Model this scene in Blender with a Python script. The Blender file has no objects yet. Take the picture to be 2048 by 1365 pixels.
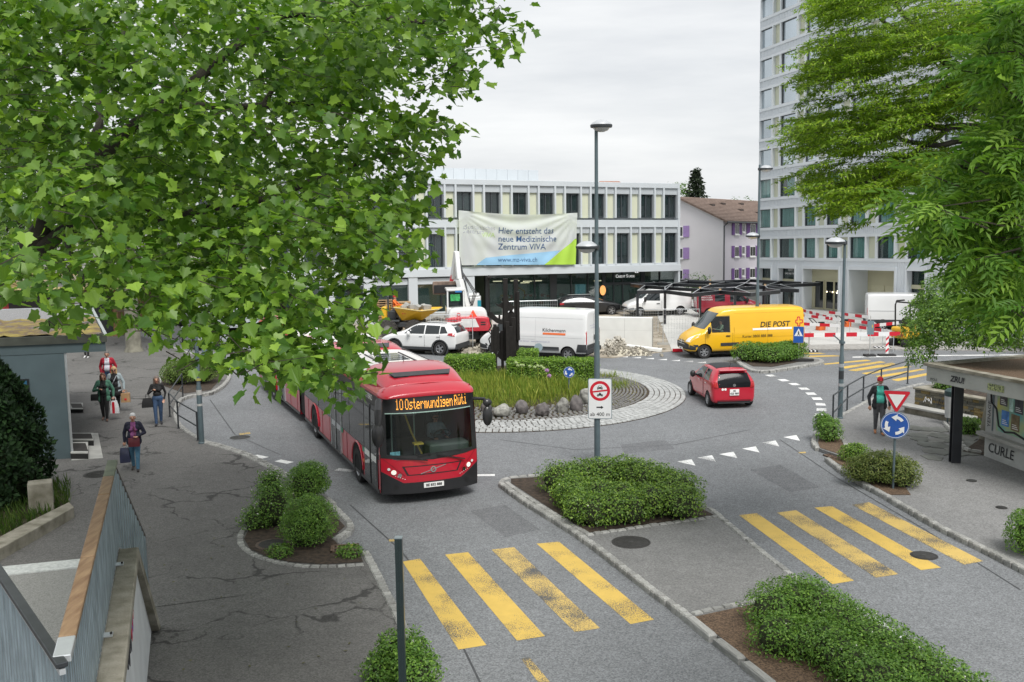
import bpy, bmesh, math, random
import numpy as np
from mathutils import Vector, Matrix, noise
from mathutils.bvhtree import BVHTree
from mathutils.geometry import tessellate_polygon
R = math.radians
rnd = random.Random(7)
SC = bpy.context.scene
COL = SC.collection
FPX, PITCH, ROLL, CAMH = 2028.458, 7.37165, 0.80494, 7.24574
def axes(pitch, roll):
 p, r = R(pitch), R(roll)
 rt = Vector((1, 0, 0)); fw = Vector((0, math.cos(p), -math.sin(p))); up = Vector((0, math.sin(p), math.cos(p)))
 return (math.cos(r)*rt - math.sin(r)*up, math.sin(r)*rt + math.cos(r)*up, fw)
CX, CU, CF = axes(PITCH, ROLL)
CAMPOS = Vector((0, 0, CAMH))
cd = bpy.data.cameras.new('camera'); cam = bpy.data.objects.new('camera', cd); COL.objects.link(cam)
cam.matrix_world = Matrix.Translation(CAMPOS) @ Matrix((CX, CU, -CF)).transposed().to_4x4()
cd.sensor_width = 36.0; cd.lens = FPX/2048*36.0; cd.clip_start = 0.1; cd.clip_end = 2000
SC.camera = cam
SUN_EL, SUN_AZ = R(56), R(160)
w = bpy.data.worlds.new('World'); SC.world = w; w.use_nodes = True
nt = w.node_tree; nt.nodes.clear(); N = nt.nodes.new; L = nt.links.new
sky = N('ShaderNodeTexSky'); sky.sky_type = 'NISHITA'; sky.sun_disc = False; sky.sun_elevation = SUN_EL; sky.sun_rotation = SUN_AZ
tc = N('ShaderNodeTexCoord'); mp = N('ShaderNodeMapping'); mp.inputs['Scale'].default_value = (1.4, 1.4, 9)
nz = N('ShaderNodeTexNoise'); nz.inputs['Scale'].default_value = 2.2; nz.inputs['Detail'].default_value = 6; nz.inputs['Roughness'].default_value = .55
cr = N('ShaderNodeValToRGB'); cr.color_ramp.elements[0].position = .28; cr.color_ramp.elements[1].position = .66
cr.color_ramp.elements[0].color = (7.2, 7.45, 7.75, 1); cr.color_ramp.elements[1].color = (9.5, 9.6, 9.65, 1)
mx = N('ShaderNodeMix'); mx.data_type = 'RGBA'; mx.inputs[0].default_value = .93
bg = N('ShaderNodeBackground'); bg.inputs[1].default_value = .1; ow = N('ShaderNodeOutputWorld')
L(tc.outputs['Generated'], mp.inputs['Vector']); L(mp.outputs[0], nz.inputs['Vector']); L(nz.outputs['Fac'], cr.inputs[0])
L(sky.outputs[0], mx.inputs[6]); L(cr.outputs[0], mx.inputs[7]); L(mx.outputs[2], bg.inputs[0]); L(bg.outputs[0], ow.inputs[0])
sd = bpy.data.lights.new('sun', 'SUN'); sd.energy = 3.7; sd.angle = R(28); sd.color = (1, .97, .93)
sun = bpy.data.objects.new('sun', sd); COL.objects.link(sun)
sun.rotation_euler = (R(90) - SUN_EL, 0, R(180) - SUN_AZ)
SC.view_settings.view_transform = 'Standard'; SC.view_settings.look = 'None'; SC.view_settings.exposure = 0.08; SC.view_settings.gamma = 1.0
SC.render.engine = 'CYCLES'
SC.cycles.max_bounces = 7; SC.cycles.diffuse_bounces = 4; SC.cycles.glossy_bounces = 3; SC.cycles.transmission_bounces = 4; SC.cycles.transparent_max_bounces = 12
SC.cycles.use_denoising = True
def ray(x, y):
 return (x-1024)/FPX*CX + (682.5-y)/FPX*CU + CF
def at(x, y, z=0.0):
 d = ray(x, y); t = (z-CAMH)/d.z
 return CAMPOS + d*t
def far(x, y, depth):
 d = ray(x, y); return CAMPOS + d*(depth/d.y)
def height_at(P, y):
 """height of the picture row y above the ground point P"""
 x = 1024 + FPX*((P-CAMPOS).dot(CX))/((P-CAMPOS).dot(CF))
 d = ray(x, y); return CAMH + d.z*(P.y/d.y)
GX, GU, GF = axes(5.2, .7)
TILT = Matrix((CX, CU, CF)).transposed() @ Matrix((GX, GU, GF))
def gray(x, y):
 return (x-1024)/FPX*GX + (682.5-y)/FPX*GU + GF
def link(o, parent=None):
 COL.objects.link(o)
 if parent is not None: o.parent = parent
 return o
def tag(o, label=None, cat=None, group=None, kind=None):
 if label: o['label'] = label
 if cat: o['category'] = cat
 if group: o['group'] = group
 if kind: o['kind'] = kind
 return o
def thing(name, label, cat, loc=(0, 0, 0), rz=0.0, group=None, mat=None):
 o = bpy.data.objects.new(name, None); o.empty_display_size = .2; link(o)
 if mat is not None: o.matrix_world = mat
 else: o.location = loc; o.rotation_euler = (0, 0, rz)
 return tag(o, label, cat, group)
def frame(o, ex, ey=None, ez=(0, 0, 1)):
 """rotation matrix with local x along ex and z along ez"""
 ex = Vector(ex).normalized(); ez = Vector(ez).normalized(); ey = ez.cross(ex).normalized(); ez = ex.cross(ey)
 return Matrix.Translation(o) @ Matrix((ex, ey, ez)).transposed().to_4x4()
class MB:
 def __init__(s): s.v = []; s.f = []; s.mi = []; s.m = 0
 def add(s, vs, fs, M=None):
  b = len(s.v)
  s.v += [tuple(M @ Vector(v)) for v in vs] if M is not None else [tuple(v) for v in vs]
  s.f += [tuple(b+i for i in f) for f in fs]; s.mi += [s.m]*len(fs); return s
 def box(s, a, b, M=None):
  (x0, y0, z0), (x1, y1, z1) = a, b
  return s.add([(x0,y0,z0),(x1,y0,z0),(x1,y1,z0),(x0,y1,z0),(x0,y0,z1),(x1,y0,z1),(x1,y1,z1),(x0,y1,z1)],
     [(0,3,2,1),(4,5,6,7),(0,1,5,4),(1,2,6,5),(2,3,7,6),(3,0,4,7)], M)
 def bar(s, p, q, w, h, up=(0, 0, 1)):
  p, q = Vector(p), Vector(q); d = q-p; l = d.length
  if l < 1e-6: return s
  u = Vector(up)
  if abs(d.normalized().dot(u)) > .99: u = Vector((0, 1, 0))
  M = frame(p, d, None, u - d.normalized()*u.dot(d.normalized()))
  return s.box((0, -w/2, -h/2), (l, w/2, h/2), M)
 def tube(s, pts, r, n=8, cap=True):
  pts = [Vector(p) for p in pts]; rs = r if isinstance(r, (list, tuple)) else [r]*len(pts)
  vs = []; fs = []; prev = None
  for i, p in enumerate(pts):
   d = (pts[min(i+1, len(pts)-1)] - pts[max(i-1, 0)]).normalized()
   if prev is None: a = d.orthogonal().normalized()
   else:
    a = prev - d*prev.dot(d); a = a.normalized() if a.length > 1e-6 else d.orthogonal().normalized()
   prev = a; b = d.cross(a)
   for k in range(n):
    t = 2*math.pi*k/n; vs.append(p + (a*math.cos(t)+b*math.sin(t))*rs[i])
  for i in range(len(pts)-1):
   for k in range(n): fs.append((i*n+k, i*n+(k+1) % n, (i+1)*n+(k+1) % n, (i+1)*n+k))
  if cap: fs += [tuple(range(n-1, -1, -1)), tuple((len(pts)-1)*n+k for k in range(n))]
  return s.add(vs, fs)
 def lathe(s, prof, n=16, M=None, cap=True):
  vs = []; fs = []
  for (r, z) in prof:
   for k in range(n):
    t = 2*math.pi*k/n; vs.append((r*math.cos(t), r*math.sin(t), z))
  for i in range(len(prof)-1):
   for k in range(n): fs.append((i*n+k, i*n+(k+1) % n, (i+1)*n+(k+1) % n, (i+1)*n+k))
  if cap and prof[0][0] > 1e-5: fs.append(tuple(range(n-1, -1, -1)))
  if cap and prof[-1][0] > 1e-5: fs.append(tuple((len(prof)-1)*n+k for k in range(n)))
  return s.add(vs, fs, M)
 def prism(s, poly, z0, z1, M=None):
  n = len(poly); ar = sum(poly[i][0]*poly[(i+1) % n][1]-poly[(i+1) % n][0]*poly[i][1] for i in range(n))
  if ar < 0: poly = poly[::-1]
  vs = [(p[0], p[1], z0) for p in poly]+[(p[0], p[1], z1) for p in poly]
  fs = [tuple(range(n-1, -1, -1)), tuple(range(n, 2*n))]+[(i, (i+1) % n, n+(i+1) % n, n+i) for i in range(n)]
  return s.add(vs, fs, M)
 def sheet(s, poly, z=0.0, M=None):
  n = len(poly); ar = sum(poly[i][0]*poly[(i+1) % n][1]-poly[(i+1) % n][0]*poly[i][1] for i in range(n))
  if ar < 0: poly = poly[::-1]
  return s.add([(p[0], p[1], z) for p in poly], [tuple(range(n))], M)
 def ball(s, c, r, n=10, m=6, M=None):
  rx, ry, rz = r if isinstance(r, (tuple, list)) else (r, r, r); vs = []; fs = []
  for i in range(1, m):
   p = math.pi*i/m
   for k in range(n):
    t = 2*math.pi*k/n; vs.append((c[0]+rx*math.sin(p)*math.cos(t), c[1]+ry*math.sin(p)*math.sin(t), c[2]+rz*math.cos(p)))
  for i in range(m-2):
   for k in range(n): fs.append((i*n+k, (i+1)*n+k, (i+1)*n+(k+1) % n, i*n+(k+1) % n))
  a = len(vs); vs += [(c[0], c[1], c[2]+rz), (c[0], c[1], c[2]-rz)]; b = (m-2)*n
  for k in range(n): fs += [(a, k, (k+1) % n), (a+1, b+(k+1) % n, b+k)]
  return s.add(vs, fs, M)
 def mesh(s, name, mats):
  me = bpy.data.meshes.new(name); me.from_pydata(s.v, [], s.f)
  for m in (mats if isinstance(mats, (list, tuple)) else [mats]): me.materials.append(m)
  if any(s.mi): me.polygons.foreach_set('material_index', s.mi)
  me.update(); return me
 def build(s, name, mats, parent=None, smooth=False, bevel=0.0, M=None, ang=40):
  me = s.mesh(name, mats); o = bpy.data.objects.new(name, me); link(o, parent)
  if M is not None: o.matrix_local = M
  if smooth: me.polygons.foreach_set('use_smooth', [True]*len(me.polygons)); me.set_sharp_from_angle(angle=R(ang))
  if bevel:
   b = o.modifiers.new('bevel', 'BEVEL'); b.width = bevel; b.segments = 2; b.limit_method = 'ANGLE'
  return o
def inst(name, me, parent=None, M=None, scale=None):
 o = bpy.data.objects.new(name, me); link(o, parent)
 if M is not None: o.matrix_local = M
 return o
def copy_tree(o, parent=None):
 c = o.copy(); COL.objects.link(c)
 if parent is not None:
  m = o.matrix_local.copy(); c.parent = parent; c.matrix_local = m
 for ch in list(o.children): copy_tree(ch, c)
 return c
def np_mesh(name, verts, faces_flat, loop_tot, mats, smooth=False):
 """fast mesh from arrays"""
 me = bpy.data.meshes.new(name); nv = len(verts); nl = len(faces_flat); nf = len(loop_tot)
 me.vertices.add(nv); me.vertices.foreach_set('co', np.asarray(verts, np.float32).ravel())
 me.loops.add(nl); me.loops.foreach_set('vertex_index', np.asarray(faces_flat, np.int32))
 me.polygons.add(nf); st = np.concatenate(([0], np.cumsum(loop_tot)[:-1])).astype(np.int32)
 me.polygons.foreach_set('loop_start', st)
 me.materials.append(mats); me.update(calc_edges=True)
 if smooth: me.polygons.foreach_set('use_smooth', [True]*nf)
 return me
MATS = {}
def pm(name, col, rough=.6, metal=0.0, var=.12, scale=6.0, bump=0.0, bscale=40.0, detail=4, coat=0.0, spec=.5, stretch=None, emit=None, col2=None, alpha=None):
 if name in MATS: return MATS[name]
 m = bpy.data.materials.new(name); m.use_nodes = True; t = m.node_tree; b = t.nodes['Principled BSDF']
 tc = t.nodes.new('ShaderNodeTexCoord'); src = tc.outputs['Object']
 if stretch:
  mp = t.nodes.new('ShaderNodeMapping'); mp.inputs['Scale'].default_value = stretch; t.links.new(src, mp.inputs[0]); src = mp.outputs[0]
 if var or col2:
  n = t.nodes.new('ShaderNodeTexNoise'); n.inputs['Scale'].default_value = scale; n.inputs['Detail'].default_value = detail; t.links.new(src, n.inputs['Vector'])
  r = t.nodes.new('ShaderNodeValToRGB'); r.color_ramp.elements[0].position = .3; r.color_ramp.elements[1].position = .7
  c2 = col2 or tuple(min(1, c*(1+var)) for c in col); c1 = col if col2 else tuple(c*(1-var) for c in col)
  r.color_ramp.elements[0].color = (*c1, 1); r.color_ramp.elements[1].color = (*c2, 1)
  t.links.new(n.outputs['Fac'], r.inputs[0]); t.links.new(r.outputs[0], b.inputs['Base Color'])
 else: b.inputs['Base Color'].default_value = (*col, 1)
 b.inputs['Roughness'].default_value = rough; b.inputs['Metallic'].default_value = metal; b.inputs['Specular IOR Level'].default_value = spec
 if coat: b.inputs['Coat Weight'].default_value = coat; b.inputs['Coat Roughness'].default_value = .04
 if emit: b.inputs['Emission Color'].default_value = (*emit[0], 1); b.inputs['Emission Strength'].default_value = emit[1]
 if alpha is not None: b.inputs['Alpha'].default_value = alpha
 if bump:
  n2 = t.nodes.new('ShaderNodeTexNoise'); n2.inputs['Scale'].default_value = bscale; n2.inputs['Detail'].default_value = 5; t.links.new(src, n2.inputs['Vector'])
  bp = t.nodes.new('ShaderNodeBump'); bp.inputs['Strength'].default_value = bump; bp.inputs['Distance'].default_value = .02
  t.links.new(n2.outputs['Fac'], bp.inputs['Height']); t.links.new(bp.outputs[0], b.inputs['Normal'])
 MATS[name] = m; return m
def asphalt(name, col, cracks=0.0, speck=.35, patch=.15):
 m = bpy.data.materials.new(name); m.use_nodes = True; t = m.node_tree; b = t.nodes['Principled BSDF']; N = t.nodes.new; L = t.links.new
 g = N('ShaderNodeNewGeometry'); pos = g.outputs['Position']
 def nz(sc, det=3, rough=.5):
  n = N('ShaderNodeTexNoise'); n.inputs['Scale'].default_value = sc; n.inputs['Detail'].default_value = det; n.inputs['Roughness'].default_value = rough; L(pos, n.inputs['Vector']); return n.outputs['Fac']
 def mul(a, k, o):
  x = N('ShaderNodeMath'); x.operation = 'MULTIPLY_ADD'; L(a, x.inputs[0]); x.inputs[1].default_value = k; x.inputs[2].default_value = o; return x.outputs[0]
 v = N('ShaderNodeTexVoronoi'); v.inputs['Scale'].default_value = 42; L(pos, v.inputs['Vector'])
 sp = N('ShaderNodeSeparateColor'); L(v.outputs['Color'], sp.inputs[0])
 val = mul(sp.outputs[0], speck*2, 1-speck)
 lo = mul(nz(.22, 7, .65), patch*5, 1-patch*2.5); mid = mul(nz(3.0, 4), .3, .85)
 a = N('ShaderNodeMath'); a.operation = 'MULTIPLY'; L(val, a.inputs[0]); L(lo, a.inputs[1])
 a2 = N('ShaderNodeMath'); a2.operation = 'MULTIPLY'; L(a.outputs[0], a2.inputs[0]); L(mid, a2.inputs[1])
 fac = a2.outputs[0]
 if cracks:
  nv = N('ShaderNodeTexNoise'); nv.inputs['Scale'].default_value = 1.1; nv.inputs['Detail'].default_value = 6; L(pos, nv.inputs['Vector'])
  mxv = N('ShaderNodeMix'); mxv.data_type = 'VECTOR'; mxv.inputs[0].default_value = .62; L(pos, mxv.inputs[4]); L(nv.outputs['Color'], mxv.inputs[5])
  vo = N('ShaderNodeTexVoronoi'); vo.feature = 'DISTANCE_TO_EDGE'; vo.inputs['Scale'].default_value = 1.25; L(mxv.outputs[1], vo.inputs['Vector'])
  thr = mul(nz(.45, 3, .6), .2, -.106)           # crack width follows a slow field so that most of the field has none
  lt = N('ShaderNodeMath'); lt.operation = 'SUBTRACT'; L(vo.outputs['Distance'], lt.inputs[0]); L(thr, lt.inputs[1])
  mr = N('ShaderNodeMapRange'); mr.inputs[1].default_value = 0; mr.inputs[2].default_value = .022; mr.inputs[3].default_value = 1-cracks; mr.inputs[4].default_value = 1; L(lt.outputs[0], mr.inputs[0])
  a3 = N('ShaderNodeMath'); a3.operation = 'MULTIPLY'; L(fac, a3.inputs[0]); L(mr.outputs[0], a3.inputs[1]); fac = a3.outputs[0]
 mx = N('ShaderNodeMix'); mx.data_type = 'RGBA'; mx.blend_type = 'MULTIPLY'; mx.inputs[0].default_value = 1; mx.inputs[6].default_value = (*col, 1)
 L(fac, mx.inputs[7]); L(mx.outputs[2], b.inputs['Base Color']); b.inputs['Roughness'].default_value = .82; b.inputs['Specular IOR Level'].default_value = .35
 bp = N('ShaderNodeBump'); bp.inputs['Strength'].default_value = .35; bp.inputs['Distance'].default_value = .008; L(sp.outputs[1], bp.inputs['Height']); L(bp.outputs[0], b.inputs['Normal'])
 MATS[name] = m; return m
def paint(name, col, wear, under=(.075, .078, .082), ws=9.0):
 """road paint worn through to the asphalt"""
 m = bpy.data.materials.new(name); m.use_nodes = True; t = m.node_tree; b = t.nodes['Principled BSDF']; N = t.nodes.new; L = t.links.new
 g = N('ShaderNodeNewGeometry'); a = N('ShaderNodeTexNoise'); a.inputs['Scale'].default_value = 55; a.inputs['Detail'].default_value = 5; L(g.outputs['Position'], a.inputs['Vector'])
 c = N('ShaderNodeTexNoise'); c.inputs['Scale'].default_value = 1.1; c.inputs['Detail'].default_value = 2; L(g.outputs['Position'], c.inputs['Vector'])
 s = N('ShaderNodeMath'); s.operation = 'MULTIPLY_ADD'; L(c.outputs['Fac'], s.inputs[0]); s.inputs[1].default_value = .75; L(a.outputs['Fac'], s.inputs[2])
 mr = N('ShaderNodeMapRange'); mr.inputs[1].default_value = .80+.28*(.6-wear); mr.inputs[2].default_value = .86+.28*(.6-wear); L(s.outputs[0], mr.inputs[0])
 v = N('ShaderNodeMix'); v.data_type = 'RGBA'; v.inputs[6].default_value = (*[k*.82 for k in col], 1); v.inputs[7].default_value = (*[min(1, k*1.12) for k in col], 1)
 d = N('ShaderNodeTexNoise'); d.inputs['Scale'].default_value = 4; d.inputs['Detail'].default_value = 6; L(g.outputs['Position'], d.inputs['Vector']); L(d.outputs['Fac'], v.inputs[0])
 mx = N('ShaderNodeMix'); mx.data_type = 'RGBA'; L(mr.outputs[0], mx.inputs[0]); L(v.outputs[2], mx.inputs[6]); mx.inputs[7].default_value = (*under, 1)
 L(mx.outputs[2], b.inputs['Base Color']); b.inputs['Roughness'].default_value = .7
 bp = N('ShaderNodeBump'); bp.inputs['Strength'].default_value = .3; bp.inputs['Distance'].default_value = .006; L(a.outputs['Fac'], bp.inputs['Height']); L(bp.outputs[0], b.inputs['Normal'])
 MATS[name] = m; return m
def leafmat(name, c_lo, c_hi, trans=.35, rough=.42, spec=.35):
 """leaf: colour spread per leaf through the attribute 'tint'"""
 m = bpy.data.materials.new(name); m.use_nodes = True; t = m.node_tree; t.nodes.remove(t.nodes['Principled BSDF']); N = t.nodes.new; L = t.links.new; o = t.nodes['Material Output']
 at_ = N('ShaderNodeAttribute'); at_.attribute_name = 'tint'; oi = N('ShaderNodeObjectInfo')
 ad = N('ShaderNodeMath'); ad.operation = 'ADD'; L(at_.outputs['Fac'], ad.inputs[0]); L(oi.outputs['Random'], ad.inputs[1])
 fr = N('ShaderNodeMath'); fr.operation = 'FRACT'; L(ad.outputs[0], fr.inputs[0])
 r = N('ShaderNodeValToRGB'); r.color_ramp.elements[0].color = (*c_lo, 1); r.color_ramp.elements[1].color = (*c_hi, 1)
 e = r.color_ramp.elements.new(.72); e.color = (*[a*.62+b*.38 for a, b in zip(c_lo, c_hi)], 1); L(fr.outputs[0], r.inputs[0])
 d = N('ShaderNodeBsdfPrincipled'); d.inputs['Roughness'].default_value = rough; d.inputs['Specular IOR Level'].default_value = spec; L(r.outputs[0], d.inputs['Base Color'])
 tr = N('ShaderNodeBsdfTranslucent'); mu = N('ShaderNodeMix'); mu.data_type = 'RGBA'; mu.blend_type = 'MULTIPLY'; mu.inputs[0].default_value = 1; L(r.outputs[0], mu.inputs[6]); mu.inputs[7].default_value = (1.6, 1.7, .8, 1); L(mu.outputs[2], tr.inputs[0])
 ms = N('ShaderNodeMixShader'); ms.inputs[0].default_value = trans; L(d.outputs[0], ms.inputs[1]); L(tr.outputs[0], ms.inputs[2]); L(ms.outputs[0], o.inputs['Surface'])
 MATS[name] = m; return m
def glassmat(name, tint=(.02, .03, .03), rough=.03, mixt=0.0):
 """window glass: dark interior seen through a mirror-like pane; mixt lets light straight through"""
 m = bpy.data.materials.new(name); m.use_nodes = True; t = m.node_tree; b = t.nodes['Principled BSDF']; N = t.nodes.new; L = t.links.new
 b.inputs['Base Color'].default_value = (*tint, 1); b.inputs['Roughness'].default_value = rough; b.inputs['Specular IOR Level'].default_value = .7; b.inputs['IOR'].default_value = 1.52
 if mixt:
  o = t.nodes['Material Output']; tr = N('ShaderNodeBsdfTransparent'); tr.inputs[0].default_value = (.86, .93, .91, 1); gl = N('ShaderNodeBsdfGlossy'); gl.inputs['Roughness'].default_value = .02
  lw = N('ShaderNodeLayerWeight'); pw_ = N('ShaderNodeMath'); pw_.operation = 'POWER'; pw_.inputs[1].default_value = 4; L(lw.outputs['Facing'], pw_.inputs[0]); fr = N('ShaderNodeMath'); fr.operation = 'MULTIPLY_ADD'; fr.inputs[1].default_value = .9; fr.inputs[2].default_value = .05; L(pw_.outputs[0], fr.inputs[0]); ms = N('ShaderNodeMixShader'); L(fr.outputs[0], ms.inputs[0]); L(tr.outputs[0], ms.inputs[1]); L(gl.outputs[0], ms.inputs[2])
  m2 = N('ShaderNodeMixShader'); m2.inputs[0].default_value = mixt; L(b.outputs[0], m2.inputs[1]); L(ms.outputs[0], m2.inputs[2]); L(m2.outputs[0], o.inputs['Surface'])
 MATS[name] = m; return m
M_ROAD = asphalt('road_asphalt', (.172, .18, .188), patch=.12)
M_WALK = asphalt('walk_asphalt', (.125, .122, .117), cracks=.62, speck=.3, patch=.16)
M_WALK2 = asphalt('walk_asphalt_pale', (.2, .2, .198), speck=.28, patch=.12)
M_REFUGE = asphalt('refuge_asphalt', (.18, .18, .176), speck=.28)
M_PLAZA = asphalt('plaza_concrete', (.5, .5, .48), speck=.1, patch=.08)
M_SITE = pm('site_earth', (.2, .165, .12), .95, var=.3, scale=1.2, bump=.8, bscale=7, col2=(.44, .4, .33), detail=8)
M_GRAVEL = pm('site_gravel', (.22, .215, .2), .95, scale=9, bump=.8, bscale=20, col2=(.42, .41, .39), detail=8)
M_SOIL = pm('bed_soil', (.018, .013, .009), .95, scale=9, bump=1, bscale=45, col2=(.075, .052, .035), detail=8)
M_MULCH = pm('bark_mulch', (.03, .019, .012), .95, scale=30, bump=1, bscale=60, col2=(.2, .13, .08), detail=8)
M_YEL = paint('yellow_paint', (.6, .41, .09), .0); M_YELW = paint('yellow_paint_worn', (.58, .41, .12), .3)
M_WHT = paint('white_paint', (.72, .73, .72), .05); M_WHTW = paint('white_paint_worn', (.66, .67, .67), .33)
M_GRANITE = pm('granite', (.3, .3, .285), .8, var=.3, scale=9, bump=.5, bscale=60)
M_SETT = pm('pale_sett', (.36, .37, .365), .8, var=.25, scale=5, bump=.4, bscale=50)
M_CONC = pm('concrete', (.36, .36, .34), .85, var=.18, scale=2.2, bump=.25, bscale=40)
M_CONCD = pm('weathered_concrete', (.13, .12, .085), .9, scale=3, bump=.5, bscale=30, col2=(.33, .31, .26), detail=8)
M_PALEW = pm('site_concrete', (.68, .69, .67), .8, var=.06, scale=1.5, bump=.15, bscale=30)
M_STEEL = pm('grey_post_paint', (.085, .12, .135), .45, var=.1, scale=4)
M_DARKST = pm('dark_rail_paint', (.035, .04, .045), .45, var=.15)
M_GALV = pm('galvanised', (.30, .37, .41), .42, .55, scale=9, var=.3, bump=.05, bscale=20, stretch=(1, 1, .25))
M_ALU = pm('aluminium', (.6, .63, .65), .35, .6, var=.05)
M_WHITE = pm('white_print', (.82, .82, .81), .5, var=.03)
M_BLACK = pm('black_print', (.015, .015, .016), .5, var=.1)
M_RED = pm('sign_red', (.55, .012, .03), .4, var=.04); M_BLUE = pm('sign_blue', (.015, .085, .36), .4, var=.05)
M_RUBBER = pm('rubber', (.018, .018, .019), .8, var=.2, scale=20)
M_PLASTIC = pm('black_plastic', (.022, .023, .025), .5, var=.15)
M_GLASS = glassmat('dark_glass', (.012, .016, .017)); M_CHROME = pm('chrome', (.75, .76, .78), .15, 1.0, var=.03)
M_RIM = pm('wheel_rim', (.42, .43, .45), .32, .8, var=.06)
M_LAMPW = pm('lamp_lens', (.75, .76, .76), .2, var=.02, coat=.5); M_LAMPR = pm('tail_lens', (.36, .012, .018), .18, var=.1, coat=.6); M_AMBER = pm('amber_lens', (.8, .22, .02), .25, var=.05, coat=.5)
M_DARK = pm('dark_underside', (.02, .02, .02), .9, var=.2)  # near-black for undersides, seams, pits and hollows
FONT = {}
def text_mb(txt, size, mb=None, M=None, bold=0.0, align='CENTER', shear=0.0, space=1.0):
 """letters as flat faces in the xy plane"""
 cu = bpy.data.curves.new('lettering', 'FONT'); cu.body = txt; cu.size = size; cu.align_x = align; cu.align_y = 'CENTER'; cu.offset = bold; cu.shear = shear; cu.resolution_u = 3; cu.space_character = space
 o = bpy.data.objects.new('lettering', cu); me = bpy.data.meshes.new_from_object(o)
 mb = mb or MB(); mb.add([v.co for v in me.vertices], [tuple(p.vertices) for p in me.polygons], M)
 bpy.data.objects.remove(o); bpy.data.curves.remove(cu); bpy.data.meshes.remove(me); return mb
def rpoly(x0, y0, x1, y1, r, n=4):
 """rounded rectangle"""
 o = []
 for cx, cy, a in ((x1-r, y1-r, 0), (x0+r, y1-r, 90), (x0+r, y0+r, 180), (x1-r, y0+r, 270)):
  for k in range(n+1): t = R(a+90*k/n); o.append((cx+r*math.cos(t), cy+r*math.sin(t)))
 return o
def circ(r, n=28, cx=0, cy=0): return [(cx+r*math.cos(2*math.pi*k/n), cy+r*math.sin(2*math.pi*k/n)) for k in range(n)]
# ground, roads, kerbs, markings
def px(pts, z=0.0): return [at(x, y, z) for x, y in pts]
def xy(pts): return [(p[0], p[1]) for p in pts]
def densify(pts, step):
 out = []
 for a, b in zip(pts[:-1], pts[1:]):
  a, b = Vector(a), Vector(b); n = max(1, int(round((b-a).length/step)))
  out += [a.lerp(b, k/n) for k in range(n)]
 return out+[Vector(pts[-1])]
def smooth_line(pts, it=2):
 pts = [Vector(p) for p in pts]
 for _ in range(it):
  q = [pts[0]]
  for a, b in zip(pts[:-1], pts[1:]): q += [a.lerp(b, .25), a.lerp(b, .75)]
  pts = q+[pts[-1]]
 return pts
def flat(name, poly, z, mat, kind='structure', label=None, parent=None, z0=None):
 mb = MB()
 if z0 is None: mb.sheet(xy(poly), z)
 else: mb.prism(xy(poly), z0, z)
 o = mb.build(name, mat, parent)
 if parent is None: tag(o, label, kind=kind)
 elif label: o['label'] = label
 return o
ground = flat('ground', [(-500, -60), (500, -60), (500, 900), (-500, 900)], -.05, pm('far_ground', (.16, .16, .14), .9, var=.3, scale=.1))
road = flat('road', [(-75, 2), (60, 2), (60, 66), (-75, 90)], 0, M_ROAD, label='grey asphalt road of the roundabout and its arms')
STONES = []
for k in range(5):
 b = MB(); r = random.Random(k); j = lambda: r.uniform(-.05, .05); e = .07
 b.add([(-.47+j()*.5, -.5+j(), 0), (.47+j()*.5, -.5+j(), 0), (.47+j()*.5, .5+j(), 0), (-.47+j()*.5, .5+j(), 0)] +
  [(-.47+j()*.5, -.5+j(), .85), (.47+j()*.5, -.5+j(), .85), (.47+j()*.5, .5+j(), .85), (-.47+j()*.5, .5+j(), .85)] +
  [(-.47+e, -.5+e*1.5, 1+j()), (.47-e, -.5+e*1.5, 1+j()), (.47-e, .5-e*1.5, 1+j()), (-.47+e, .5-e*1.5, 1+j())],
  [(0,1,5,4),(1,2,6,5),(2,3,7,6),(3,0,4,7),(4,5,9,8),(5,6,10,9),(6,7,11,10),(7,4,8,11),(8,9,10,11)])
 STONES.append(b.mesh('kerb_stone', pm('granite_%d' % k, tuple(c*(.8+.1*k) for c in (.3, .3, .285)), .8, var=.22, scale=5, bump=.4, bscale=40)))
def kerb(line, parent, step=.2, wd=.13, z0=-.03, z1=.125, off=0.0, single=True, name='kerb_stone'):
 pts = densify(smooth_line(line, 2), .02); cum = [0]
 for a, b in zip(pts[:-1], pts[1:]): cum.append(cum[-1]+(b-a).length)
 s = 0; i = 0; mb = MB()
 while True:
  l = step*rnd.uniform(.82, 1.2); m = s+l/2
  if m > cum[-1]: break
  while i < len(cum)-2 and cum[i+1] < m: i += 1
  d = (pts[i+1]-pts[i]); d.z = 0; d.normalize(); n = Vector((-d.y, d.x, 0)); c = pts[i]+n*(off+rnd.uniform(-.006, .006))
  M = Matrix.Translation((c.x, c.y, z0)) @ Matrix(((d.x, n.x, 0), (d.y, n.y, 0), (0, 0, 1))).to_4x4() @ Matrix.Rotation(rnd.uniform(-.04, .04), 4, 'Z') @ Matrix.Diagonal((l*.95, wd*rnd.uniform(.92, 1.06), z1-z0+rnd.uniform(-.006, .01), 1))
  me = rnd.choice(STONES)
  if single: inst(name, me, parent, M)
  else: mb.add([v.co for v in me.vertices], [tuple(p.vertices) for p in me.polygons], M)
  s += l
 if not single and mb.v: tag(mb.build(name+'s', M_GRANITE, parent), kind='stuff')
KZ = .1
LK_far = [(150, 628), (220, 655), (280, 672), (328, 690), (394, 713), (428, 722), (452, 742), (457, 758), (425, 786), (368, 792), (352, 803), (345, 826), (352, 850), (376, 868), (408, 885)]
LK_mid = [(408, 885), (480, 905), (520, 925), (590, 962), (622, 983), (656, 1007)]
LK_a = [(656, 1007), (685, 1034), (699, 1053), (692, 1062), (668, 1078)]
LK_b = [(726, 1104), (760, 1170), (790, 1234), (822, 1290), (880, 1380), (960, 1500)]
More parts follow.
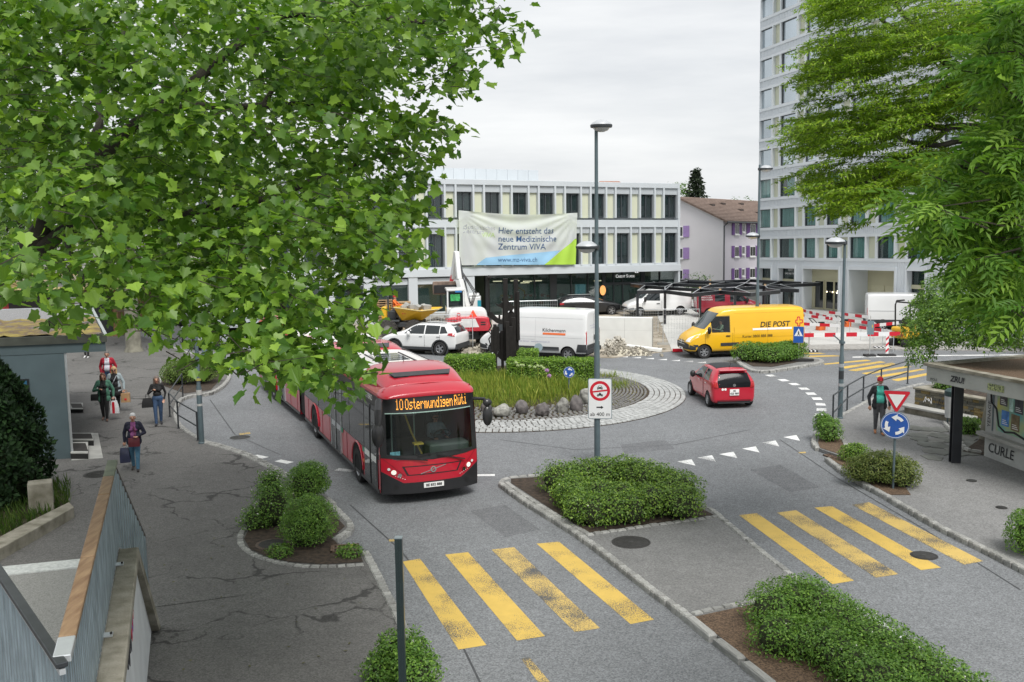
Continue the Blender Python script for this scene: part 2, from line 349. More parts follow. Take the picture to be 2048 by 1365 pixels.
left_edge = px(LK_far[:-1]+LK_mid[:-1]+LK_a+[(688, 1096)]+LK_b, KZ)
left_walk = flat('pavement', left_edge+[Vector((-1, 3, 0)), Vector((-60, 3, 0)), Vector((-60, 48, 0))], KZ, M_WALK, label='dark cracked asphalt pavement under the plane trees on the left', z0=-.04)
kerb(px(LK_far[3:], KZ), left_walk, .3, .16, off=.07, single=False)
kerb(px(LK_mid, KZ), left_walk, .2, .14, off=-.02); kerb(px(LK_mid, KZ), left_walk, .2, .13, off=.13, z1=.118)
kerb(px(LK_a, KZ), left_walk, .2, .16, off=.05); kerb(px(LK_b[:-1], KZ), left_walk, .19, .16, off=.05)
ring = [(668, 1002), (600, 990), (560, 1000), (526, 1030), (492, 1058), (482, 1079), (495, 1101), (528, 1117), (577, 1129), (648, 1134), (730, 1128)]
soil1 = flat('planting_bed', px([(596, 968), (640, 1000), (690, 1053), (664, 1076), (690, 1104), (720, 1108), (726, 1124), (648, 1129), (578, 1124), (531, 1112), (500, 1098), (488, 1078), (497, 1060), (530, 1033), (560, 1004)], .11), .112, M_SOIL, label='dark soil bed of the small left island with three shrubs')
kerb(px(ring[3:], KZ), soil1, .17, .13, off=-.05)
soil2 = flat('planting_bed', px([(322, 770), (330, 735), (378, 720), (436, 732), (447, 752), (422, 780), (370, 787)], .11), .112, M_SOIL, label='soil bed in the pavement point behind the left railing')
kerb(px([(318, 772), (326, 734), (378, 717)], KZ), soil2, .3, .12, single=False)
M_PATCH = asphalt('patch_asphalt', (.13, .128, .122), cracks=.35)
for q in ([(472, 1165), (545, 1158), (560, 1195), (480, 1206)], [(300, 1205), (520, 1180), (525, 1186), (302, 1216)]):
 flat('asphalt_patch', px(q, KZ), KZ+.004+.004*(q[0][0] < 400), M_PATCH, parent=left_walk)
M_RP = asphalt('road_patch', (.135, .14, .147)); M_TAR = pm('tar_seam', (.05, .052, .055), .6, var=.3, scale=8)
for k, q in enumerate(([(1010, 1010), (1080, 1060), (1010, 1075), (940, 1022)], [(1560, 930), (1640, 975), (1580, 985), (1500, 940)], [(1240, 890), (1330, 880), (1350, 898), (1250, 908)], [(1590, 1200), (1700, 1280), (1790, 1262), (1680, 1190)])): flat('asphalt_patch', px(q, 0), .0015+.0003*k, M_RP, parent=road)
for q in ([(700, 1010), (800, 1100), (880, 1200), (960, 1365)], [(1000, 880), (1150, 900), (1350, 890), (1500, 860)], [(1560, 880), (1680, 960), (1850, 1060), (2040, 1180)], [(420, 800), (470, 870), (560, 910)]):
 for a, b in zip(q[:-1], q[1:]):
  A, B = at(*a), at(*b); n_ = Vector((-(B-A).y, (B-A).x, 0)).normalized()*.018; flat('tar_seam', [A-n_, B-n_, B+n_, A+n_], .0032, M_TAR, parent=road)
RK_far = [(2200, 725), (2048, 742), (1900, 760), (1850, 768), (1812, 776), (1742, 800), (1690, 830), (1650, 853), (1634, 868), (1631, 885), (1640, 898)]
RK_near = [(1650, 916), (1680, 940), (1720, 965), (1773, 993), (1875, 1053), (1966, 1097), (2048, 1140), (2200, 1215), (2500, 1370)]
right_walk = flat('pavement', px(RK_far+[(1690, 915), (1697, 922), (1652, 916)][:2]+RK_near, KZ)+[Vector((40, 8, 0)), Vector((60, 20, 0)), Vector((60, 46, 0))], KZ, M_WALK2, label='pale grey asphalt pavement along the right side by the shelter', z0=-.04)
kerb(px(RK_far[3:], KZ), right_walk, .42, .14, single=False, off=-.06); kerb(px(RK_near[:-1], KZ), right_walk, .23, .15, off=.05)
bedR = flat('planting_bed', px([(1636, 884), (1645, 858), (1668, 862), (1690, 885), (1700, 912), (1720, 925), (1800, 960), (1822, 990), (1775, 990), (1690, 935), (1660, 918), (1690, 912), (1640, 896)], .11), .112, M_MULCH, label='narrow bark covered bed along the right kerb')
kerb(px([(1670, 862), (1690, 885), (1702, 912)], KZ), bedR, .3, .14)
IL = [(1005, 966), (1040, 992), (1085, 1020), (1172, 1073), (1275, 1152), (1383, 1232), (1470, 1300), (1560, 1372), (1700, 1480)]
IR = [(1005, 966), (1014, 956), (1095, 951), (1250, 960), (1340, 985), (1419, 1020), (1539, 1121), (1618, 1180), (1716, 1247), (1843, 1326), (1960, 1395), (2120, 1480)]
island = flat('traffic_island', px(IL+IR[::-1][:-1], KZ), KZ, M_REFUGE, label='long traffic island with a grey asphalt refuge between two hedges', z0=-.04)
kerb(px(IL[:6], KZ), island, .19, .15, off=-.05); kerb(px(IL[:4], KZ), island, .19, .14, off=.11, z1=.115)
kerb(px(IL[5:8], KZ), island, .9, .16, off=-.06, name='kerb_slab'); kerb(px(IR[:6], KZ), island, .24, .13, off=.05); kerb(px(IR[5:8], KZ), island, .2, .14, off=.05); kerb(px(IR[7:], KZ), island, .9, .2, off=.06, name='kerb_slab')
bedA = flat('planting_bed', px([(1022, 966), (1022, 958), (1095, 953), (1250, 963), (1340, 989), (1412, 1022), (1428, 1030), (1175, 1066)], .11), .113, M_SOIL, label='soil bed under the hedge at the point of the traffic island')
kerb(px([(1174, 1071), (1260, 1058), (1345, 1046), (1434, 1034)], KZ), bedA, .2, .13)
bedB = flat('planting_bed', px([(1390, 1234), (1500, 1210), (1618, 1188), (1716, 1255), (1845, 1335), (2100, 1490), (1690, 1478), (1562, 1372)], .11), .113, M_MULCH, label='bark mulch bed at the near end of the traffic island')
kerb(px([(1385, 1228), (1440, 1217), (1500, 1204), (1600, 1185)], KZ), bedB, .2, .12)
I2 = [(1476, 722), (1486, 731), (1504, 740), (1526, 743), (1552, 740), (1600, 732), (1645, 725), (1640, 719), (1600, 712), (1540, 706), (1490, 712)]
island2 = flat('traffic_island', px(I2, KZ), KZ, M_REFUGE, label='small kerbed island with a clipped hedge beside the yellow van', z0=-.04)
kerb(px(I2+[I2[0]], KZ), island2, .35, .22, single=False)
flat('planting_bed', px([(1482, 721), (1506, 733), (1545, 734), (1598, 724), (1590, 714), (1540, 709), (1494, 713)], .11), .113, M_SOIL, label='soil bed under the clipped hedge by the yellow van')
site = flat('building_site', px([(300, 600), (560, 668), (700, 690), (830, 700), (930, 708), (1100, 714), (1225, 717), (1345, 703), (1320, 640), (1300, 600), (900, 575), (300, 570)], 0), .03, M_SITE, label='bare earth and rubble of the building site', z0=-.02)
verge = flat('gravel_verge', px([(1600, 701), (1860, 701), (2200, 708), (2200, 690), (1860, 688), (1600, 688)], 0), .07, M_GRAVEL, label='rough gravel strip behind the far crossing', z0=-.02)
RC = Vector((-.369, 39.749, 0)); RR = 7.16
rb = MB()
for k in range(96):
 pass
prof = [(0, .34), (1.5, .33), (3.4, .26), (4.2, .19), (5.7, .10), (RR, .02), (RR, -.04)]
rb.m = 0; rb.lathe(prof[::-1], 96)
rob = rb.build('roundabout_island', [M_SOIL], None, M=Matrix.Translation(RC)); tag(rob, 'round planted island ringed by pale granite setts', kind='structure')
def sett_ring(r0, r1, rows, length, name, mat, z_of, gap=.9, th=.03, jit=.1):
 mb = MB(); w_ = (r1-r0)/rows
 for i in range(rows):
  ra = r0+i*w_; n = int(2*math.pi*(ra+w_/2)/length); o = rnd.random()
  for k in range(n):
   a = 2*math.pi*(k+o)/n;
   if .35*math.pi < (a % (2*math.pi)) < .8*math.pi: continue      # behind the hedges
   c = Vector((math.cos(a)*(ra+w_/2), math.sin(a)*(ra+w_/2), 0)); l = 2*math.pi*(ra+w_/2)/n*gap*rnd.uniform(1-jit, 1); ww = w_*gap*rnd.uniform(1-jit, 1)
   z = z_of(ra+w_/2)+rnd.uniform(-.005, .006); sl = (z_of(ra+w_)-z_of(ra))/w_
   M = Matrix.Translation((c.x, c.y, z)) @ Matrix.Rotation(a, 4, 'Z') @ Matrix.Rotation(-math.atan(sl), 4, 'Y')
   mb.add([(-ww/2, -l/2, 0), (ww/2, -l/2, 0), (ww/2, l/2, 0), (-ww/2, l/2, 0), (-ww/2+.012, -l/2+.012, th), (ww/2-.012, -l/2+.012, th), (ww/2-.012, l/2-.012, th), (-ww/2+.012, l/2-.012, th)], [(4,5,6,7),(0,1,5,4),(1,2,6,5),(2,3,7,6),(3,0,4,7)], M)
 return tag(mb.build(name, mat, rob), kind='stuff')
zf = lambda r: float(np.interp(r, [0, 1.5, 3.4, 4.2, 5.7, RR], [.34, .33, .26, .19, .10, .02]))
sett_ring(5.74, RR, 7, .22, 'pale_setts', M_SETT, zf, gap=.93)
sett_ring(4.0, 5.68, 12, .2, 'grass_pavers', pm('paver_stone', (.17, .17, .165), .85, var=.25, scale=4, bump=.5), zf, gap=.7, jit=.18)
mo = MB()
for _ in range(5200):
 a = rnd.uniform(math.pi*.8, math.pi*2.35); r = rnd.uniform(3.6, 5.7)*1.0; z = zf(r)
 if rnd.random() < (r-3.6)/3.0: continue
 x, y = r*math.cos(a), r*math.sin(a); h = rnd.uniform(.02, .07); t = rnd.uniform(0, 6.3); dx, dy = math.cos(t)*.03, math.sin(t)*.03
 mo.add([(x-dx, y-dy, z), (x+dx, y+dy, z), (x+dx*1.4+rnd.uniform(-.03, .03), y+dy+rnd.uniform(-.03, .03), z+h)], [(0, 1, 2)])
tag(mo.build('joint_weeds', pm('joint_weed', (.16, .15, .045), .8, var=.4, scale=2), rob), kind='stuff')
def mark(q, mat, name, z=.004, parent=None): return flat(name, px(q, 0), z, mat, parent=parent or road)
for i, q in enumerate(([(805, 1124), (840, 1118), (973, 1291), (917, 1300)], [(890, 1110), (936, 1105), (1090, 1273), (1034, 1282)], [(983, 1100), (1028, 1095), (1200, 1257), (1150, 1265)], [(1073, 1088), (1118, 1084), (1308, 1240), (1261, 1249)],
  [(1478, 1031), (1514, 1027), (1708, 1162), (1665, 1169)], [(1554, 1026), (1592, 1021), (1797, 1149), (1752, 1156)], [(1629, 1016), (1664, 1013), (1882, 1136), (1842, 1141)], [(1704, 1010), (1738, 1005), (1966, 1123), (1928, 1130)])):
 mark(q, M_YELW if i in (2, 5, 7) else M_YEL, 'crossing_bar')
for q in ([(1647, 728), (1650, 730), (1743, 722), (1733, 720)], [(1684, 734), (1690, 738), (1772, 725), (1760, 723)], [(1696, 741), (1712, 743), (1796, 730), (1784, 726)], [(1723, 747), (1735, 750), (1824, 734), (1810, 733)], [(1750, 753), (1762, 756), (1850, 740), (1842, 738)], [(1782, 760), (1796, 763), (1880, 746), (1868, 744)],
  [(1560, 713), (1562, 716), (1690, 713), (1670, 711)], [(1560, 707), (1560, 710), (1652, 708), (1640, 706)]):
 mark(q, M_YEL, 'crossing_bar')
for x, y, s in ((1372, 926, 1), (1413, 918, 1), (1456, 911, 1), (1501, 900, .95), (1541, 888, .92), (1583, 877, .9)):
 mark([(x-18*s, y-2), (x+11*s, y-7*s), (x+19*s, y+6*s)], M_WHT, 'yield_triangle')
for k in range(9):
 x = 1195+k*26; y = 710.5+k*1.9; mark([(x-10, y+.2), (x+9, y+.9), (x+9, y-1.6)], M_WHT, 'yield_triangle')
def dash(x, y, ang, l, w_, mat=M_WHT, name='lane_dash'):
 c = at(x, y); M = Matrix.Translation((c.x, c.y, 0)) @ Matrix.Rotation(ang, 4, 'Z')
 flat(name, [M @ Vector(v) for v in ((-l/2, -w_/2, 0), (l/2, -w_/2, 0), (l/2, w_/2, 0), (-l/2, w_/2, 0))], .004, mat, parent=road)
arc = [(1542, 752), (1567, 761), (1589, 769), (1608, 778), (1622, 788), (1634, 798), (1641, 809), (1643, 820), (1639, 831)]
for a, b, c in zip([arc[0]]+arc[:-1], arc, arc[1:]+[arc[-1]]):
 d = at(*c)-at(*a); dash(b[0], b[1], math.atan2(d.y, d.x), .5, .34)
arc = [(519, 914), (568, 924), (622, 934), (690, 941)]
for i, b in enumerate(arc):
 a = arc[max(0, i-1)]; c = arc[min(3, i+1)]; d = at(*c)-at(*a); dash(b[0], b[1], math.atan2(d.y, d.x), .55, .26, M_WHTW if i == 3 else M_WHT)
dash(968, 951, 0, .6, .2)
mark([(1702, 1214), (1716, 1212), (1945, 1362), (2100, 1470), (2080, 1472), (1925, 1364)], M_WHTW, 'edge_line')
mark([(1042, 1318), (1058, 1315), (1100, 1365), (1150, 1420), (1120, 1420), (1076, 1365)], M_YELW, 'edge_line')
for q in ([(777, 1080), (790, 1079), (792, 1083), (779, 1084)], [(1597, 905), (1611, 904), (1612, 907), (1598, 907)], [(478, 868), (500, 865), (501, 868), (480, 871)]): mark(q, M_YELW, 'survey_mark')
mark([(1705, 714), (1850, 711), (2200, 708), (2200, 709.5), (1850, 713), (1705, 716)], M_WHT, 'edge_line')
for q in ([(218, 620), (221, 618), (262, 634), (300, 652), (297, 654)], ): mark(q, M_WHT, 'edge_line')
for k in range(9): dash(214+k*9, 612+k*3.4+10, -.75, .55, .2, M_YEL)
M_IRON = pm('cast_iron', (.05, .048, .046), .6, .4, var=.3, scale=12, bump=.4, bscale=60)
def manhole(x, y, r, z, label, mat=M_IRON):
 c = at(x, y, z); mb = MB(); mb.lathe([(r*1.1, 0), (r*1.1, .008), (r*1.02, .01), (r*1.0, .004), (r*.97, .004), (r*.96, .012), (.001, .012)], 40)
 o = thing('manhole_cover', label, 'manhole cover', (c.x, c.y, z+.001)); mb.build('rim', mat, o); kb = MB()
 n = 17
 for i in range(-n//2, n//2+1):
  yy = i*r*1.8/n; h = math.sqrt(max(0, (r*.9)**2-yy*yy))
  if h > .03: kb.box((-h, yy-.008, .012), (h, yy+.008, .019))
 kb.box((-.05, -.03, .012), (.05, .03, .024)); kb.build('tread', pm('worn_iron', (.1, .098, .095), .45, .6, var=.2, scale=9), o); return o
manhole(1262, 1085, .38, KZ, 'round iron manhole cover in the refuge of the traffic island')
manhole(1848, 1112, .25, 0, 'small dark manhole cover in the right crossing')
manhole(480, 876, .36, 0, 'pale manhole cover in the road near the left railing', pm('pale_iron', (.2, .21, .215), .6, .3, var=.15))
manhole(545, 1089, .33, KZ+.012, 'manhole cover in the soil of the left shrub bed', pm('rusty_iron', (.12, .09, .07), .7, .3, var=.3))
manhole(197, 949, .36, KZ, 'manhole cover beyond the tip of the metal parapet')
manhole(1943, 962, .12, KZ, 'tiny valve cover on the right pavement by the steel column'); manhole(2003, 1016, .12, KZ, 'tiny valve cover on the right pavement near the frame edge')
def drain(x, y, rz, z, label):
 c = at(x, y, z); o = thing('drain_grate', label, 'drain', (c.x, c.y, z+.003), rz); f = MB(); a, b = .3, .22
 for s in ((-a, -b, a, -b+.04), (-a, b-.04, a, b), (-a, -b, -a+.04, b), (a-.04, -b, a, b), (-a, -.015, a, .015)): f.box((s[0], s[1], 0), (s[2], s[3], .03))
 f.build('frame', pm('rust_iron', (.16, .11, .08), .7, .3, var=.3, scale=15), o)
 for k in range(7): inst('bar', GB, o, Matrix.Translation((-.24+k*.08, 0, 0)))
 MB().box((-a, -b, -.001), (a, b, .002)).build('pit', M_DARK, o)
gb = MB(); gb.box((-.017, -.2, .002), (.017, .2, .026)); GB = gb.mesh('bar', MATS.get('rust_iron') or pm('rust_iron', (.16, .11, .08), .7, .3, var=.3, scale=15))
drain(690, 1098, .15, KZ+.012, 'rusty drain grate by the left shrub bed'); drain(1672, 913, .3, .01, 'drain grate at the notch of the right kerb')
lf = MB()
for k in range(70):
 x = rnd.uniform(180, 780); y = rnd.uniform(960, 1350); c = at(x, y, KZ)
 if (x > 480 and y < 1140) or x < 300: continue
 a = rnd.uniform(0, 6.3); s = rnd.uniform(.015, .05); lf.add([(c.x+s*math.cos(a+t)*u, c.y+s*math.sin(a+t)*u, KZ+.012+.01*rnd.random()) for t, u in ((0, 1), (1.6, .5), (3.1, 1), (4.7, .5))], [(0, 1, 2, 3)])
tag(lf.build('leaf_litter', pm('dry_leaf', (.09, .085, .03), .8, var=.5, scale=3)), 'few fallen leaf scraps on the left pavement', kind='stuff')
# buildings (in the gravity frame)
class Facade:
 def __init__(s, name, label, cat, O, u):
  s.O = Vector(O); s.u = Vector((u[0], u[1], 0)).normalized(); s.n = Vector((0, 0, 1)).cross(s.u)
  s.root = thing(name, label, cat, mat=Matrix.Translation(CAMPOS) @ TILT.to_4x4() @ frame(s.O, s.u))
 def pt(s, x, y, off=0.0):
  d = gray(x, y); P0 = s.O+s.n*off; t = P0.dot(s.n)/d.dot(s.n); q = d*t-P0; return q.dot(s.u), q.z
 def u_(s, x, y=500, off=0.0): return s.pt(x, y, off)[0]
 def z_(s, x, y, off=0.0): return s.pt(x, y, off)[1]
T = lambda x, y, z: Matrix.Translation((x, y, z))
M_CSM = pm('pale_metal_cladding', (.54, .58, .61), .5, .1, var=.04, scale=.6)
M_CSD = pm('grey_metal_cladding', (.44, .475, .5), .5, .1, var=.05, scale=.6)
M_CREAM = pm('cream_panel', (.55, .57, .44), .6, var=.05, scale=.8)
M_BLKF = pm('black_frame', (.012, .014, .016), .45, var=.1)
M_WINF = pm('window_frame_dark', (.05, .058, .065), .4, var=.1)
M_CSG = glassmat('office_glass', (.03, .045, .05), .02, .6); M_SHOPG = glassmat('shopfront_glass', (.02, .04, .036), .02, .5)
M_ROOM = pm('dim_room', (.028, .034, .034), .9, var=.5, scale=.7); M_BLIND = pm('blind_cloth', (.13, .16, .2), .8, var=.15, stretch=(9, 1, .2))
cs = Facade('office_building', 'three storey pale metal office block with glass ground floor and large banner', 'building', (12.1, 73, -4.46), (.898, .44))
Z = lambda y: cs.z_(1360, y); r = cs.root
UL = -33.5
zc1, zc0 = Z(367.5), Z(377.5)
wpx = [(851.5, 885.4), (910.2, 942.9), (967.1, 999.5), (1023, 1054), (1077.3, 1106.4), (1129.7, 1157.5), (1181.2, 1207.5), (1231, 1256), (1279, 1303.2), (1325.9, 1350.7)]
wu = [(cs.u_(a, 410, .25), cs.u_(b, 410, .25)) for a, b in wpx]; cen = [(a+b)/2 for a, b in wu]; bay = (cen[-1]-cen[0])/9; ww = sum(b-a for a, b in wu)/10
c0 = cen[-1]
rows = [(Z(436), Z(390), Z(382)), (Z(526.5), Z(466), Z(458.5))]
zb1, zb0 = Z(440.5), Z(454.5); zf1, zf0 = Z(528.5), Z(542)
b = MB(); b.box((UL, .5, .02), (-.1, 15, zc0)); b.build('wall', M_CSD, r)
MB().box((UL, .0, zc0), (.02, 15, zc1)).build('cornice', M_CSM, r, bevel=.02)
MB().box((UL, .02, zb0), (0, .48, zb1)).build('floor_band', M_CSM, r); MB().box((UL, -.06, zf0), (.06, .49, zf1)).build('fascia', M_CSM, r, bevel=.015)
MB().box((UL, .02, zf0+.01), (0, .4, zf1+.12)).build('sill_band', M_CSM, r)
fin = MB().box((-.065, -.02, 0), (.065, .46, 1)).mesh('fin', M_CSM)
nb = 17
for (z0, z1, z2), zt in zip(rows, (zc0, zb0)):
 fr = MB(); h = z1-z0; w2 = ww/2
 fr.box((-w2, .0, 0), (-w2+.07, .1, h)); fr.box((w2-.07, .0, 0), (w2, .1, h)); fr.box((-w2+.07, .0, 0), (w2-.07, .1, .06)); fr.box((-w2+.07, .0, h-.06), (w2-.07, .1, h)); fr.box((-.035, .01, .06), (.035, .09, h-.06))
 frm = fr.mesh('window', M_WINF); pan = MB().box((-w2+.05, .06, .05), (w2-.05, .075, h-.05)).mesh('pane', M_CSG)
 lin = MB().box((-w2-.03, .12, h), (w2+.03, .3, zt-z0-.002)).mesh('lintel', M_CSD); room = MB().box((-w2, .16, -.02), (w2, .19, h)).mesh('blind_and_room', M_ROOM)  # room: dark sheet standing in for the unlit room behind each pane
 bl = MB()
 for q in range(9): bl.box((-w2+.06+q*.13, .13, .04), (-w2+.17+q*.13, .15, h-.04))
 blm = bl.mesh('blind_and_room', M_BLIND); half = MB().box((-w2+.05, .12, h*.3), (w2-.05, .14, h-.05)).mesh('blind_and_room', pm('sun_blind', (.16, .18, .2), .8))
 pw = bay-ww-.3; cp = MB().box((-pw/2, .24, -.03), (pw/2, .34, h)).mesh('facade_panel', M_CREAM); pl = MB().box((-pw/2, .12, h), (pw/2, .3, zt-z0-.002)).mesh('lintel', M_CSD)
 for k in range(nb):
  c = c0-k*bay; wi = inst('window', frm, r, T(c, .25, z0)); inst('pane', pan, wi); inst('blind_and_room', room, wi)
  q = rnd.random()
  if q < .3: inst('blind_and_room', blm, wi)
  elif q < .45: inst('blind_and_room', half, wi)
  inst('lintel', lin, r, T(c, 0, z0)); inst('facade_panel', cp, r, T(c-bay/2, 0, z0)); inst('lintel', pl, r, T(c-bay/2, 0, z0))
  for s in (-1, 1):
   for cc, hw in ((c, ww/2+.075),):
    if s*hw+cc < -.02: inst('fin', fin, r, T(cc+s*hw, 0, z0-.02) @ Matrix.Diagonal((1, 1, zt-z0+.015, 1)))
MB().box((-.13, -.02, 0), (0.03, .5, zc0)).build('corner_pier', M_CSM, r)
uent = cs.u_(955, 580)
pier = MB().box((-.3, -.01, -1), (.3, .5, zf0)).mesh('pier', M_CSM); lp = MB().box((-.06, -.03, 0), (.06, .3, zf0)).mesh('pier_edge', M_CSD)
gx = [cs.u_(x, 580) for x in (948, 834, 745, 668, 600, 540)]
for i, g in enumerate(gx):
 inst('pier', pier, r, T(g-.25, 0, 0));
 if i+1 < len(gx):
  a, b_ = gx[i+1]+.07, g-.57; m = MB(); m.box((a, .2, .5), (b_, .22, zf0-.45)); wi = MB().box((a, .14, .42), (b_, .3, .5)).box((a, .14, zf0-.46), (b_, .3, zf0-.1)).build('shop_window', M_CSM, r)
  m.build('pane', M_SHOPG, wi); MB().box(((a+b_)/2-.05, .15, .5), ((a+b_)/2+.05, .26, zf0-.46)).build('mullion', M_BLKF, wi)
  MB().box((a, .1, -1), (b_, .45, .42)).build('plinth', M_CONC, wi)
m = MB(); m.box((uent, 3.6, .03), (-.05, 3.7, zf0)); m.build('back_wall', pm('lobby_wall', (.05, .075, .06), .9, col2=(.14, .17, .13), scale=.5), r)
lob = MB().box((uent, .25, -1.0), (-.05, 3.6, .04)).build('lobby_floor', pm('lobby_floor', (.12, .12, .12), .4), r)
for o_ in r.children:
 if o_.name.startswith('wall'): me = o_.data; me.clear_geometry(); nb_ = MB().box((UL, .5, zf0), (-.1, 15, zc0)).box((UL, .6, .02), (uent, 15, zf0)).box((uent, 3.75, .02), (-.1, 15, zf0)); me.from_pydata(nb_.v, [], nb_.f)
ez = .62
posts = [(641, .5), (955, .1), (1078, .9), (1196, .1), (1306, .1), (1412, .45), (1476, .14), (1536, .14), (1670, .6), (1781, .1), (1890, .3)]
pu = []
for c, wd in posts:
 x = 780+c/3.303; u0 = cs.u_(x, 580, ez); pu.append(u0); wv = wd*.55
 MB().box((u0-wv/2, ez-.05, .02), (u0+wv/2, ez+.12, zf0)).build('post', M_BLKF, r)
for a, b_ in zip(pu[:-1], pu[1:]): MB().box((a+.03, ez+.02, .1), (b_-.03, ez+.035, zf0)).build('glass_wall_pane', M_SHOPG, r)
MB().box((pu[0], ez-.03, .02), (pu[-1], ez+.1, .1)).build('threshold', M_BLKF, r); MB().box((pu[5], ez-.04, 1.85), (pu[8], ez-.0, 2.02)).build('door_head', M_BLKF, r)
M_GLOW = pm('ceiling_light', (.9, .8, .6), .5, var=0, emit=((1, .86, .6), 3))
for x, y in ((995, 563), (1030, 562), (1055, 563), (1075, 562), (1050, 566), (1196, 562)): u0 = cs.u_(x, y, 2.4); z0 = cs.z_(x, y, 2.4); MB().box((u0-.3, 2.3, z0-.03), (u0+.3, 2.5, z0+.03)).build('ceiling_light', M_GLOW, r)
u0 = cs.u_(1162, 590, .75); MB().box((u0-.4, .8, .3), (u0+.4, .86, 1.95)).build('info_screen', pm('info_screen', (.2, .5, .6), .4, emit=((.25, .62, .75), .45)), r)
u0, z0 = cs.pt(1203, 581, .72); mb = MB(); mb.lathe([(.001, 0), (.24, 0), (.24, .02), (.001, .02)], 20, Matrix.Translation((u0, .55, z0)) @ Matrix.Rotation(R(90), 4, 'X') @ Matrix.Diagonal((1, 1.45, 1, 1))); mb.build('oval_sign', pm('oval_sign', (.8, .36, .12), .4, emit=((.9, .4, .12), .5)), r)
u0, z0 = cs.pt(1253, 553.5, .5); s = cs.u_(1272, 553)-cs.u_(1235, 553)
VX = Matrix(((1, 0, 0, 0), (0, 0, -1, 0), (0, 1, 0, 0), (0, 0, 0, 1)))
xs_ = u0-s/2-.12; mb = text_mb('C', .3, align='LEFT', M=T(xs_, ez-.09, z0+.03) @ VX); text_mb('REDIT', .22, mb, T(xs_+.21, ez-.09, z0) @ VX, align='LEFT'); text_mb('S', .3, mb, T(xs_+.88, ez-.09, z0+.03) @ VX, align='LEFT'); text_mb('UISSE', .22, mb, T(xs_+1.06, ez-.09, z0) @ VX, align='LEFT')
for k in range(2): mb.add([(u0+s/2-.12+k*.16, ez-.09, z0+.5), (u0+s/2+.12+k*.16, ez-.09, z0+.24), (u0+s/2-.02+k*.16, ez-.09, z0+.24)], [(0, 1, 2)])
mb.build('lettering', pm('lit_letter', (.9, .9, .9), .5, emit=((1, 1, 1), .6)), r)
a, b_ = cs.u_(862, 350, 4), cs.u_(1077, 350, 4); zt = cs.z_(1077, 341, 4)
rb_ = MB().box((a, 4.03, zc1), (b_-.03, 12, zt-.02)).build('roof_box', M_CSM, r)
for k in range(10): w_ = (b_-a)/10; MB().box((a+k*w_+.012, 4, zc1), (a+(k+1)*w_-.012, 4.04, zt)).build('cladding_panel', M_CSM, rb_)
tl, tr_, brr, bll = cs.pt(917, 421, -.2), cs.pt(1154.5, 426, -.2), cs.pt(1151, 529.5, -.2), cs.pt(917.5, 531, -.2)
ban = thing('banner', 'large white cloth banner with blue and green corner hung across the office front', 'banner', mat=r.matrix_world.copy())
def bp(u, v, o=0.0):
 """u to the right, v downwards, 0..1"""
 sag = .035*math.sin(math.pi*u)*(1-v)
 x = (tl[0]*(1-u)+tr_[0]*u)*(1-v)+(bll[0]*(1-u)+brr[0]*u)*v; z = (tl[1]*(1-u)+tr_[1]*u)*(1-v)+(bll[1]*(1-u)+brr[1]*u)*v
 H = tl[1]-bll[1]; z -= sag*H*1.6
 e = min(u, 1-u); d1 = math.hypot(u*2.3, v); d2 = math.hypot((1-u)*2.3, v)
 fold = .055*math.sin(26*math.atan2(v+.02, u*2.3+.02))*math.exp(-1.1*d1)*min(1, d1*4)+.055*math.sin(24*math.atan2(v+.02, (1-u)*2.3+.02)+1)*math.exp(-1.1*d2)*min(1, d2*4)+.04*math.sin(19*(v+.5*(u-.5)**2*2)+2)*math.sin(math.pi*u)*(1-v*.7)+.02*math.sin(40*u+3*v)*v
 return (x, -.22-o-fold*1.25, z)
def cloth(pts_uv, name, mat, off, n=1):
 pts = [Vector((a, b_, 0)) for a, b_ in pts_uv]; bm = bmesh.new(); f = bm.faces.new([bm.verts.new(p) for p in pts])
 for ax, N_ in ((0, 60), (1, 34)):
  for k in range(1, N_):
   no = Vector((1, 0, 0)) if ax == 0 else Vector((0, 1, 0)); bmesh.ops.bisect_plane(bm, geom=bm.verts[:]+bm.edges[:]+bm.faces[:], plane_co=no*(k/N_), plane_no=no)
 for v in bm.verts: v.co = bp(v.co.x, v.co.y, off)
 me = bpy.data.meshes.new(name); bm.to_mesh(me); bm.free(); me.materials.append(mat); me.polygons.foreach_set('use_smooth', [True]*len(me.polygons)); o = bpy.data.objects.new(name, me); link(o, ban); return o
M_CLOTH = leafmat('banner_cloth', (.66, .69, .71), (.66, .69, .71), .3, .7, .2)
cloth([(0, 0), (1, 0), (1, 1), (0, 1)], 'cloth', M_CLOTH, 0); cloth([(.14, 1), (.22, .86), (.45, .8), (.86, .72), (.72, 1)], 'blue_print', pm('banner_blue', (.26, .47, .66), .7, var=.05, scale=.5), .006)
cloth([(.72, 1), (.99, .5), (1, .5), (1, 1)], 'green_print', pm('banner_green', (.36, .58, .06), .7, var=.05, scale=.5), .009)
def bprint(txt, u0, v0, h, mat, bold=0.0, name='lettering'):
 W_ = tr_[0]-tl[0]; H = tl[1]-bll[1]; mb = text_mb(txt, h*H*1.35, align='LEFT', bold=bold);
 mb.v = [bp(u0+x/W_, v0-y/H, .014) for x, y, z in mb.v]; mb.build(name, mat, ban)
M_NAVY = pm('banner_navy', (.025, .08, .19), .6, var=.03); M_BG = pm('banner_grey_print', (.4, .42, .44), .7); M_GR = pm('banner_green_print', (.5, .66, .3), .7)
bprint('Hier entsteht das', .32, .33, .125, M_NAVY, .002); bprint('neue Medizinische', .32, .49, .125, M_NAVY, .002); bprint('Zentrum VIVA', .32, .645, .125, M_NAVY, .002); bprint('www.mz-viva.ch', .32, .9, .095, M_NAVY)
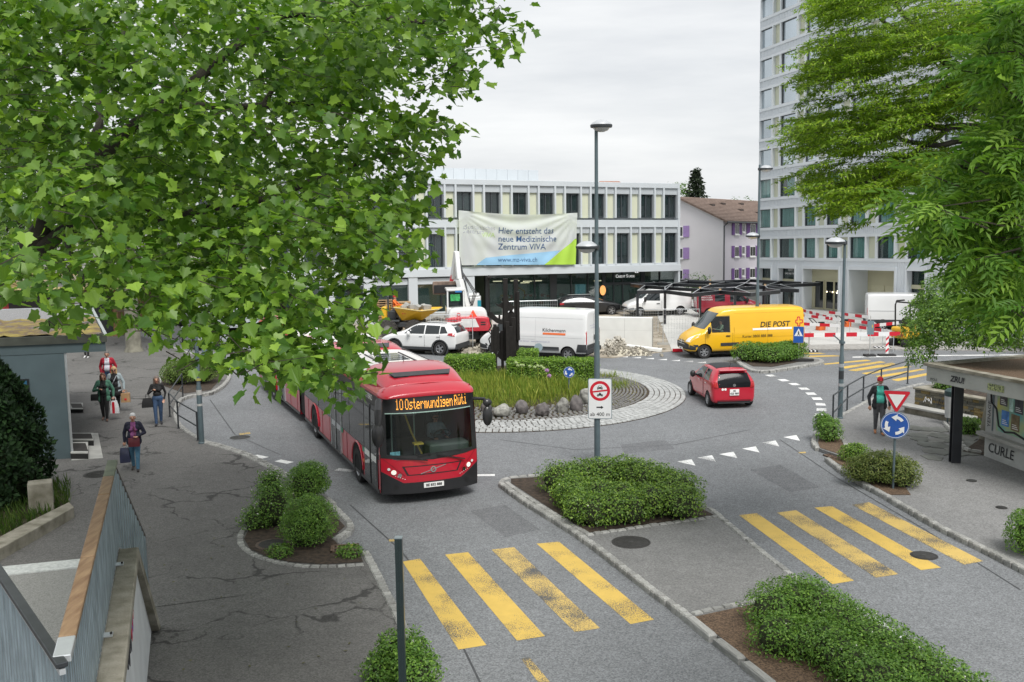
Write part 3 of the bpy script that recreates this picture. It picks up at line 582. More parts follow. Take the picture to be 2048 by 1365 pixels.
bprint('Medizinisches', .033, .29, .088, M_BG); bprint('Zentrum', .033, .37, .088, M_BG); bprint('VIVA', .185, .425, .095, M_GR, .004)
tw = Facade('tower_block', 'tall white ribbed metal tower with rows of wide windows and cream panels', 'building', (18, 74, -4.27), (.271, -.9626))
r = tw.root; fh = 57.9*74/FPX; zg = tw.z_(1517, 520.5); M_TW = pm('white_ribbed_metal', (.66, .70, .73), .5, .05, var=.04, scale=.4); M_TWR = pm('white_rib', (.64, .68, .715), .5, .05, var=.05, scale=.4)
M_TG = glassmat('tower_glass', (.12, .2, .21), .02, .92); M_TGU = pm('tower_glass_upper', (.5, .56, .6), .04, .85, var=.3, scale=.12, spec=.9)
M_CURT = pm('teal_curtain', (.26, .42, .42), .8, var=.45, scale=3, stretch=(6, 6, .12)); M_BEIGE = pm('beige_metal', (.5, .48, .33), .5, .1, var=.05, scale=.6)
epx = [(1517.4, 1543), (1560.5, 1591), (1610, 1633.4), (1654, 1678.5), (1702, 1732.5), (1757, 1791), (1817.6, 1855.5), (1885, 1924), (1955, 1998), (2032, 2080)]
eu = [(tw.u_(a, 497, .12), tw.u_(b_, 497, .12)) for a, b_ in epx]; UE = eu[-1][1]+3; nf = 11
MB().box((.05, .35, zg), (UE, 12, zg+nf*fh)).build('wall', M_TW, r); MB().box((.3, 3.2, .03), (UE, 12, zg)).build('core_wall', M_BEIGE, r)
rib = MB(); n = int(UE/.2)
for k in range(n): rib.box((k*.2+.03, .005, 0), (k*.2+.13, .06, fh-1.7))
ribm = rib.mesh('ribs', M_TWR)
for f in range(nf):
 z = zg+f*fh; s = MB().box((-.02, -.05, z), (UE, .33, z+.19)).build('sill_band', M_TW, r); MB().box((0, .0, z+1.5), (UE, .33, z+1.69)).build('lintel_band', M_TW, r)
 sp = MB().box((0, .03, z+1.69), (UE, .33, z+fh)).build('spandrel', M_TWR, r); tag(inst('ribs', ribm, sp, T(0, 0, z+1.69+.01)), kind='stuff')
 prev = 0
 for i, (a, b_) in enumerate(eu):
  wi = MB().box((a-.02, .1, z+.19), (a+.05, .28, z+1.5)).box((b_-.05, .1, z+.19), (b_+.02, .28, z+1.5)).box((a+.05, .1, z+.19), (b_-.05, .28, z+.23)).box((a+.05, .1, z+1.46), (b_-.05, .28, z+1.5)).build('window', M_WINF, r)
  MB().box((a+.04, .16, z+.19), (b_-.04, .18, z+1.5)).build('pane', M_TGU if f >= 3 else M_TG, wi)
  if f < 3:
   c = MB(); q = a+.06; st = rnd.uniform(.0, .5)*(b_-a) if rnd.random() < .4 else 0
   if f == 1 and i < 1: st = .2
   nfold = 14; x0 = a+.05+st; dx = (b_-.05-x0)/nfold
   for k in range(nfold): c.add([(x0+k*dx, .24+(.03 if k % 2 else 0), z+.2), (x0+(k+1)*dx, .24+(0 if k % 2 else .03), z+.2), (x0+(k+1)*dx, .24+(0 if k % 2 else .03), z+1.5), (x0+k*dx, .24+(.03 if k % 2 else 0), z+1.5)], [(0, 1, 2, 3)])
   c.build('curtain', M_CURT, wi)
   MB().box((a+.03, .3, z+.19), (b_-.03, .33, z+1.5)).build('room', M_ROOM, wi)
  if i+1 < len(eu):
   c, d = b_+.02, eu[i+1][0]-.02; MB().box((c+.14, .2, z+.19), (d-.14, .34, z+1.5)).build('facade_panel', M_CREAM, r)
   for x0, x1 in ((c, c+.14), (d-.14, d)): MB().box((x0, -.02, z+.19), (x1, .34, z+1.5)).build('fin', M_TW, r)
MB().box((-.02, -.03, zg), (.0, .33, zg+nf*fh)).build('corner_edge', M_TW, r)
zt_ = zg; op = [(1515, 1542.5, 537.5), (1558.6, 1590, 537.8), (1607.7, 1678, 540), (1699, 1790, 542.5), (1815, 1851, 543), (1880, 1925, 545), (1955, 2005, 546)]
ou = [(max(.12, tw.u_(a, 575)), tw.u_(b_, 575), tw.z_(b_, y)) for a, b_, y in op]
MB().box((-.1, .1, -2), (UE, 3.1, -.02)).build('footing', M_CONC, r)
prev = 0
for i, (a, b_, zt) in enumerate(ou+[(UE, UE, zg)]):
 if a-prev > .02:
  p = MB().box((prev, 0, -.6), (a, 3.15, zg)).build('pier', M_TW, r); pr = MB(); k = prev+.05
  while k < a-.1: pr.box((k, -.022, .02), (k+.11, .03, zg)); k += .22
  tag(pr.build('ribs', M_TWR, p), kind='stuff')
 if i < len(ou):
  MB().box((a, .0, zt), (b_, 3.15, zg)).build('door_lintel', M_TW, r)
  MB().box((a, -.09, zt), (b_, -.01, zt+.22)).box((a-.16, -.09, 0), (a, -.01, zt+.22)).box((b_, -.09, 0), (b_+.16, -.01, zt+.22)).build('opening_frame', M_TW, r)
  if i in (2, 3): dp = (.62, 1.3)[i-2]; MB().box((a, -.05, -1.2), (b_, 3.0, .02)).build('portal_floor', M_CONC, r); MB().box((a, dp, -.5), (b_, dp+.1, zt)).build('portal_wall', M_BEIGE, r)
  else:
   d = .28; wi = MB().box((a, d, .02), (a+.08, d+.1, zt)).box((b_-.08, d, .02), (b_, d+.1, zt)).box(((a+b_)/2-.05, d, .02), ((a+b_)/2+.05, d+.1, 1.7)).build('shop_window', M_BLKF, r)
   MB().box((a+.08, d+.03, .02), (b_-.08, d+.05, 1.72)).box((a+.08, d+.03, 1.95), (b_-.08, d+.05, zt)).build('pane', M_SHOPG, wi); MB().box((a, d-.03, 1.72), (b_, d+.12, 1.95)).build('transom', M_BEIGE, wi)
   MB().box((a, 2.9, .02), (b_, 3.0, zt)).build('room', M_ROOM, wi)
 prev = b_
a, b_, zt = ou[2]; W_ = b_-a
for f0, f1, o_ in ((.12, .36, 0), (.44, .64, 0), (.68, .92, 0)):
 d = MB().box((a+W_*f0-.05, .54, .03), (a+W_*f0, .62, 1.95)).box((a+W_*f1, .54, .03), (a+W_*f1+.05, .62, 1.95)).box((a+W_*f0, .54, 1.88), (a+W_*f1, .62, 1.95)).box((a+W_*f0, .54, .03), (a+W_*f1, .62, .12)).build('entrance_door', M_BEIGE, r); MB().box((a+W_*f0, .57, .12), (a+W_*f1, .59, 1.88)).build('pane', M_GLASS, d)
for k, (fx, z) in enumerate(((.5, 1.22), (.66, 1.22), (.8, 1.3), (.78, 1.18))): MB().ball((a+W_*fx, .45, z), .05).build('lantern', M_GLOW, r)
a, b_, zt = ou[3]; W_ = b_-a
for f0, f1 in ((.1, .38), (.42, .6)): MB().box((a+W_*f0, 1.26, .03), (a+W_*f1, 1.3, 1.75)).build('service_door', pm('beige_door', (.53, .51, .35), .5, var=.04), r)
text_mb('PARKI', .34, M=T(b_-.55, 1.28, zt-.35) @ VX, bold=.003).build('lettering', M_BLACK, r)
a, b_, zt = ou[1]; mb = text_mb('OSITO', .2, M=T((a+b_)/2+.05, .22, zt-.13) @ VX, bold=.002); text_mb('CAFE VINO TAPAS', .17, mb, T((a+b_)/2+.03, .22, zt-.36) @ VX, bold=.002); mb.build('lettering', M_WHITE, r)
MB().box((2.6, -.9, zg+8*fh+1.62), (5.2, .0, zg+8*fh+1.75)).box((2.6, -.9, zg+8*fh+1.75), (5.2, -.82, zg+9*fh+.5)).box((2.6, -.82, zg+8*fh+1.75), (2.68, 0, zg+9*fh+.5)).build('balcony', M_TW, r)
W4 = r.matrix_world; pv = px([(1345, 704), (1440, 697), (1620, 694), (1850, 690), (2300, 690)], .05)+[W4 @ Vector((UE, 3.3, .01)), W4 @ Vector((UE, 0, .01)), W4 @ Vector((9, 0, .01)), W4 @ Vector((0, 0, .01)), W4 @ Vector((0, 3.4, .01))]+[at(1500, 603, .05), at(1300, 596, .05), at(1318, 640, .05)]
mb = MB(); mb.add(pv, [(0, 1, 11, 12), (0, 12, 11), (1, 2, 8, 11), (2, 3, 7, 8), (3, 4, 6, 7), (4, 5, 6), (11, 8, 9, 10)][:1]+[(1, 2, 8, 11), (2, 3, 7, 8), (3, 4, 6, 7), (4, 5, 6), (11, 8, 9, 10)])
plaza = tag(mb.build('plaza', M_PLAZA), 'pale concrete forecourt below the tower', kind='structure'); PT = BVHTree.FromPolygons([Vector(v) for v in mb.v], mb.f)
def on_plaza(x, y):
 h = PT.ray_cast(CAMPOS, ray(x, y).normalized())[0]; return h if h is not None else at(x, y, .05)
hs = Facade('apartment_house', 'white rendered house with violet shutters and a brown tiled roof', 'building', ((1447-1024)/FPX*88+.0, 88, -4.6), (.66, .75))
r = hs.root; M_REND = pm('white_render', (.72, .70, .72), .9, var=.03, scale=.6); M_RENDL = pm('lilac_render', (.62, .59, .64), .9, var=.03, scale=.6); M_VIO = pm('violet_shutter', (.16, .07, .26), .6, var=.12, scale=3); M_VIOL = pm('lilac_shutter', (.36, .24, .5), .6, var=.08)
ze = hs.z_(1450, 441); zr = ze+2.05; HW = 9.0; HL = 15
MB().add([(0, 0, 0), (0, HW, 0), (0, HW, ze), (0, HW/2, zr), (0, 0, ze)], [(0, 4, 3, 2, 1)]).build('gable_wall', M_REND, r); MB().box((.02, .0, 0), (HL, HW-.05, ze)).build('wall', M_RENDL, r)
M_TILE = pm('brown_roof_tile', (.13, .09, .07), .85, scale=4, bump=.5, bscale=12, col2=(.22, .16, .13))
rf = MB(); sl = (zr-ze)/(HW/2)
for s in (0, 1):
 yo = -.5; pts = [(-.35, yo, ze+yo*sl+.02), (HL+.3, yo, ze+yo*sl+.02), (HL+.3, HW/2, zr+.02), (-.35, HW/2, zr+.02)]
 if s: pts = [(x, HW-y, z) for x, y, z in pts][::-1]
 rf.add(pts+[(x, y, z+.12) for x, y, z in pts], [(0,3,2,1),(4,5,6,7),(0,1,5,4),(1,2,6,5),(2,3,7,6),(3,0,4,7)])
ro = rf.build('roof', M_TILE, r)
tl_ = MB()
for i in range(16):
 t0 = i/16; y0 = -.5+t0*(HW/2+.5); tl_.box((-.35, -.16, 0), (HL+.3, .16, .035), T(0, y0+.15, ze+(y0+.15)*sl+.15) @ Matrix.Rotation(math.atan(sl)-.09, 4, 'X'))
tag(tl_.build('tile_rows', M_TILE, ro), kind='stuff')
for x0, y0 in ((2.6, 2.6), (6.2, 1.7), (9, 3.2), (5.2, 3.0), (8.6, 1.2)): MB().box((x0, y0, ze+y0*sl+.1), (x0+.5, y0+.6, ze+y0*sl+.38)).build('roof_vent', pm('dark_tile', (.07, .055, .05), .8), ro)
MB().tube([(.05, -.07, 0), (.05, -.07, ze-.5), (.3, -.3, ze-.2)], .05).build('downpipe', M_WINF, r); MB().tube([(-.3, -.55, ze-.18), (HL, -.55, ze-.18)], .07).build('gutter', M_WINF, r)
def hwin(a, b_, z0, z1, sh, side=0, mat=None):
 m_ = mat or M_VIO
 if side: P = lambda x0, x1, y0, y1, za, zb: ((-y1, x0, za), (-y0, x1, zb))
 else: P = lambda x0, x1, y0, y1, za, zb: ((x0, -y1, za), (x1, -y0, zb))
 f = MB().box(*P(a, b_, .0, .06, z0, z1)).build('window', M_WHITE, r); MB().box(*P(a+.06, (a+b_)/2-.03, .06, .07, z0+.06, z1-.06)).box(*P((a+b_)/2+.03, b_-.06, .06, .07, z0+.06, z1-.06)).build('pane', M_GLASS, f)
 MB().box(*P(a-.05, b_+.05, .0, .14, z0-.1, z0)).build('sill', M_WHITE, f)
 for s in sh:
  w_ = min(.6, (b_-a)*.62); x0 = a-w_-.02 if s < 0 else b_+.02; sh_ = MB().box(*P(x0, x0+w_, .02, .07, z0-.05, z1+.05)).build('shutter', m_, f)
for yA, yB in ((447.5, 469), (493.6, 514.5), (539, 559)):
 z0, z1 = hs.z_(1455, yB), hs.z_(1455, yA); xa, xb = hs.u_(1468.5, 500), hs.u_(1473.5, 500); hwin(xa, xb+.3, z0, z1, (-1, 1)); u0 = hs.u_(1483, 500); hwin(u0, u0+.5, z0+.2, z1, ()); u0 = hs.u_(1499, 500); hwin(u0, u0+1.0, z0, z1, (-1, 1)); hwin(u0+4.2, u0+5.2, z0, z1, (-1, 1))
for yA, yB in ((450, 471), (495, 516), (540, 560)):
 z0, z1 = hs.z_(1440, yB+1), hs.z_(1440, yA+1); hwin(4.0, 5.0, z0, z1, (-1,), 1, M_VIOL)
bl_ = thing('distant_house', 'brown tiled roof showing over the office block', 'house', mat=Matrix.Translation(CAMPOS) @ TILT.to_4x4() @ frame(Vector(((1230-1024)/FPX*118, 118, -6)), (1, .3, 0)))
MB().box((-1.6, 0, 0), (1.6, 3, 13.0)).build('wall', M_REND, bl_); MB().add([(-1.9, -.3, 12.9), (1.9, -.3, 12.9), (1.2, 1.4, 13.7), (-1.2, 1.4, 13.7), (-1.9, 3.2, 12.9), (1.9, 3.2, 12.9)], [(0, 1, 2, 3), (4, 3, 2, 5), (0, 3, 4), (1, 5, 2)]).build('roof', pm('red_tile', (.3, .14, .09), .9, var=.3, scale=5), bl_)
# the kiosk with the mossy roof (street frame)
kA, kB = at(219.5, 699.5, 3.26), at(0, 709, 3.26); kC = at(143, 917, .1); ku = (kA-kB).normalized(); kv_ = Vector((-ku.y, ku.x, 0)); kFar = at(190, 615, 3.74)
ks = thing('kiosk', 'grey green kiosk with an overhanging roof covered in yellow moss', 'kiosk', mat=frame(kC, ku)); r = ks
xR, yF = (kA-kC).dot(ku), (kA-kC).dot(kv_); yB = (kFar-kC).dot(kv_); yF = min(yF, -.03); KM = ks.matrix_world
M_TEAL = pm('grey_teal_wall', (.075, .108, .12), .8, var=.1, scale=1.5, bump=.2, bscale=60); M_FASC = pm('weathered_fascia', (.05, .055, .045), .8, var=.35, scale=2); M_BEAM = pm('teal_beam', (.07, .1, .11), .8, var=.15, scale=1)
MB().box((-14, 0, 0), (0, yB-2.6, 3.15)).build('wall', M_TEAL, ks); MB().box((-14, yF+.02, 3.16), (xR-.05, yB-.3, 3.44)).build('beam', M_BEAM, ks); roof = MB().box((-14, yF-.03, 3.442), (xR, yB, 3.64)).build('roof', M_FASC, ks)
mm = bpy.data.materials.new('mossy_roof'); mm.use_nodes = True; nt_ = mm.node_tree; bb = nt_.nodes['Principled BSDF']; g = nt_.nodes.new('ShaderNodeNewGeometry'); n1 = nt_.nodes.new('ShaderNodeTexNoise'); n1.inputs['Scale'].default_value = .8; n1.inputs['Detail'].default_value = 10; n1.inputs['Roughness'].default_value = .7
nt_.links.new(g.outputs['Position'], n1.inputs['Vector']); rp = nt_.nodes.new('ShaderNodeValToRGB'); e = rp.color_ramp.elements; e[0].position = .36; e[0].color = (.15, .15, .155, 1); e[1].position = .46; e[1].color = (.12, .085, .06, 1); x = e.new(.52); x.color = (.19, .145, .05, 1); x = e.new(.66); x.color = (.29, .235, .06, 1)
nt_.links.new(n1.outputs['Fac'], rp.inputs[0]); nt_.links.new(rp.outputs[0], bb.inputs['Base Color']); bb.inputs['Roughness'].default_value = .95; MATS['mossy_roof'] = mm
def moss(name, x0, x1, y0, y1, z, mat, hgt):
 bm = bmesh.new(); bmesh.ops.create_grid(bm, x_segments=90, y_segments=40, size=1)
 for v in bm.verts: v.co = Vector((x0+(v.co.x+1)/2*(x1-x0), y0+(v.co.y+1)/2*(y1-y0), z)); v.co.z += hgt*(max(0, noise.noise(v.co*1.6)+.35)+.5*noise.noise(v.co*6)+.1)
 me = bpy.data.meshes.new(name); bm.to_mesh(me); bm.free(); me.materials.append(mat); tag(inst(name, me, roof), kind='stuff')
ym = yF+(yB-yF)*.55; moss('moss', -13.9, xR-.12, yF+.1, ym, 3.655, mm, .09); moss('roof_gravel', -13.9, xR-.12, ym+.002, yB-.1, 3.645, pm('roof_gravel', (.13, .13, .135), .9, scale=30, col2=(.3, .3, .3), bump=.6), .03)
MB().box((xR-.08, yF-.02, 3.642), (xR+.01, yB, 3.69)).box((-14, yB-.06, 3.642), (xR-.082, yB, 3.69)).build('edge_trim', M_ALU, ks); MB().box((-14, yF-.03, 3.642), (xR-.082, yF+.06, 3.68)).build('front_trim', M_FASC, ks)
fr = MB().box((-2.95, -.05, .75), (-1.0, -.01, 2.45)).build('poster_frame', M_BLKF, ks); MB().box((-2.9, -.06, .8), (-1.05, -.052, 2.4)).build('poster', pm('poster_sky', (.02, .09, .16), .4, var=.6, scale=.7), fr); MB().box((-2.6, -.068, .9), (-1.5, -.062, 2.1)).build('poster_sheet', pm('poster_pale', (.16, .18, .2), .5), fr)
text_mb('ımmo', .3, M=T(-1.95, -.072, 1.7) @ VX).build('lettering', M_BLACK, fr); MB().box((.0, .02, .05), (.07, .12, 3.15)).build('corner_post', M_ALU, ks)
for o_ in list(ks.children)+list(roof.children)+list(fr.children):
 if not o_.name.startswith(('poster', 'lettering')):
  for v in o_.data.vertices: v.co.x -= .19*(v.co.y-yF)
def slab(poly, z0, z1, name, label, cat, mat): c = px(poly, z1); m_ = sum((v for v in c), Vector())/len(c); o = MB().prism([(v.x-m_.x, v.y-m_.y) for v in c], z0-z1, 0).build(name, mat, None, M=T(m_.x, m_.y, z1)); return tag(o, label, cat)
slab([(143, 921), (206, 916), (196, 866), (140, 868)], .05, .112, 'entrance_slab', 'pale concrete entrance slab at the foot of the kiosk wall', 'slab', M_CONC)
for (x0, x1, y0, y1, z, lab) in ((141, 187, 866, 880, .3, 'upper dark step beside the kiosk on the pale slab'), (141, 176, 884, 906, .3, 'lower step with pale edge beside the kiosk on the pale slab'), (141, 166, 806, 818, .25, 'small step beside the kiosk nearest the two women')):
 P = px([(x0, y1), (x1, y1), (x1, y0), (x0, y0)], z); c = sum(P, Vector())/4; o = thing('step', lab, 'step', (c.x, c.y, .1)); q = [(v.x-c.x, v.y-c.y) for v in P]
 MB().prism(q, .01, z-.13).build('riser', M_DARK, o); MB().prism(q, z-.13, z-.1).build('tread', M_CONC, o); MB().prism([(a*.86, b_*.72) for a, b_ in q], z-.099, z-.094).build('mat', pm('dark_mat', (.035, .032, .03), .9, var=.2), o)
sh = thing('corner_shop', 'brown shop with posters in its window behind the kiosk', 'shop', (-36, 60, 0))
MB().box((0, 0, 0), (12.6, 8, 3.0)).build('wall', pm('ochre_wall', (.22, .13, .06), .8, var=.15), sh); MB().box((-.5, -1.0, 3.0), (13.2, 8, 3.15)).build('roof', pm('yellow_edge', (.5, .4, .2), .7), sh); MB().box((-.4, -.9, 3.152), (13.1, 8, 3.5)).build('roof_cover', pm('slate_roof', (.14, .16, .18), .8, var=.3, col2=(.3, .22, .05), scale=.8), sh)
fr = MB().box((.3, -.06, .4), (10.6, -.01, 2.6)).build('shop_window', M_BLKF, sh)
for x0, x1, c in ((3.8, 6.2, (.35, .03, .03)), (6.3, 9.2, (.02, .015, .015)), (9.3, 10.4, (.7, .72, .74))): MB().box((x0, -.08, .5), (x1, -.065, 2.5)).build('poster', pm('shop_poster_%d' % (x0*10), c, .5, var=.4, scale=1.5), fr)
p = MB()
for k in range(4): p.ball((7.1+(k % 2)*1.0, -.09, 1.45-(k//2)*.5), (.14, .012, .2))
p.build('poster_print', pm('poster_faces', (.5, .28, .2), .6, var=.3, scale=6), fr)
MB().box((11.2, -.08, .3), (12.3, -.01, 2.7)).build('shop_door', M_BLKF, sh)
# vehicles
def carpaint(name, col, coat=.8, rough=.35): return pm(name, col, rough, var=.03, scale=1, coat=coat)
M_CRED = carpaint('red_car_paint', (.46, .008, .028)); M_BRED = carpaint('bus_red', (.46, .008, .026)); M_YELLOW = carpaint('post_yellow', (.78, .44, .012), .5); M_CWHITE = carpaint('white_car_paint', (.72, .73, .73)); M_CBLACK = carpaint('black_car_paint', (.012, .013, .015)); M_CSILV = carpaint('silver_car_paint', (.32, .34, .36)); M_DRED = carpaint('dark_red_paint', (.27, .008, .025))
M_BUMP = pm('grey_bumper', (.035, .038, .042), .6, var=.1); M_WELL = pm('wheel_well', (.006, .006, .006), .95, var=0)
M_CARG = glassmat('car_glass', (.015, .02, .022), .02); M_CARGL = glassmat('windscreen_glass', (.05, .065, .07), .03)
WHEELS = {}
def wheel(parent, x, y, r, wd, side, style=5, rim=None, name='wheel', steer=0.0):
 """axis along y, outer face on the side given"""
 key = (round(r, 3), round(wd, 3), style)
 if key not in WHEELS:
  t = MB(); t.lathe([(r*.62, -wd/2), (r*.93, -wd/2), (r, -wd*.3), (r, wd*.3), (r*.93, wd/2), (r*.64, wd/2), (r*.62, wd*.4)], 28, None, False); tm = t.mesh('tyre', M_RUBBER)
  for p in tm.polygons: p.use_smooth = True
  tm.set_sharp_from_angle(angle=R(35))
  q = MB(); q.lathe([(r*.54, wd*.3), (r*.6, wd*.44), (r*.64, wd*.44), (r*.64, wd*.2)], 28, None, False)
  d = MB(); q2 = MB(); n = style
  for k in range(n):
   a = 2*math.pi*k/n; M = Matrix.Rotation(a, 4, 'Z'); q.add([(r*.08, -r*.1, wd*.36), (r*.6, -r*.12, wd*.4), (r*.6, r*.12, wd*.4), (r*.08, r*.1, wd*.36), (r*.08, -r*.1, wd*.14), (r*.6, -r*.12, wd*.14), (r*.6, r*.12, wd*.14), (r*.08, r*.1, wd*.14)], [(0,1,2,3),(0,4,5,1),(2,6,7,3),(1,5,6,2),(3,7,4,0)], M)
  q.lathe([(.001, wd*.44), (r*.12, wd*.42), (r*.16, wd*.3)], 14)
  WHEELS[key] = (tm, q.mesh('rim', rim or M_RIM), MB().lathe([(.001, wd*.13), (r*.6, wd*.125)], 20).mesh('brake_disc', M_DARK))
 tm, rm, dm = WHEELS[key]
 o = bpy.data.objects.new(name, tm); link(o, parent); o.matrix_local = Matrix.Translation((x, y, r)) @ Matrix.Rotation(steer, 4, 'Z') @ Matrix.Rotation(R(-90)*side, 4, 'X')
 inst('rim', rm, o); return o
def lin(tab, x):
 xs = [t[0] for t in tab]
 return [float(np.interp(x, xs, [t[k] for t in tab])) for k in range(1, len(tab[0]))]
def shell(name, st, parent, mats, level=2, cuts=(), niche=None):
 """loft through half sections: st = list of (x, zb, zs, zr, wb, wr); returns object and ray tree"""
 vs = []; fs = []; m = 0
 for x, zb, zs, zr, wb, wr in st:
  h = [(0, zb), (wb*.8, zb), (wb*.975, zb+.03), (wb, zb+(zs-zb)*.45), (wb*.995, zs-.02), (wb*.97, zs+.03*(zr-zs > .1)), ((wb*.97+wr)/2+.012, (zs+zr)/2), (wr, zr-.1*min(1, (zr-zs)/.3)), (wr*.9, zr-.025*min(1, (zr-zs)/.3)), (wr*.55, zr), (0, zr+.012)]
  ring_ = h+[(-y, z) for y, z in h[-2:0:-1]]; m = len(ring_); vs += [(x, y, z) for y, z in ring_]
 for i in range(len(st)-1):
  for k in range(m): fs.append((i*m+k, i*m+(k+1) % m, (i+1)*m+(k+1) % m, (i+1)*m+k))
 fs.append(tuple(range(m))[::-1]); fs.append(tuple((len(st)-1)*m+k for k in range(m)))
 me = bpy.data.meshes.new(name); me.from_pydata(vs, [], fs)
 bm = bmesh.new(); bm.from_mesh(me)
 bmesh.ops.recalc_face_normals(bm, faces=bm.faces[:]); bm.to_mesh(me); bm.free()
 for mt in mats: me.materials.append(mt)
 tmp = bpy.data.objects.new(name, me); COL.objects.link(tmp); s = tmp.modifiers.new('s', 'SUBSURF'); s.levels = level; s.render_levels = level
 tree = None
 dg = bpy.context.evaluated_depsgraph_get(); ev = tmp.evaluated_get(dg); m1 = bpy.data.meshes.new_from_object(ev, depsgraph=dg)
 tree = BVHTree.FromPolygons([v.co for v in m1.vertices], [tuple(p.vertices) for p in m1.polygons])
 if cuts:
  cm = MB()
  for x, z, r, y0, y1 in cuts: cm.lathe([(r, y0), (r, y1)], 32, Matrix.Translation((x, 0, z)) @ Matrix.Rotation(R(-90), 4, 'X'))
  if niche: cm.box(*niche)
  co = cm.build('cutter', M_WELL)
  tmp.modifiers.clear(); tmp.data = m1; b = tmp.modifiers.new('b', 'BOOLEAN'); b.operation = 'DIFFERENCE'; b.object = co; b.solver = 'EXACT'
  try: b.material_mode = 'TRANSFER'
  except Exception: pass
  dg = bpy.context.evaluated_depsgraph_get(); m2 = bpy.data.meshes.new_from_object(tmp.evaluated_get(dg), depsgraph=dg)
  bpy.data.objects.remove(co); m1 = m2
 bpy.data.objects.remove(tmp)
 o = bpy.data.objects.new(name, m1); link(o, parent); m1.polygons.foreach_set('use_smooth', [True]*len(m1.polygons)); m1.set_sharp_from_angle(angle=R(48))
 return o, tree
AX = {'+y': (Vector((0, 1, 0)), lambda a, b: (a, 5, b)), '-y': (Vector((0, -1, 0)), lambda a, b: (a, -5, b)), '+x': (Vector((1, 0, 0)), lambda a, b: (20, a, b)), '-x': (Vector((-1, 0, 0)), lambda a, b: (-20, a, b)), '+z': (Vector((0, 0, 1)), lambda a, b: (a, b, 9))}
def patch(tree, parent, name, axis, poly, mat, off=.006, step=.12, lift=None, txt=None):
 """a plate that follows the body, seen along the axis; poly in the two other coordinates"""
 d, mk = AX[axis]; bm = bmesh.new()
 if txt is not None:
  V = [bm.verts.new((p[0], p[1], 0)) for p in txt.v]
  for f in txt.f:
   try: bm.faces.new([V[i] for i in f])
   except ValueError: pass
 else: bm.faces.new([bm.verts.new((p[0], p[1], 0)) for p in poly])
 xs = [v.co.x for v in bm.verts]; ys = [v.co.y for v in bm.verts]
 for ax, lo, hi in ((0, min(xs), max(xs)), (1, min(ys), max(ys))):
  k = math.ceil(lo/step)
  while k*step < hi:
   no = Vector((1, 0, 0)) if ax == 0 else Vector((0, 1, 0)); bmesh.ops.bisect_plane(bm, geom=bm.verts[:]+bm.edges[:]+bm.faces[:], plane_co=no*(k*step), plane_no=no); k += 1
 last = None; miss = []
 for v in bm.verts:
  o = Vector(mk(v.co.x, v.co.y)); h, n, i, dist = tree.ray_cast(o, -d)
  if h is None: miss.append(v); continue
  v.co = h+d*off
 for v in miss:
  good = [u for u in bm.verts if u not in miss]
  if good: o = Vector(mk(v.co.x, v.co.y)); g = min(good, key=lambda u: (u.co-o-d*((u.co-o).dot(d))).length); v.co = g.co
 bmesh.ops.recalc_face_normals(bm, faces=bm.faces[:])
 s = sum((f.normal*f.calc_area() for f in bm.faces), Vector())
 if s.dot(d) < 0: bmesh.ops.reverse_faces(bm, faces=bm.faces[:])
 me = bpy.data.meshes.new(name); bm.to_mesh(me); bm.free(); me.materials.append(mat); me.polygons.foreach_set('use_smooth', [True]*len(me.polygons))
 o = bpy.data.objects.new(name, me); link(o, parent); return o
def ptext(tree, parent, axis, txt, size, cx, cz, mat, flip=1, off=.012, bold=0.0, shear=0.0, name='lettering', align='CENTER', rot=0.0):
 mb = text_mb(txt, size, bold=bold, shear=shear, align=align)
 mb.v = [(cx+flip*x, cz+z, 0) for x, z, _ in mb.v]
 return patch(tree, parent, name, axis, None, mat, off, 9, txt=mb)
def plate(parent, x, z, txt, wd=.5, h=.11, d=1, two=False):
 mb = MB().box((x, -wd/2, z), (x+.02*d, wd/2, z+h)) if d > 0 else MB().box((x-.02, -wd/2, z), (x, wd/2, z+h)); p = mb.build('licence_plate', M_WHITE, parent)
 Mx = Matrix(((0, 0, d, x+.024*d), (d, 0, 0, 0), (0, 1, 0, z+h/2), (0, 0, 0, 1)))
 if two: t = text_mb('BE', h*.4, M=Mx @ T(0, h*.22, 0), bold=.002); text_mb(txt, h*.44, t, Mx @ T(0, -h*.22, 0), bold=.003)
 else: t = text_mb(txt, h*.75, M=Mx, bold=.003)
 t.build('lettering', M_BLACK, p)
def mirror(parent, x, y, z, s, mat, sz=(.1, .17, .13)):
 mb = MB(); mb.ball((x, y+s*(sz[1]/2+.06), z), (sz[0], sz[1]/2+.02, sz[2]), 10, 8); mb.bar((x, y, z-.03), (x, y+s*.1, z-.02), .05, .06); return mb.build('wing_mirror', mat, parent, smooth=True)
def strip(parent, name, mat, p, q, w_, h): return MB().bar(p, q, w_, h).build(name, mat, parent)
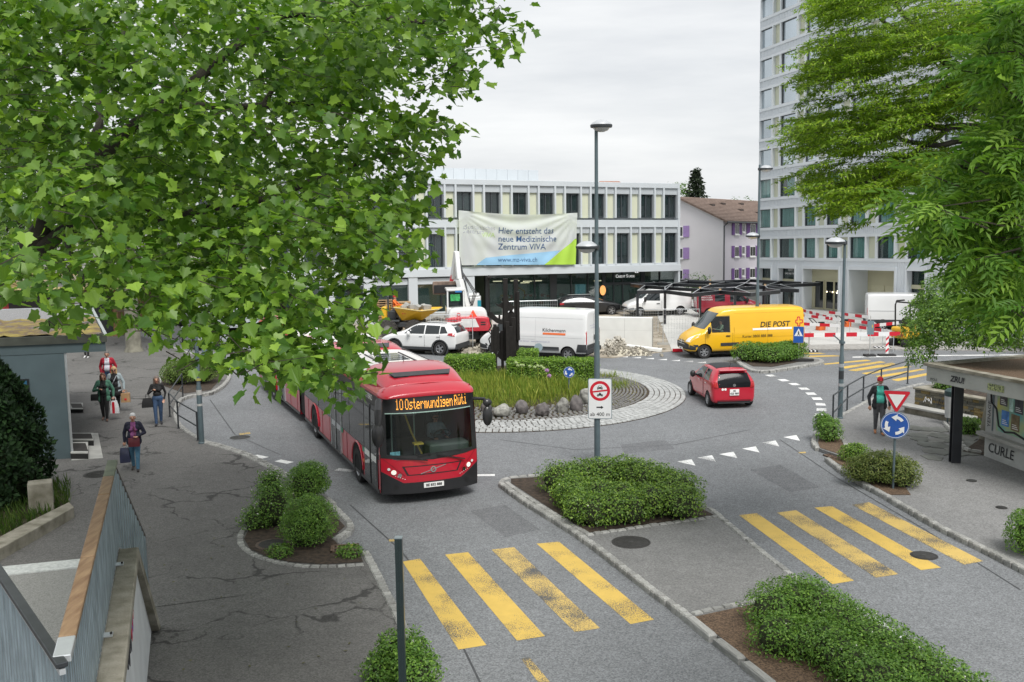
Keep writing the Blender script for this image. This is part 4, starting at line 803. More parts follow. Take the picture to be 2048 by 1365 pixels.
def car(label, group, M, paint, st, L_, wb, tr, r, W2, side_win, wind, rear, extra=None, level=2, name='parked_car', cat='car', rim=5, fx=.0, wheelw=.2):
 t = thing(name, label, cat, group=group, mat=M)
 cuts = [(fx, r, r*1.16, -W2-.2, -W2+.34), (fx, r, r*1.16, W2-.34, W2+.2), (fx+wb, r, r*1.16, -W2-.2, -W2+.34), (fx+wb, r, r*1.16, W2-.34, W2+.2)]
 b, tree = shell('body', st, t, [paint, M_WELL], level, cuts)
 for x in (fx, fx+wb):
  for s in (-1, 1): wheel(t, x, s*(tr/2), r, wheelw, s, rim)
 for s, ax in ((1, '+y'), (-1, '-y')):
  for q in side_win: patch(tree, t, 'side_window', ax, q, M_CARG)
 if wind: patch(tree, t, 'windscreen', '+x', wind, M_CARGL)
 if rear: patch(tree, t, 'rear_window', '-x', rear, M_CARG)
 MB().box((fx-.3, -W2+.16, r*.6), (fx+wb+.3, W2-.16, r*1.1)).build('underbody', M_DARK, t)
 return t, tree, b
def place(P0, hx, hy, s=1.0): return Matrix.Translation((P0[0], P0[1], P0[2] if len(P0) > 2 else 0)) @ Matrix.Rotation(math.atan2(hy, hx), 4, 'Z') @ Matrix.Scale(s, 4)
hd = Vector((-.1, 1)).normalized()
st = [(-.60, .36, .78, .84, .62, .5), (-.58, .24, .86, .95, .74, .6), (-.5, .2, .93, 1.12, .79, .6), (-.38, .2, .95, 1.33, .81, .57), (-.2, .2, .95, 1.42, .81, .58), (.4, .18, .94, 1.46, .81, .6), (1.0, .18, .93, 1.455, .81, .6), (1.45, .18, .92, 1.38, .81, .58), (1.85, .18, .92, 1.16, .81, .62), (2.15, .18, .88, .98, .80, .66), (2.5, .2, .8, .88, .78, .6), (2.78, .22, .68, .74, .7, .5), (2.87, .3, .56, .6, .6, .45)]
sw = [[(-.1, .98), (.55, .95), (.55, 1.34), (.1, 1.34)], [(.62, .95), (1.72, .93), (1.45, 1.2), (1.25, 1.33), (.62, 1.345)]]
c, tree, b = car('small red hatchback with black roof panel driving round the island', None, place((7.93, 36.62), hd.x, hd.y), M_CRED, st, 3.47, 2.34, 1.46, .28, .8, sw, [(-.55, 1.0), (.55, 1.0), (.5, 1.36), (-.5, 1.36)], None, name='small_car', rim=7)
patch(tree, c, 'rear_window', '-x', [(-.6, .78), (.6, .78), (.62, .95), (.53, 1.28), (-.53, 1.28), (-.62, .95)], pm('tinted_rear_glass', (.012, .013, .015), .12, var=0, spec=.18), .008)
patch(tree, c, 'roof_panel', '+z', [(-.02, -.5), (1.1, -.52), (1.1, .52), (-.02, .5)], pm('black_roof_cloth', (.02, .022, .025), .7, var=.15, scale=30), .01)
MB().box((-.5, -.5, 1.36), (-.3, .5, 1.395)).build('spoiler', M_CRED, c, bevel=.015)
for s in (-1, 1):
 tl2 = patch(tree, c, 'tail_light', '-x', [(s*.58, .76), (s*.79, .76), (s*.78, 1.0), (s*.62, .98)], M_LAMPR, .02)
 for k in range(3): patch(tree, tl2, 'light_bar', '-x', [(s*(.63+k*.05), .8), (s*(.645+k*.05), .8), (s*(.645+k*.05), .95), (s*(.63+k*.05), .95)], pm('light_bar_red', (.6, .03, .03), .3), .026)
 mirror(c, 1.55, s*.78, .98, s, M_BLACK)
 for x in (.15, .95): strip(c, 'door_handle', M_CHROME, (x, s*.823, .86), (x+.16, s*.823, .86), .02, .03)
 strip(c, 'door_seam', M_BLACK, (.58, s*.818, .35), (.58, s*.81, .92), .006, .012)
 patch(tree, c, 'headlight', '+x', [(s*.4, .62), (s*.7, .62), (s*.7, .76), (s*.5, .72)], M_LAMPW, .01)
plate(c, -.612, .5, '425 989', .34, .22, -1, True)
e = MB(); e.lathe([(.001, 0), (.055, 0), (.055, .012), (.001, .012)], 12, T(-.595, 0, .86) @ Matrix.Rotation(R(-90), 4, 'Y')); e.build('emblem', M_CHROME, c)
for y in (.33, .43): m_ = MB(); m_.lathe([(.001, 0), (.045, 0), (.045, .008), (.001, .008)], 14, T(-.598, y, .72) @ Matrix.Rotation(R(-90), 4, 'Y')); m_.build('round_sticker', M_WHITE, c)
MB().box((-.62, -.62, .3), (-.595, .62, .34)).build('bumper_seam', pm('deep_red', (.18, .006, .015), .5), c); MB().tube([(.0, 0, 1.45), (-.18, 0, 1.62)], .006).build('aerial', M_BLACK, c)
MB().box((-.58, -.6, .2), (-.5, .6, .3)).build('bumper_skirt', M_BUMP, c)
st = [(-.92, .5, 1.0, 1.06, .78, .6), (-.88, .36, 1.05, 1.12, .86, .66), (-.8, .34, 1.1, 1.3, .9, .64), (-.62, .32, 1.1, 1.55, .91, .62), (-.45, .3, 1.09, 1.62, .91, .63), (.5, .28, 1.07, 1.665, .91, .65), (1.2, .28, 1.05, 1.655, .91, .65), (1.65, .28, 1.04, 1.55, .91, .63), (2.2, .28, 1.04, 1.24, .9, .68), (2.55, .3, 1.0, 1.12, .89, .72), (3.2, .34, .9, 1.0, .86, .66), (3.5, .4, .78, .84, .78, .6), (3.6, .48, .66, .7, .68, .5)]
sw = [[(-.45, 1.18), (.0, 1.14), (.0, 1.5), (-.2, 1.5)], [(.05, 1.13), (.85, 1.11), (.85, 1.55), (.05, 1.53)], [(.92, 1.11), (2.1, 1.1), (1.7, 1.42), (1.45, 1.53), (.92, 1.555)]]
c, tree, b = car('white sport utility car passing behind the red bus', None, place((-3.32, 51.45), -.93, .37, .97), M_CWHITE, st, 4.5, 2.66, 1.62, .36, .9, sw, [(-.6, 1.22), (.6, 1.22), (.56, 1.56), (-.56, 1.56)], [(-.6, 1.18), (.6, 1.18), (.5, 1.54), (-.5, 1.54)], name='utility_car', rim=5, wheelw=.23)
for s in (-1, 1):
 ax = '+y' if s > 0 else '-y'
 patch(tree, c, 'tail_light', ax, [(-.86, 1.02), (-.45, 1.08), (-.5, 1.18), (-.8, 1.2)], M_LAMPR, .02); mirror(c, 1.75, s*.88, 1.12, s, M_CWHITE); strip(c, 'roof_rail', M_BLACK, (-.3, s*.6, 1.68), (1.3, s*.6, 1.69), .03, .035)
 for x in (0, 1.0): strip(c, 'door_handle', M_CHROME, (x, s*.925, .98), (x+.18, s*.925, .98), .02, .03)
 for x in (.0, .88): strip(c, 'door_seam', M_BLACK, (x, s*.918, .45), (x, s*.905, 1.08), .006, .012)
 for x in (0, 2.66): mb = MB(); mb.lathe([(.42, 0), (.49, 0), (.49, .02), (.42, .02)], 24, T(x, s*.905-.01, .36) @ Matrix.Rotation(R(-90)*1, 4, 'X'), False); mb.v = [v for v in mb.v]; mb.build('arch_trim', M_BUMP, c)
MB().box((-.94, -.84, .34), (-.84, .84, .62)).build('rear_bumper', M_BUMP, c, bevel=.03); strip(c, 'sill_trim', M_BUMP, (.45, .905, .36), (2.2, .905, .36), .04, .14); strip(c, 'sill_trim', M_BUMP, (.45, -.905, .36), (2.2, -.905, .36), .04, .14)
MB().box((-.7, -.55, 1.6), (-.5, .55, 1.66)).build('spoiler', M_CWHITE, c, bevel=.02)
st2 = [(-.95, .45, .8, .88, .72, .6), (-.9, .3, .9, 1.0, .84, .66), (-.75, .26, .93, 1.2, .88, .62), (-.4, .24, .93, 1.4, .88, .6), (.6, .22, .92, 1.44, .88, .6), (1.3, .22, .91, 1.4, .88, .6), (1.9, .22, .91, 1.15, .88, .64), (2.3, .22, .88, .98, .87, .68), (3.1, .26, .78, .86, .82, .62), (3.5, .34, .62, .68, .74, .55)]
sw2 = [[(-.55, .98), (.0, .97), (.0, 1.3), (-.3, 1.28)], [(.05, .97), (.85, .96), (.85, 1.35), (.05, 1.33)], [(.92, .96), (1.9, .95), (1.6, 1.2), (1.4, 1.3), (.92, 1.345)]]
def small(label, M, paint, nm='parked_car'):
 c, tree, b = car(label, None, M, paint, st2, 4.5, 2.7, 1.56, .32, .87, sw2, [(-.6, 1.0), (.6, 1.0), (.55, 1.36), (-.55, 1.36)], [(-.6, 1.0), (.6, 1.0), (.5, 1.32), (-.5, 1.32)], name=nm)
 for s in (-1, 1): patch(tree, c, 'tail_light', '+y' if s > 0 else '-y', [(-.9, .78), (-.6, .8), (-.6, .92), (-.86, .93)], M_LAMPR, .012); mirror(c, 1.65, s*.86, 1.0, s, paint); strip(c, 'roof_rail', M_ALU, (-.3, s*.58, 1.45), (1.3, s*.58, 1.46), .03, .03)
 return c
p_ = at(1142, 632); small('black estate car standing before the glass entrance', place((p_.x, p_.y+.5), 1, .12, 1.0), M_CBLACK)
p_ = at(447, 700); small('silver car half hidden behind the leaves on the left street', place((p_.x-.9, p_.y+.6), -.52, .85, 1.0), M_CSILV, 'silver_car')
p_ = at(170, 594); small('black car seen through the leaves on the far left street', place((p_.x, p_.y), .8, -.6, 1.0), M_CBLACK, 'black_car')
def van(label, M, paint, L_, H, W2, wb, fx, r, hood, wtop, trim, name='van', rearwin=False, sides=(), mirrors=M_BLACK, niche=None, style=6, ws=None, doorwin=True):
 """local x forward from the rear axle at fx; hood=(x of windscreen foot, z), wtop=(x,z)"""
 t = thing(name, label, 'van', mat=M); x0 = -fx; x1 = L_-fx; hx, hz = hood; tx, tz = wtop; zs = H*.52
 st = [(x0, .46, zs, H*.93, W2*.93, W2*.78), (x0+.04, .36, zs, H*.975, W2*.985, W2*.82), (x0+.2, .34, zs, H, W2, W2*.85), (tx*.5, .32, zs, H, W2, W2*.85), (tx-.25, .32, zs, H, W2, W2*.84), (tx+.02, .32, zs, tz, W2, W2*.8), ((tx+hx)/2, .32, zs, (tz+hz)/2+.05, W2, W2*.8), (hx, .33, min(zs, hz-.08), hz, W2*.98, W2*.8), (x1-.3, .34, hz*.72, hz*.86, W2*.94, W2*.72), (x1-.08, .36, hz*.6, hz*.7, W2*.85, W2*.66), (x1, .44, hz*.5, hz*.58, W2*.74, W2*.58)]
 cuts = [(x, r, r*1.2, s*W2-.35*(s > 0)-.2*(s < 0), s*W2+.2*(s > 0)+.35*(s < 0)) for x in (0, wb) for s in (-1, 1)]
 b, tree = shell('body', st, t, [paint, M_WELL], 2, cuts, niche)
 for x in (0, wb):
  for s in (-1, 1): wheel(t, x, s*(W2-.15), r, .22, s, style)
 MB().box((x0+.3, -W2+.2, .2), (x1-.4, W2-.2, .42)).build('underbody', M_DARK, t)
 patch(tree, t, 'windscreen', '+x', ws or [(-W2*.8, hz+.06), (W2*.8, hz+.06), (W2*.76, tz-.06), (-W2*.76, tz-.06)], M_CARGL, .01)
 for s, ax in ((1, '+y'), (-1, '-y')):
  dw = [(tx-.55, hz-.1), (hx-.12, hz-.06), (tx+.28, tz-.25), (tx+.12, tz-.14), (tx-.55, tz-.13)]
  if doorwin is True or doorwin == s: patch(tree, t, 'door_window', ax, dw, M_CARG, .01)
  mirror(t, hx-.2, s*W2, hz+.02, s, mirrors, (.1, .16, .19))
  for q, mt, nm in sides: patch(tree, t, nm, ax, q, mt, .012)
  for x in (tx-.66, hx-.05): strip(t, 'door_seam', M_DARK, (x, s*(W2+.004), .5), (x, s*(W2-.005), hz-.15), .006, .012)
  strip(t, 'door_handle', M_BLACK, (tx-.52, s*(W2+.01), hz-.3), (tx-.3, s*(W2+.01), hz-.3), .03, .05)
  patch(tree, t, 'headlight', '+x', [(s*W2*.5, hz*.6), (s*W2*.86, hz*.6), (s*W2*.95, hz*.78), (s*W2*.9, hz*.9), (s*W2*.6, hz*.72)], M_LAMPW, .012)
  patch(tree, t, 'tail_light', '-x', [(s*W2*.9, .85), (s*W2*.99, .85), (s*W2*.97, 1.5), (s*W2*.88, 1.5)], M_LAMPR, .015)
 patch(tree, t, 'front_bumper', '+x', [(-W2*.95, .36), (W2*.95, .36), (W2*.95, hz*.5), (W2*.6, hz*.56), (-W2*.6, hz*.56), (-W2*.95, hz*.5)], trim, .02)
 for s, ax in ((1, '+y'), (-1, '-y')): patch(tree, t, 'bumper_corner', ax, [(wb+r*1.25, .36), (x1-.06, .38), (x1-.1, hz*.5), (wb+r*1.3, .62)], trim, .022)
 MB().box((x0-.06, -W2*.95, .38), (x0+.04, W2*.95, .6)).build('rear_bumper', trim, t, bevel=.02)
 return t, tree, b, x0, x1
hd = (at(1406.3, 717.5)-at(1569.5, 711)); hd.normalize(); nl = Vector((-hd.y, hd.x, 0)); P0 = at(1569.5, 711)-nl*.85
yv, tree, b, x0, x1 = van('bright yellow postal van driving behind the clipped hedge', place(P0, hd.x, hd.y, .96), M_YELLOW, 6.2, 2.5, 1.03, 4.33, 1.02, .345, (4.35, 1.42), (3.52, 2.32), M_BUMP, 'post_van', doorwin=-1, niche=((3.0, .1, 1.3), (3.95, 1.3, 2.1)))
s = 1
gw = patch(tree, yv, 'door_window', '+y', [(2.98, 1.28), (4.18, 1.36), (3.8, 2.0), (3.62, 2.14), (2.98, 2.16)], glassmat('clear_door_glass', (.02, .025, .026), .02, .85), .012)
for q, d in (([(.3, 1.55), (2.7, 1.55), (2.7, 2.2), (.3, 2.2)], 0), ([(-.85, 1.0), (2.75, 1.0), (2.75, 1.02), (-.85, 1.02)], 1), ([(-.85, 2.22), (2.75, 2.22), (2.75, 2.235), (-.85, 2.235)], 1)):
 if d: patch(tree, yv, 'body_crease', '+y', q, pm('yellow_shade', (.6, .33, .01), .5), .004)  # darker yellow strips stand in for the shade of the body creases
for xx in (2.78, 1.0): strip(yv, 'panel_seam', pm('yellow_seam', (.35, .19, .01), .6), (xx, 1.034, .5), (xx, 1.01, 1.55), .006, .014)
ptext(tree, yv, '+y', 'DIE POST', .38, .62, 1.62, M_BLACK, -1, bold=.006, shear=.2)
patch(tree, yv, 'white_strip', '+y', [(-.3, 1.36), (1.8, 1.36), (1.8, 1.46), (-.3, 1.46)], M_WHITE, .01)
ptext(tree, yv, '+y', 'Kurier 0800 888 888', .19, 1.55, 1.06, M_BLACK, -1)
cp = [(0, .0), (.12, 0), (.12, .15), (.27, .15), (.27, .3), (.12, .3), (.12, .45), (0, .45), (-.0, .3), (-.1, .3), (-.1, .15), (0, .15)]
for a_, b_ in zip(cp, cp[1:]+cp[:1]):
 d_ = Vector((b_[0]-a_[0], b_[1]-a_[1])).normalized(); n_ = Vector((-d_.y, d_.x))*.022; q = [(-.62-a_[0]-n_.x, 1.5+a_[1]+n_.y), (-.62-b_[0]-n_.x, 1.5+b_[1]+n_.y), (-.62-b_[0]+n_.x, 1.5+b_[1]-n_.y), (-.62-a_[0]+n_.x, 1.5+a_[1]-n_.y)]; patch(tree, yv, 'cross_emblem', '+y', q, M_RED, .014)
for k in range(5): patch(tree, yv, 'grille_slat', '+x', [(-.5+.03*k, .64+k*.055), (.5-.03*k, .64+k*.055), (.5-.03*k, .67+k*.055), (-.5+.03*k, .67+k*.055)], M_ALU if k % 2 else M_BUMP, .03)
patch(tree, yv, 'side_trim', '+y', [(2.4, .62), (3.5, .62), (3.5, .78), (2.55, .78)], M_BUMP, .02); patch(tree, yv, 'indicator', '+y', [(2.45, .65), (2.58, .65), (2.58, .72), (2.45, .72)], M_AMBER, .03)
patch(tree, yv, 'emblem', '+x', [(-.06, .82), (0, .7), (.06, .82), (0, .96)], M_CHROME, .04); plate(yv, x1+.035, .42, 'BE 90', .5, .11, 1)
M_SHADEW = pm('white_panel_line', (.5, .51, .52), .5)
kh = Vector((-.9, .42)).normalized(); P0 = at(1137, 722); nl = Vector((-kh.y, kh.x, 0))
kv, tree, b, x0, x1 = van('white panel van with an orange stripe on the far side of the roundabout', place(P0-nl*.85, kh.x, kh.y, .97), M_CWHITE, 5.99, 2.52, 1.02, 4.03, 1.0, .34, (4.15, 1.4), (3.45, 2.3), M_BUMP, 'panel_van')
ptext(tree, kv, '+y', 'Kilchenmann', .24, .72, 1.5, M_BLACK, -1, bold=.001); patch(tree, kv, 'orange_stripe', '+y', [(.1, 1.28), (1.32, 1.28), (1.32, 1.38), (.1, 1.38)], pm('orange_print', (.75, .16, .04), .5, var=.03), .012)
ptext(tree, kv, '+y', 'Event und Rental Service · www.kilchenmann.ch', .12, 2.1, .92, pm('grey_print', (.38, .38, .5), .5), -1)
for q in ([(1.75, 1.02), (3.1, 1.02), (3.1, 1.035), (1.75, 1.035)], [(-.8, 1.15), (3.2, 1.15), (3.2, 1.16), (-.8, 1.16)], [(-.8, 2.1), (3.2, 2.1), (3.2, 2.112), (-.8, 2.112)], [(1.72, .6), (1.735, .6), (1.735, 2.1), (1.72, 2.1)], [(3.2, .6), (3.215, .6), (3.215, 2.1), (3.2, 2.1)]): patch(tree, kv, 'panel_seam', '+y', q, M_SHADEW, .008)
patch(tree, kv, 'side_trim', '+y', [(.45, .48), (3.4, .48), (3.4, .68), (.45, .68)], M_BUMP, .025); patch(tree, kv, 'side_trim', '+y', [(-.98, .45), (-.45, .45), (-.55, .85), (-.98, .85)], M_BUMP, .025)
patch(tree, kv, 'door_seam', '-x', [(-.008, .6), (.008, .6), (.008, 2.3), (-.008, 2.3)], M_BLACK, .01); patch(tree, kv, 'rear_trim', '-x', [(-.9, .6), (.9, .6), (.9, .82), (-.9, .82)], M_BUMP, .02); patch(tree, kv, 'orange_stripe', '-x', [(-.75, .92), (-.3, .92), (-.3, .98), (-.75, .98)], MATS['orange_print'], .02); patch(tree, kv, 'door_handle', '-x', [(-.12, .98), (-.02, .98), (-.02, 1.25), (-.12, 1.25)], M_BLACK, .03)
ptext(tree, kv, '-x', 'Event und Rental Service', .1, 0, 1.75, MATS['grey_print'], -1); ptext(tree, kv, '-x', 'www.kilchenmann.ch', .1, 0, 1.62, MATS['grey_print'], -1)
p_ = on_plaza(1257, 632); v1, tree, b, x0, x1 = van('small white delivery van facing left behind the concrete wall', place((p_.x+3.3, p_.y+.6, p_.z), -1, -.18, .98), M_CWHITE, 4.6, 1.85, .9, 2.9, .85, .31, (2.75, 1.16), (2.0, 1.74), M_BUMP, 'delivery_van')
MB().box((.2, -.55, 1.85), (1.6, .55, 1.9)).build('roof_rack', M_BLACK, v1)
p_ = on_plaza(1385, 636); v2, tree, b, x0, x1 = van('dark red service van with a roof rack beneath the canopy', place((p_.x+1.1, p_.y+.6, p_.z), 1, -.03, .98), M_DRED, 4.5, 1.82, .9, 2.75, .85, .31, (2.65, 1.16), (1.9, 1.72), M_BUMP, 'service_van', sides=[([(.35, 1.1), (1.0, 1.1), (1.0, 1.55), (.35, 1.55)], M_CARG, 'side_window')])
for x in (-.4, .4, 1.1, 1.8): MB().box((x, -.7, 1.84), (x+.06, .7, 1.9)).build('roof_bar', M_BLACK, v2)
for k, tx_ in enumerate(('SANITÄR', 'SPENGLEREI', 'HEIZUNGEN')): ptext(tree, v2, '-y', tx_, .14, -.2, 1.5-k*.14, M_WHITE, 1)
patch(tree, v2, 'rear_window', '-x', [(-.65, 1.1), (.65, 1.1), (.6, 1.6), (-.6, 1.6)], M_CARG, .012)
p_ = on_plaza(1764, 661); v3, tree, b, x0, x1 = van('white high roof van parked at the foot of the tower', place((p_.x+.2, p_.y+.75, p_.z), .97, -.24, .85), M_CWHITE, 5.5, 2.45, 1.02, 3.3, 1.0, .34, (3.55, 1.4), (2.8, 2.26), M_BUMP, 'high_roof_van')
patch(tree, v3, 'side_trim', '-y', [(-.95, .5), (3.0, .5), (3.0, .72), (-.95, .72)], M_BUMP, .02); patch(tree, v3, 'slide_rail', '-y', [(-.9, 1.28), (.8, 1.28), (.8, 1.3), (-.9, 1.3)], M_BLACK, .012)
# articulated bus; local x forward, y to its left, front axle at x=0
F0 = at(729, 963); F1 = at(641.6, 874.7); F2 = at(557, 799.6); hd = (F0-F1).normalized(); nr = Vector((hd.y, -hd.x, 0));
bus = thing('articulated_bus', 'long red articulated bus with an amber destination display', 'bus', mat=Matrix.Translation(F0-nr*1.12) @ Matrix.Rotation(math.atan2(hd.y, hd.x), 4, 'Z'))
M_BG = glassmat('bus_side_glass', (.016, .017, .018), .03); M_BWS = glassmat('bus_windscreen', (.02, .03, .028), .02, .86); M_BDK = pm('bus_dark', (.018, .018, .02), .4, var=.1, coat=.3); M_GRD = pm('door_grey', (.045, .048, .052), .35, var=.1, coat=.3); M_BELL = pm('bellows', (.03, .028, .03), .85, var=.2)
M_ROOFW = pm('bus_roof_white', (.7, .68, .66), .45, var=.06, scale=1.5); M_INT = pm('bus_interior', (.06, .065, .07), .8, var=.2)
W2, HB, ZB = 1.275, 2.92, .3; FRONT = 2.7
def section(parent, xa, xb, cap_front=False, name='body'):
 prof = [(-W2, ZB), (-W2, 1.0), (-W2*.985, 2.3), (-W2*.955, 2.75), (-W2*.86, HB-.04), (-W2*.6, HB+.02), (0, HB+.05)]; prof += [(-y, z) for y, z in prof[-2::-1]]
 m = len(prof); mb = MB(); vs = [(x, y, z) for x in (xa, xb) for y, z in prof]
 mb.m = 0; mb.add(vs, [(k, k+1, m+k+1, m+k) for k in range(m-1)]);
 mb.add([(xa, y, z) for y, z in prof], [tuple(range(m))])
 mb.add([(xa, -W2, ZB), (xb, -W2, ZB), (xb, W2, ZB), (xa, W2, ZB)], [(0, 1, 2, 3)])
 o = mb.build(name, M_BRED, parent, smooth=True, ang=30); return o
XR = -7.75
body = section(bus, XR, FRONT-.45)
def fx(y, z): return FRONT-.30*abs(y/W2)**2.6-.16*max(0, (z-1.05))/1.8-.05*max(0, (.6-z))
def mask(parent, name, pts, mat, off=0.0, n=14, thick=0.0):
 bm = bmesh.new(); bm.faces.new([bm.verts.new((0, y, z)) for y, z in pts])
 for k in range(-n, n+1):
  bmesh.ops.bisect_plane(bm, geom=bm.verts[:]+bm.edges[:]+bm.faces[:], plane_co=(0, W2*k/n, 0), plane_no=(0, 1, 0))
 for k in range(0, 16): bmesh.ops.bisect_plane(bm, geom=bm.verts[:]+bm.edges[:]+bm.faces[:], plane_co=(0, 0, .3+k*.18), plane_no=(0, 0, 1))
 bmesh.ops.recalc_face_normals(bm, faces=bm.faces[:])
 if bm.faces[0].normal.x < 0: bmesh.ops.reverse_faces(bm, faces=bm.faces[:])
 for v in bm.verts: v.co.x = fx(v.co.y, v.co.z)+off
 if thick:
  r_ = bmesh.ops.extrude_face_region(bm, geom=bm.faces[:])
  for v in [g for g in r_['geom'] if isinstance(g, bmesh.types.BMVert)]: v.co.x -= thick
  bmesh.ops.recalc_face_normals(bm, faces=bm.faces[:])
 me = bpy.data.meshes.new(name); bm.to_mesh(me); bm.free(); me.materials.append(mat); me.polygons.foreach_set('use_smooth', [True]*len(me.polygons)); me.set_sharp_from_angle(angle=R(40)); o = bpy.data.objects.new(name, me); link(o, parent); return o
wz0, wz1 = 1.12, 2.72; E_ = W2-.015
ck = MB()
for s in (-1, 1):
 zs_ = [ZB, .6, 1.0, 1.12, 1.6, 2.3, 2.75, HB-.04]; yy = lambda z: s*float(np.interp(z, [ZB, 1.0, 2.3, 2.75, HB], [W2, W2, W2*.985, W2*.955, W2*.86]))
 vs = []
 for z in zs_: vs += [(FRONT-.45, yy(z), z), (fx(yy(z), z)+.0, yy(z), z)]
 fs = [(2*k, 2*k+1, 2*k+3, 2*k+2) for k in range(len(zs_)-1)]; ck.add(vs, fs if s < 0 else [f[::-1] for f in fs])
ck.build('front_cheek', M_BRED, bus)
low = mask(bus, 'front_panel', [(-E_, .55), (E_, .55), (E_, 1.28), (.95, wz0+.03), (0, wz0-.02), (-.95, wz0+.03), (-E_, 1.28)], M_BRED, 0, thick=.04)
mask(bus, 'bumper', [(-E_, ZB-.02), (E_, ZB-.02), (E_, .86), (.75, .56), (-.75, .56), (-E_, .86)], M_BDK, .02, thick=.05)
mask(bus, 'windscreen_rim', [(-E_, 1.2), (-1.02, wz0+.06), (0, wz0), (1.02, wz0+.06), (E_, 1.2), (E_, 1.3), (1.0, wz0+.15), (0, wz0+.09), (-1.0, wz0+.15), (-E_, 1.3)], M_BDK, .014)
for s in (-1, 1): mask(bus, 'screen_pillar', [(s*1.12, 1.22), (s*E_, 1.28), (s*E_*.965, wz1+.02), (s*1.1, wz1+.02)], M_BDK, .008, thick=.03)
mask(bus, 'windscreen', [(-1.2, 1.26), (-1.0, wz0+.12), (0, wz0+.08), (1.0, wz0+.12), (1.2, 1.26), (1.17, 2.32), (-1.17, 2.32)], M_BWS, .004)
disp = mask(bus, 'destination_display', [(-1.19, 2.30), (1.19, 2.30), (1.16, wz1), (-1.16, wz1)], M_BDK, .01, thick=.03)
mask(bus, 'screen_line', [(-1.12, 2.29), (1.12, 2.29), (1.12, 2.315), (-1.12, 2.315)], pm('mint_line', (.35, .5, .45), .4), .016)
G5 = {'1': '00100 01100 00100 00100 00100 00100 01110', '0': '01110 10001 10001 10001 10001 10001 01110', 'O': '01110 10001 10001 10001 10001 10001 01110', 's': '00000 00000 01111 10000 01110 00001 11110', 't': '01000 01000 11100 01000 01000 01001 00110', 'e': '00000 00000 01110 10001 11111 10000 01110', 'r': '00000 00000 10110 11001 10000 10000 10000', 'm': '00000 00000 11010 10101 10101 10101 10101', 'u': '00000 00000 10001 10001 10001 10011 01101', 'n': '00000 00000 10110 11001 10001 10001 10001', 'd': '00001 00001 01101 10011 10001 10001 01111', 'i': '00100 00000 01100 00100 00100 00100 01110', 'g': '00000 00000 01111 10001 01111 00001 01110', 'R': '11110 10001 10001 11110 10100 10010 10001', 'ü': '01010 00000 10001 10001 10001 10011 01101', ' ': '00000 00000 00000 00000 00000 00000 00000'}
W5 = {'i': 4, ' ': 2, 't': 5, 'm': 6}
mb = MB(); txt = '10 Ostermundigen Rüti'; tot = sum(W5.get(c, 6) for c in txt); dx = 1.86/tot; cx_ = -.86
for c in txt:
 for r_, row in enumerate(G5[c].split()):
  for k, bit in enumerate(row):
   if bit == '1':
    y = cx_+k*dx; z = 2.635-r_*.038; X = fx(y, z)+.026; a, h = dx*.42, .0165
    mb.add([(X, y-a, z-h), (X, y+a, z-h), (X-.006, y+a, z+h), (X-.006, y-a, z+h)], [(0, 1, 2, 3)])
 cx_ += W5.get(c, 6)*dx
mb.build('lettering', pm('amber_led', (.9, .4, .05), .5, var=0, emit=((1, .40, .06), 1.0)), disp)
for s in (-1, 1):
 for y, z, r_, m_, nm in ((.98, .84, .062, M_LAMPW, 'headlight'), (.84, .76, .05, M_CHROME, 'headlight'), (1.09, .92, .035, M_LAMPW, 'position_lamp')):
  q = mask(bus, nm, [(s*y+r_*math.cos(t), z+r_*math.sin(t)) for t in [k*math.pi/8 for k in range(16)]], m_, .025, 20)
  if nm == 'headlight' and m_ is M_LAMPW: q.data.materials[0] = pm('lit_headlamp', (.9, .88, .8), .2, var=0, emit=((1, .95, .85), .25))
 for k in range(5): mask(bus, 'marker_dot', [(s*(.72+k*.055)+.012*math.cos(t), .66+k*.022+.012*math.sin(t)) for t in [j*math.pi/3 for j in range(6)]], M_LAMPW, .026)
 mask(bus, 'fog_lamp', [(s*.93+.055*math.cos(t), .46+.055*math.sin(t)) for t in [k*math.pi/8 for k in range(16)]], M_BLACK, .035)
 mask(bus, 'panel_crease_shade', [(s*1.22, 1.2), (s*1.245, 1.2), (s*.72, .73), (s*.70, .74)], pm('red_crease_shade', (.27, .008, .02), .5), .006)  # darker red strip painted for the shade of the panel crease
gr = mask(bus, 'grille', [(-.78, .98), (.78, .98), (.66, .74), (-.66, .74)], M_BDK, .006); mask(gr, 'grille_flap', [(-.72, .955), (.72, .955), (.62, .765), (-.62, .765)], M_BRED, .012)
e = MB(); e.lathe([(.045, 0), (.075, 0), (.075, .015), (.045, .015)], 20, T(fx(0, .86)+.014, 0, .86) @ Matrix.Rotation(R(90), 4, 'Y'), False); e.bar((fx(.3, .95)+.02, .33, .95), (fx(.3, .77)+.02, -.33, .77), .012, .018); e.build('emblem', M_CHROME, bus)
plate(bus, FRONT+.02, .41, 'BE 832 888', .52, .12, 1)
for s, y0, y1 in ((1, .1, .86), (-1, -.9, -.15)):
 mb = MB(); mb.bar((fx(y0, 1.2)+.05, y0, 1.22), (fx(y1, 1.05)+.06, y1, 1.02 if s > 0 else 1.1), .025, .025); mb.bar((fx(y1, 1.2)+.05, y1-s*.1, 1.26), (fx(y0, 1.24)+.04, y0-s*.5, 1.24), .03, .03); mb.build('wiper', M_BLACK, bus)
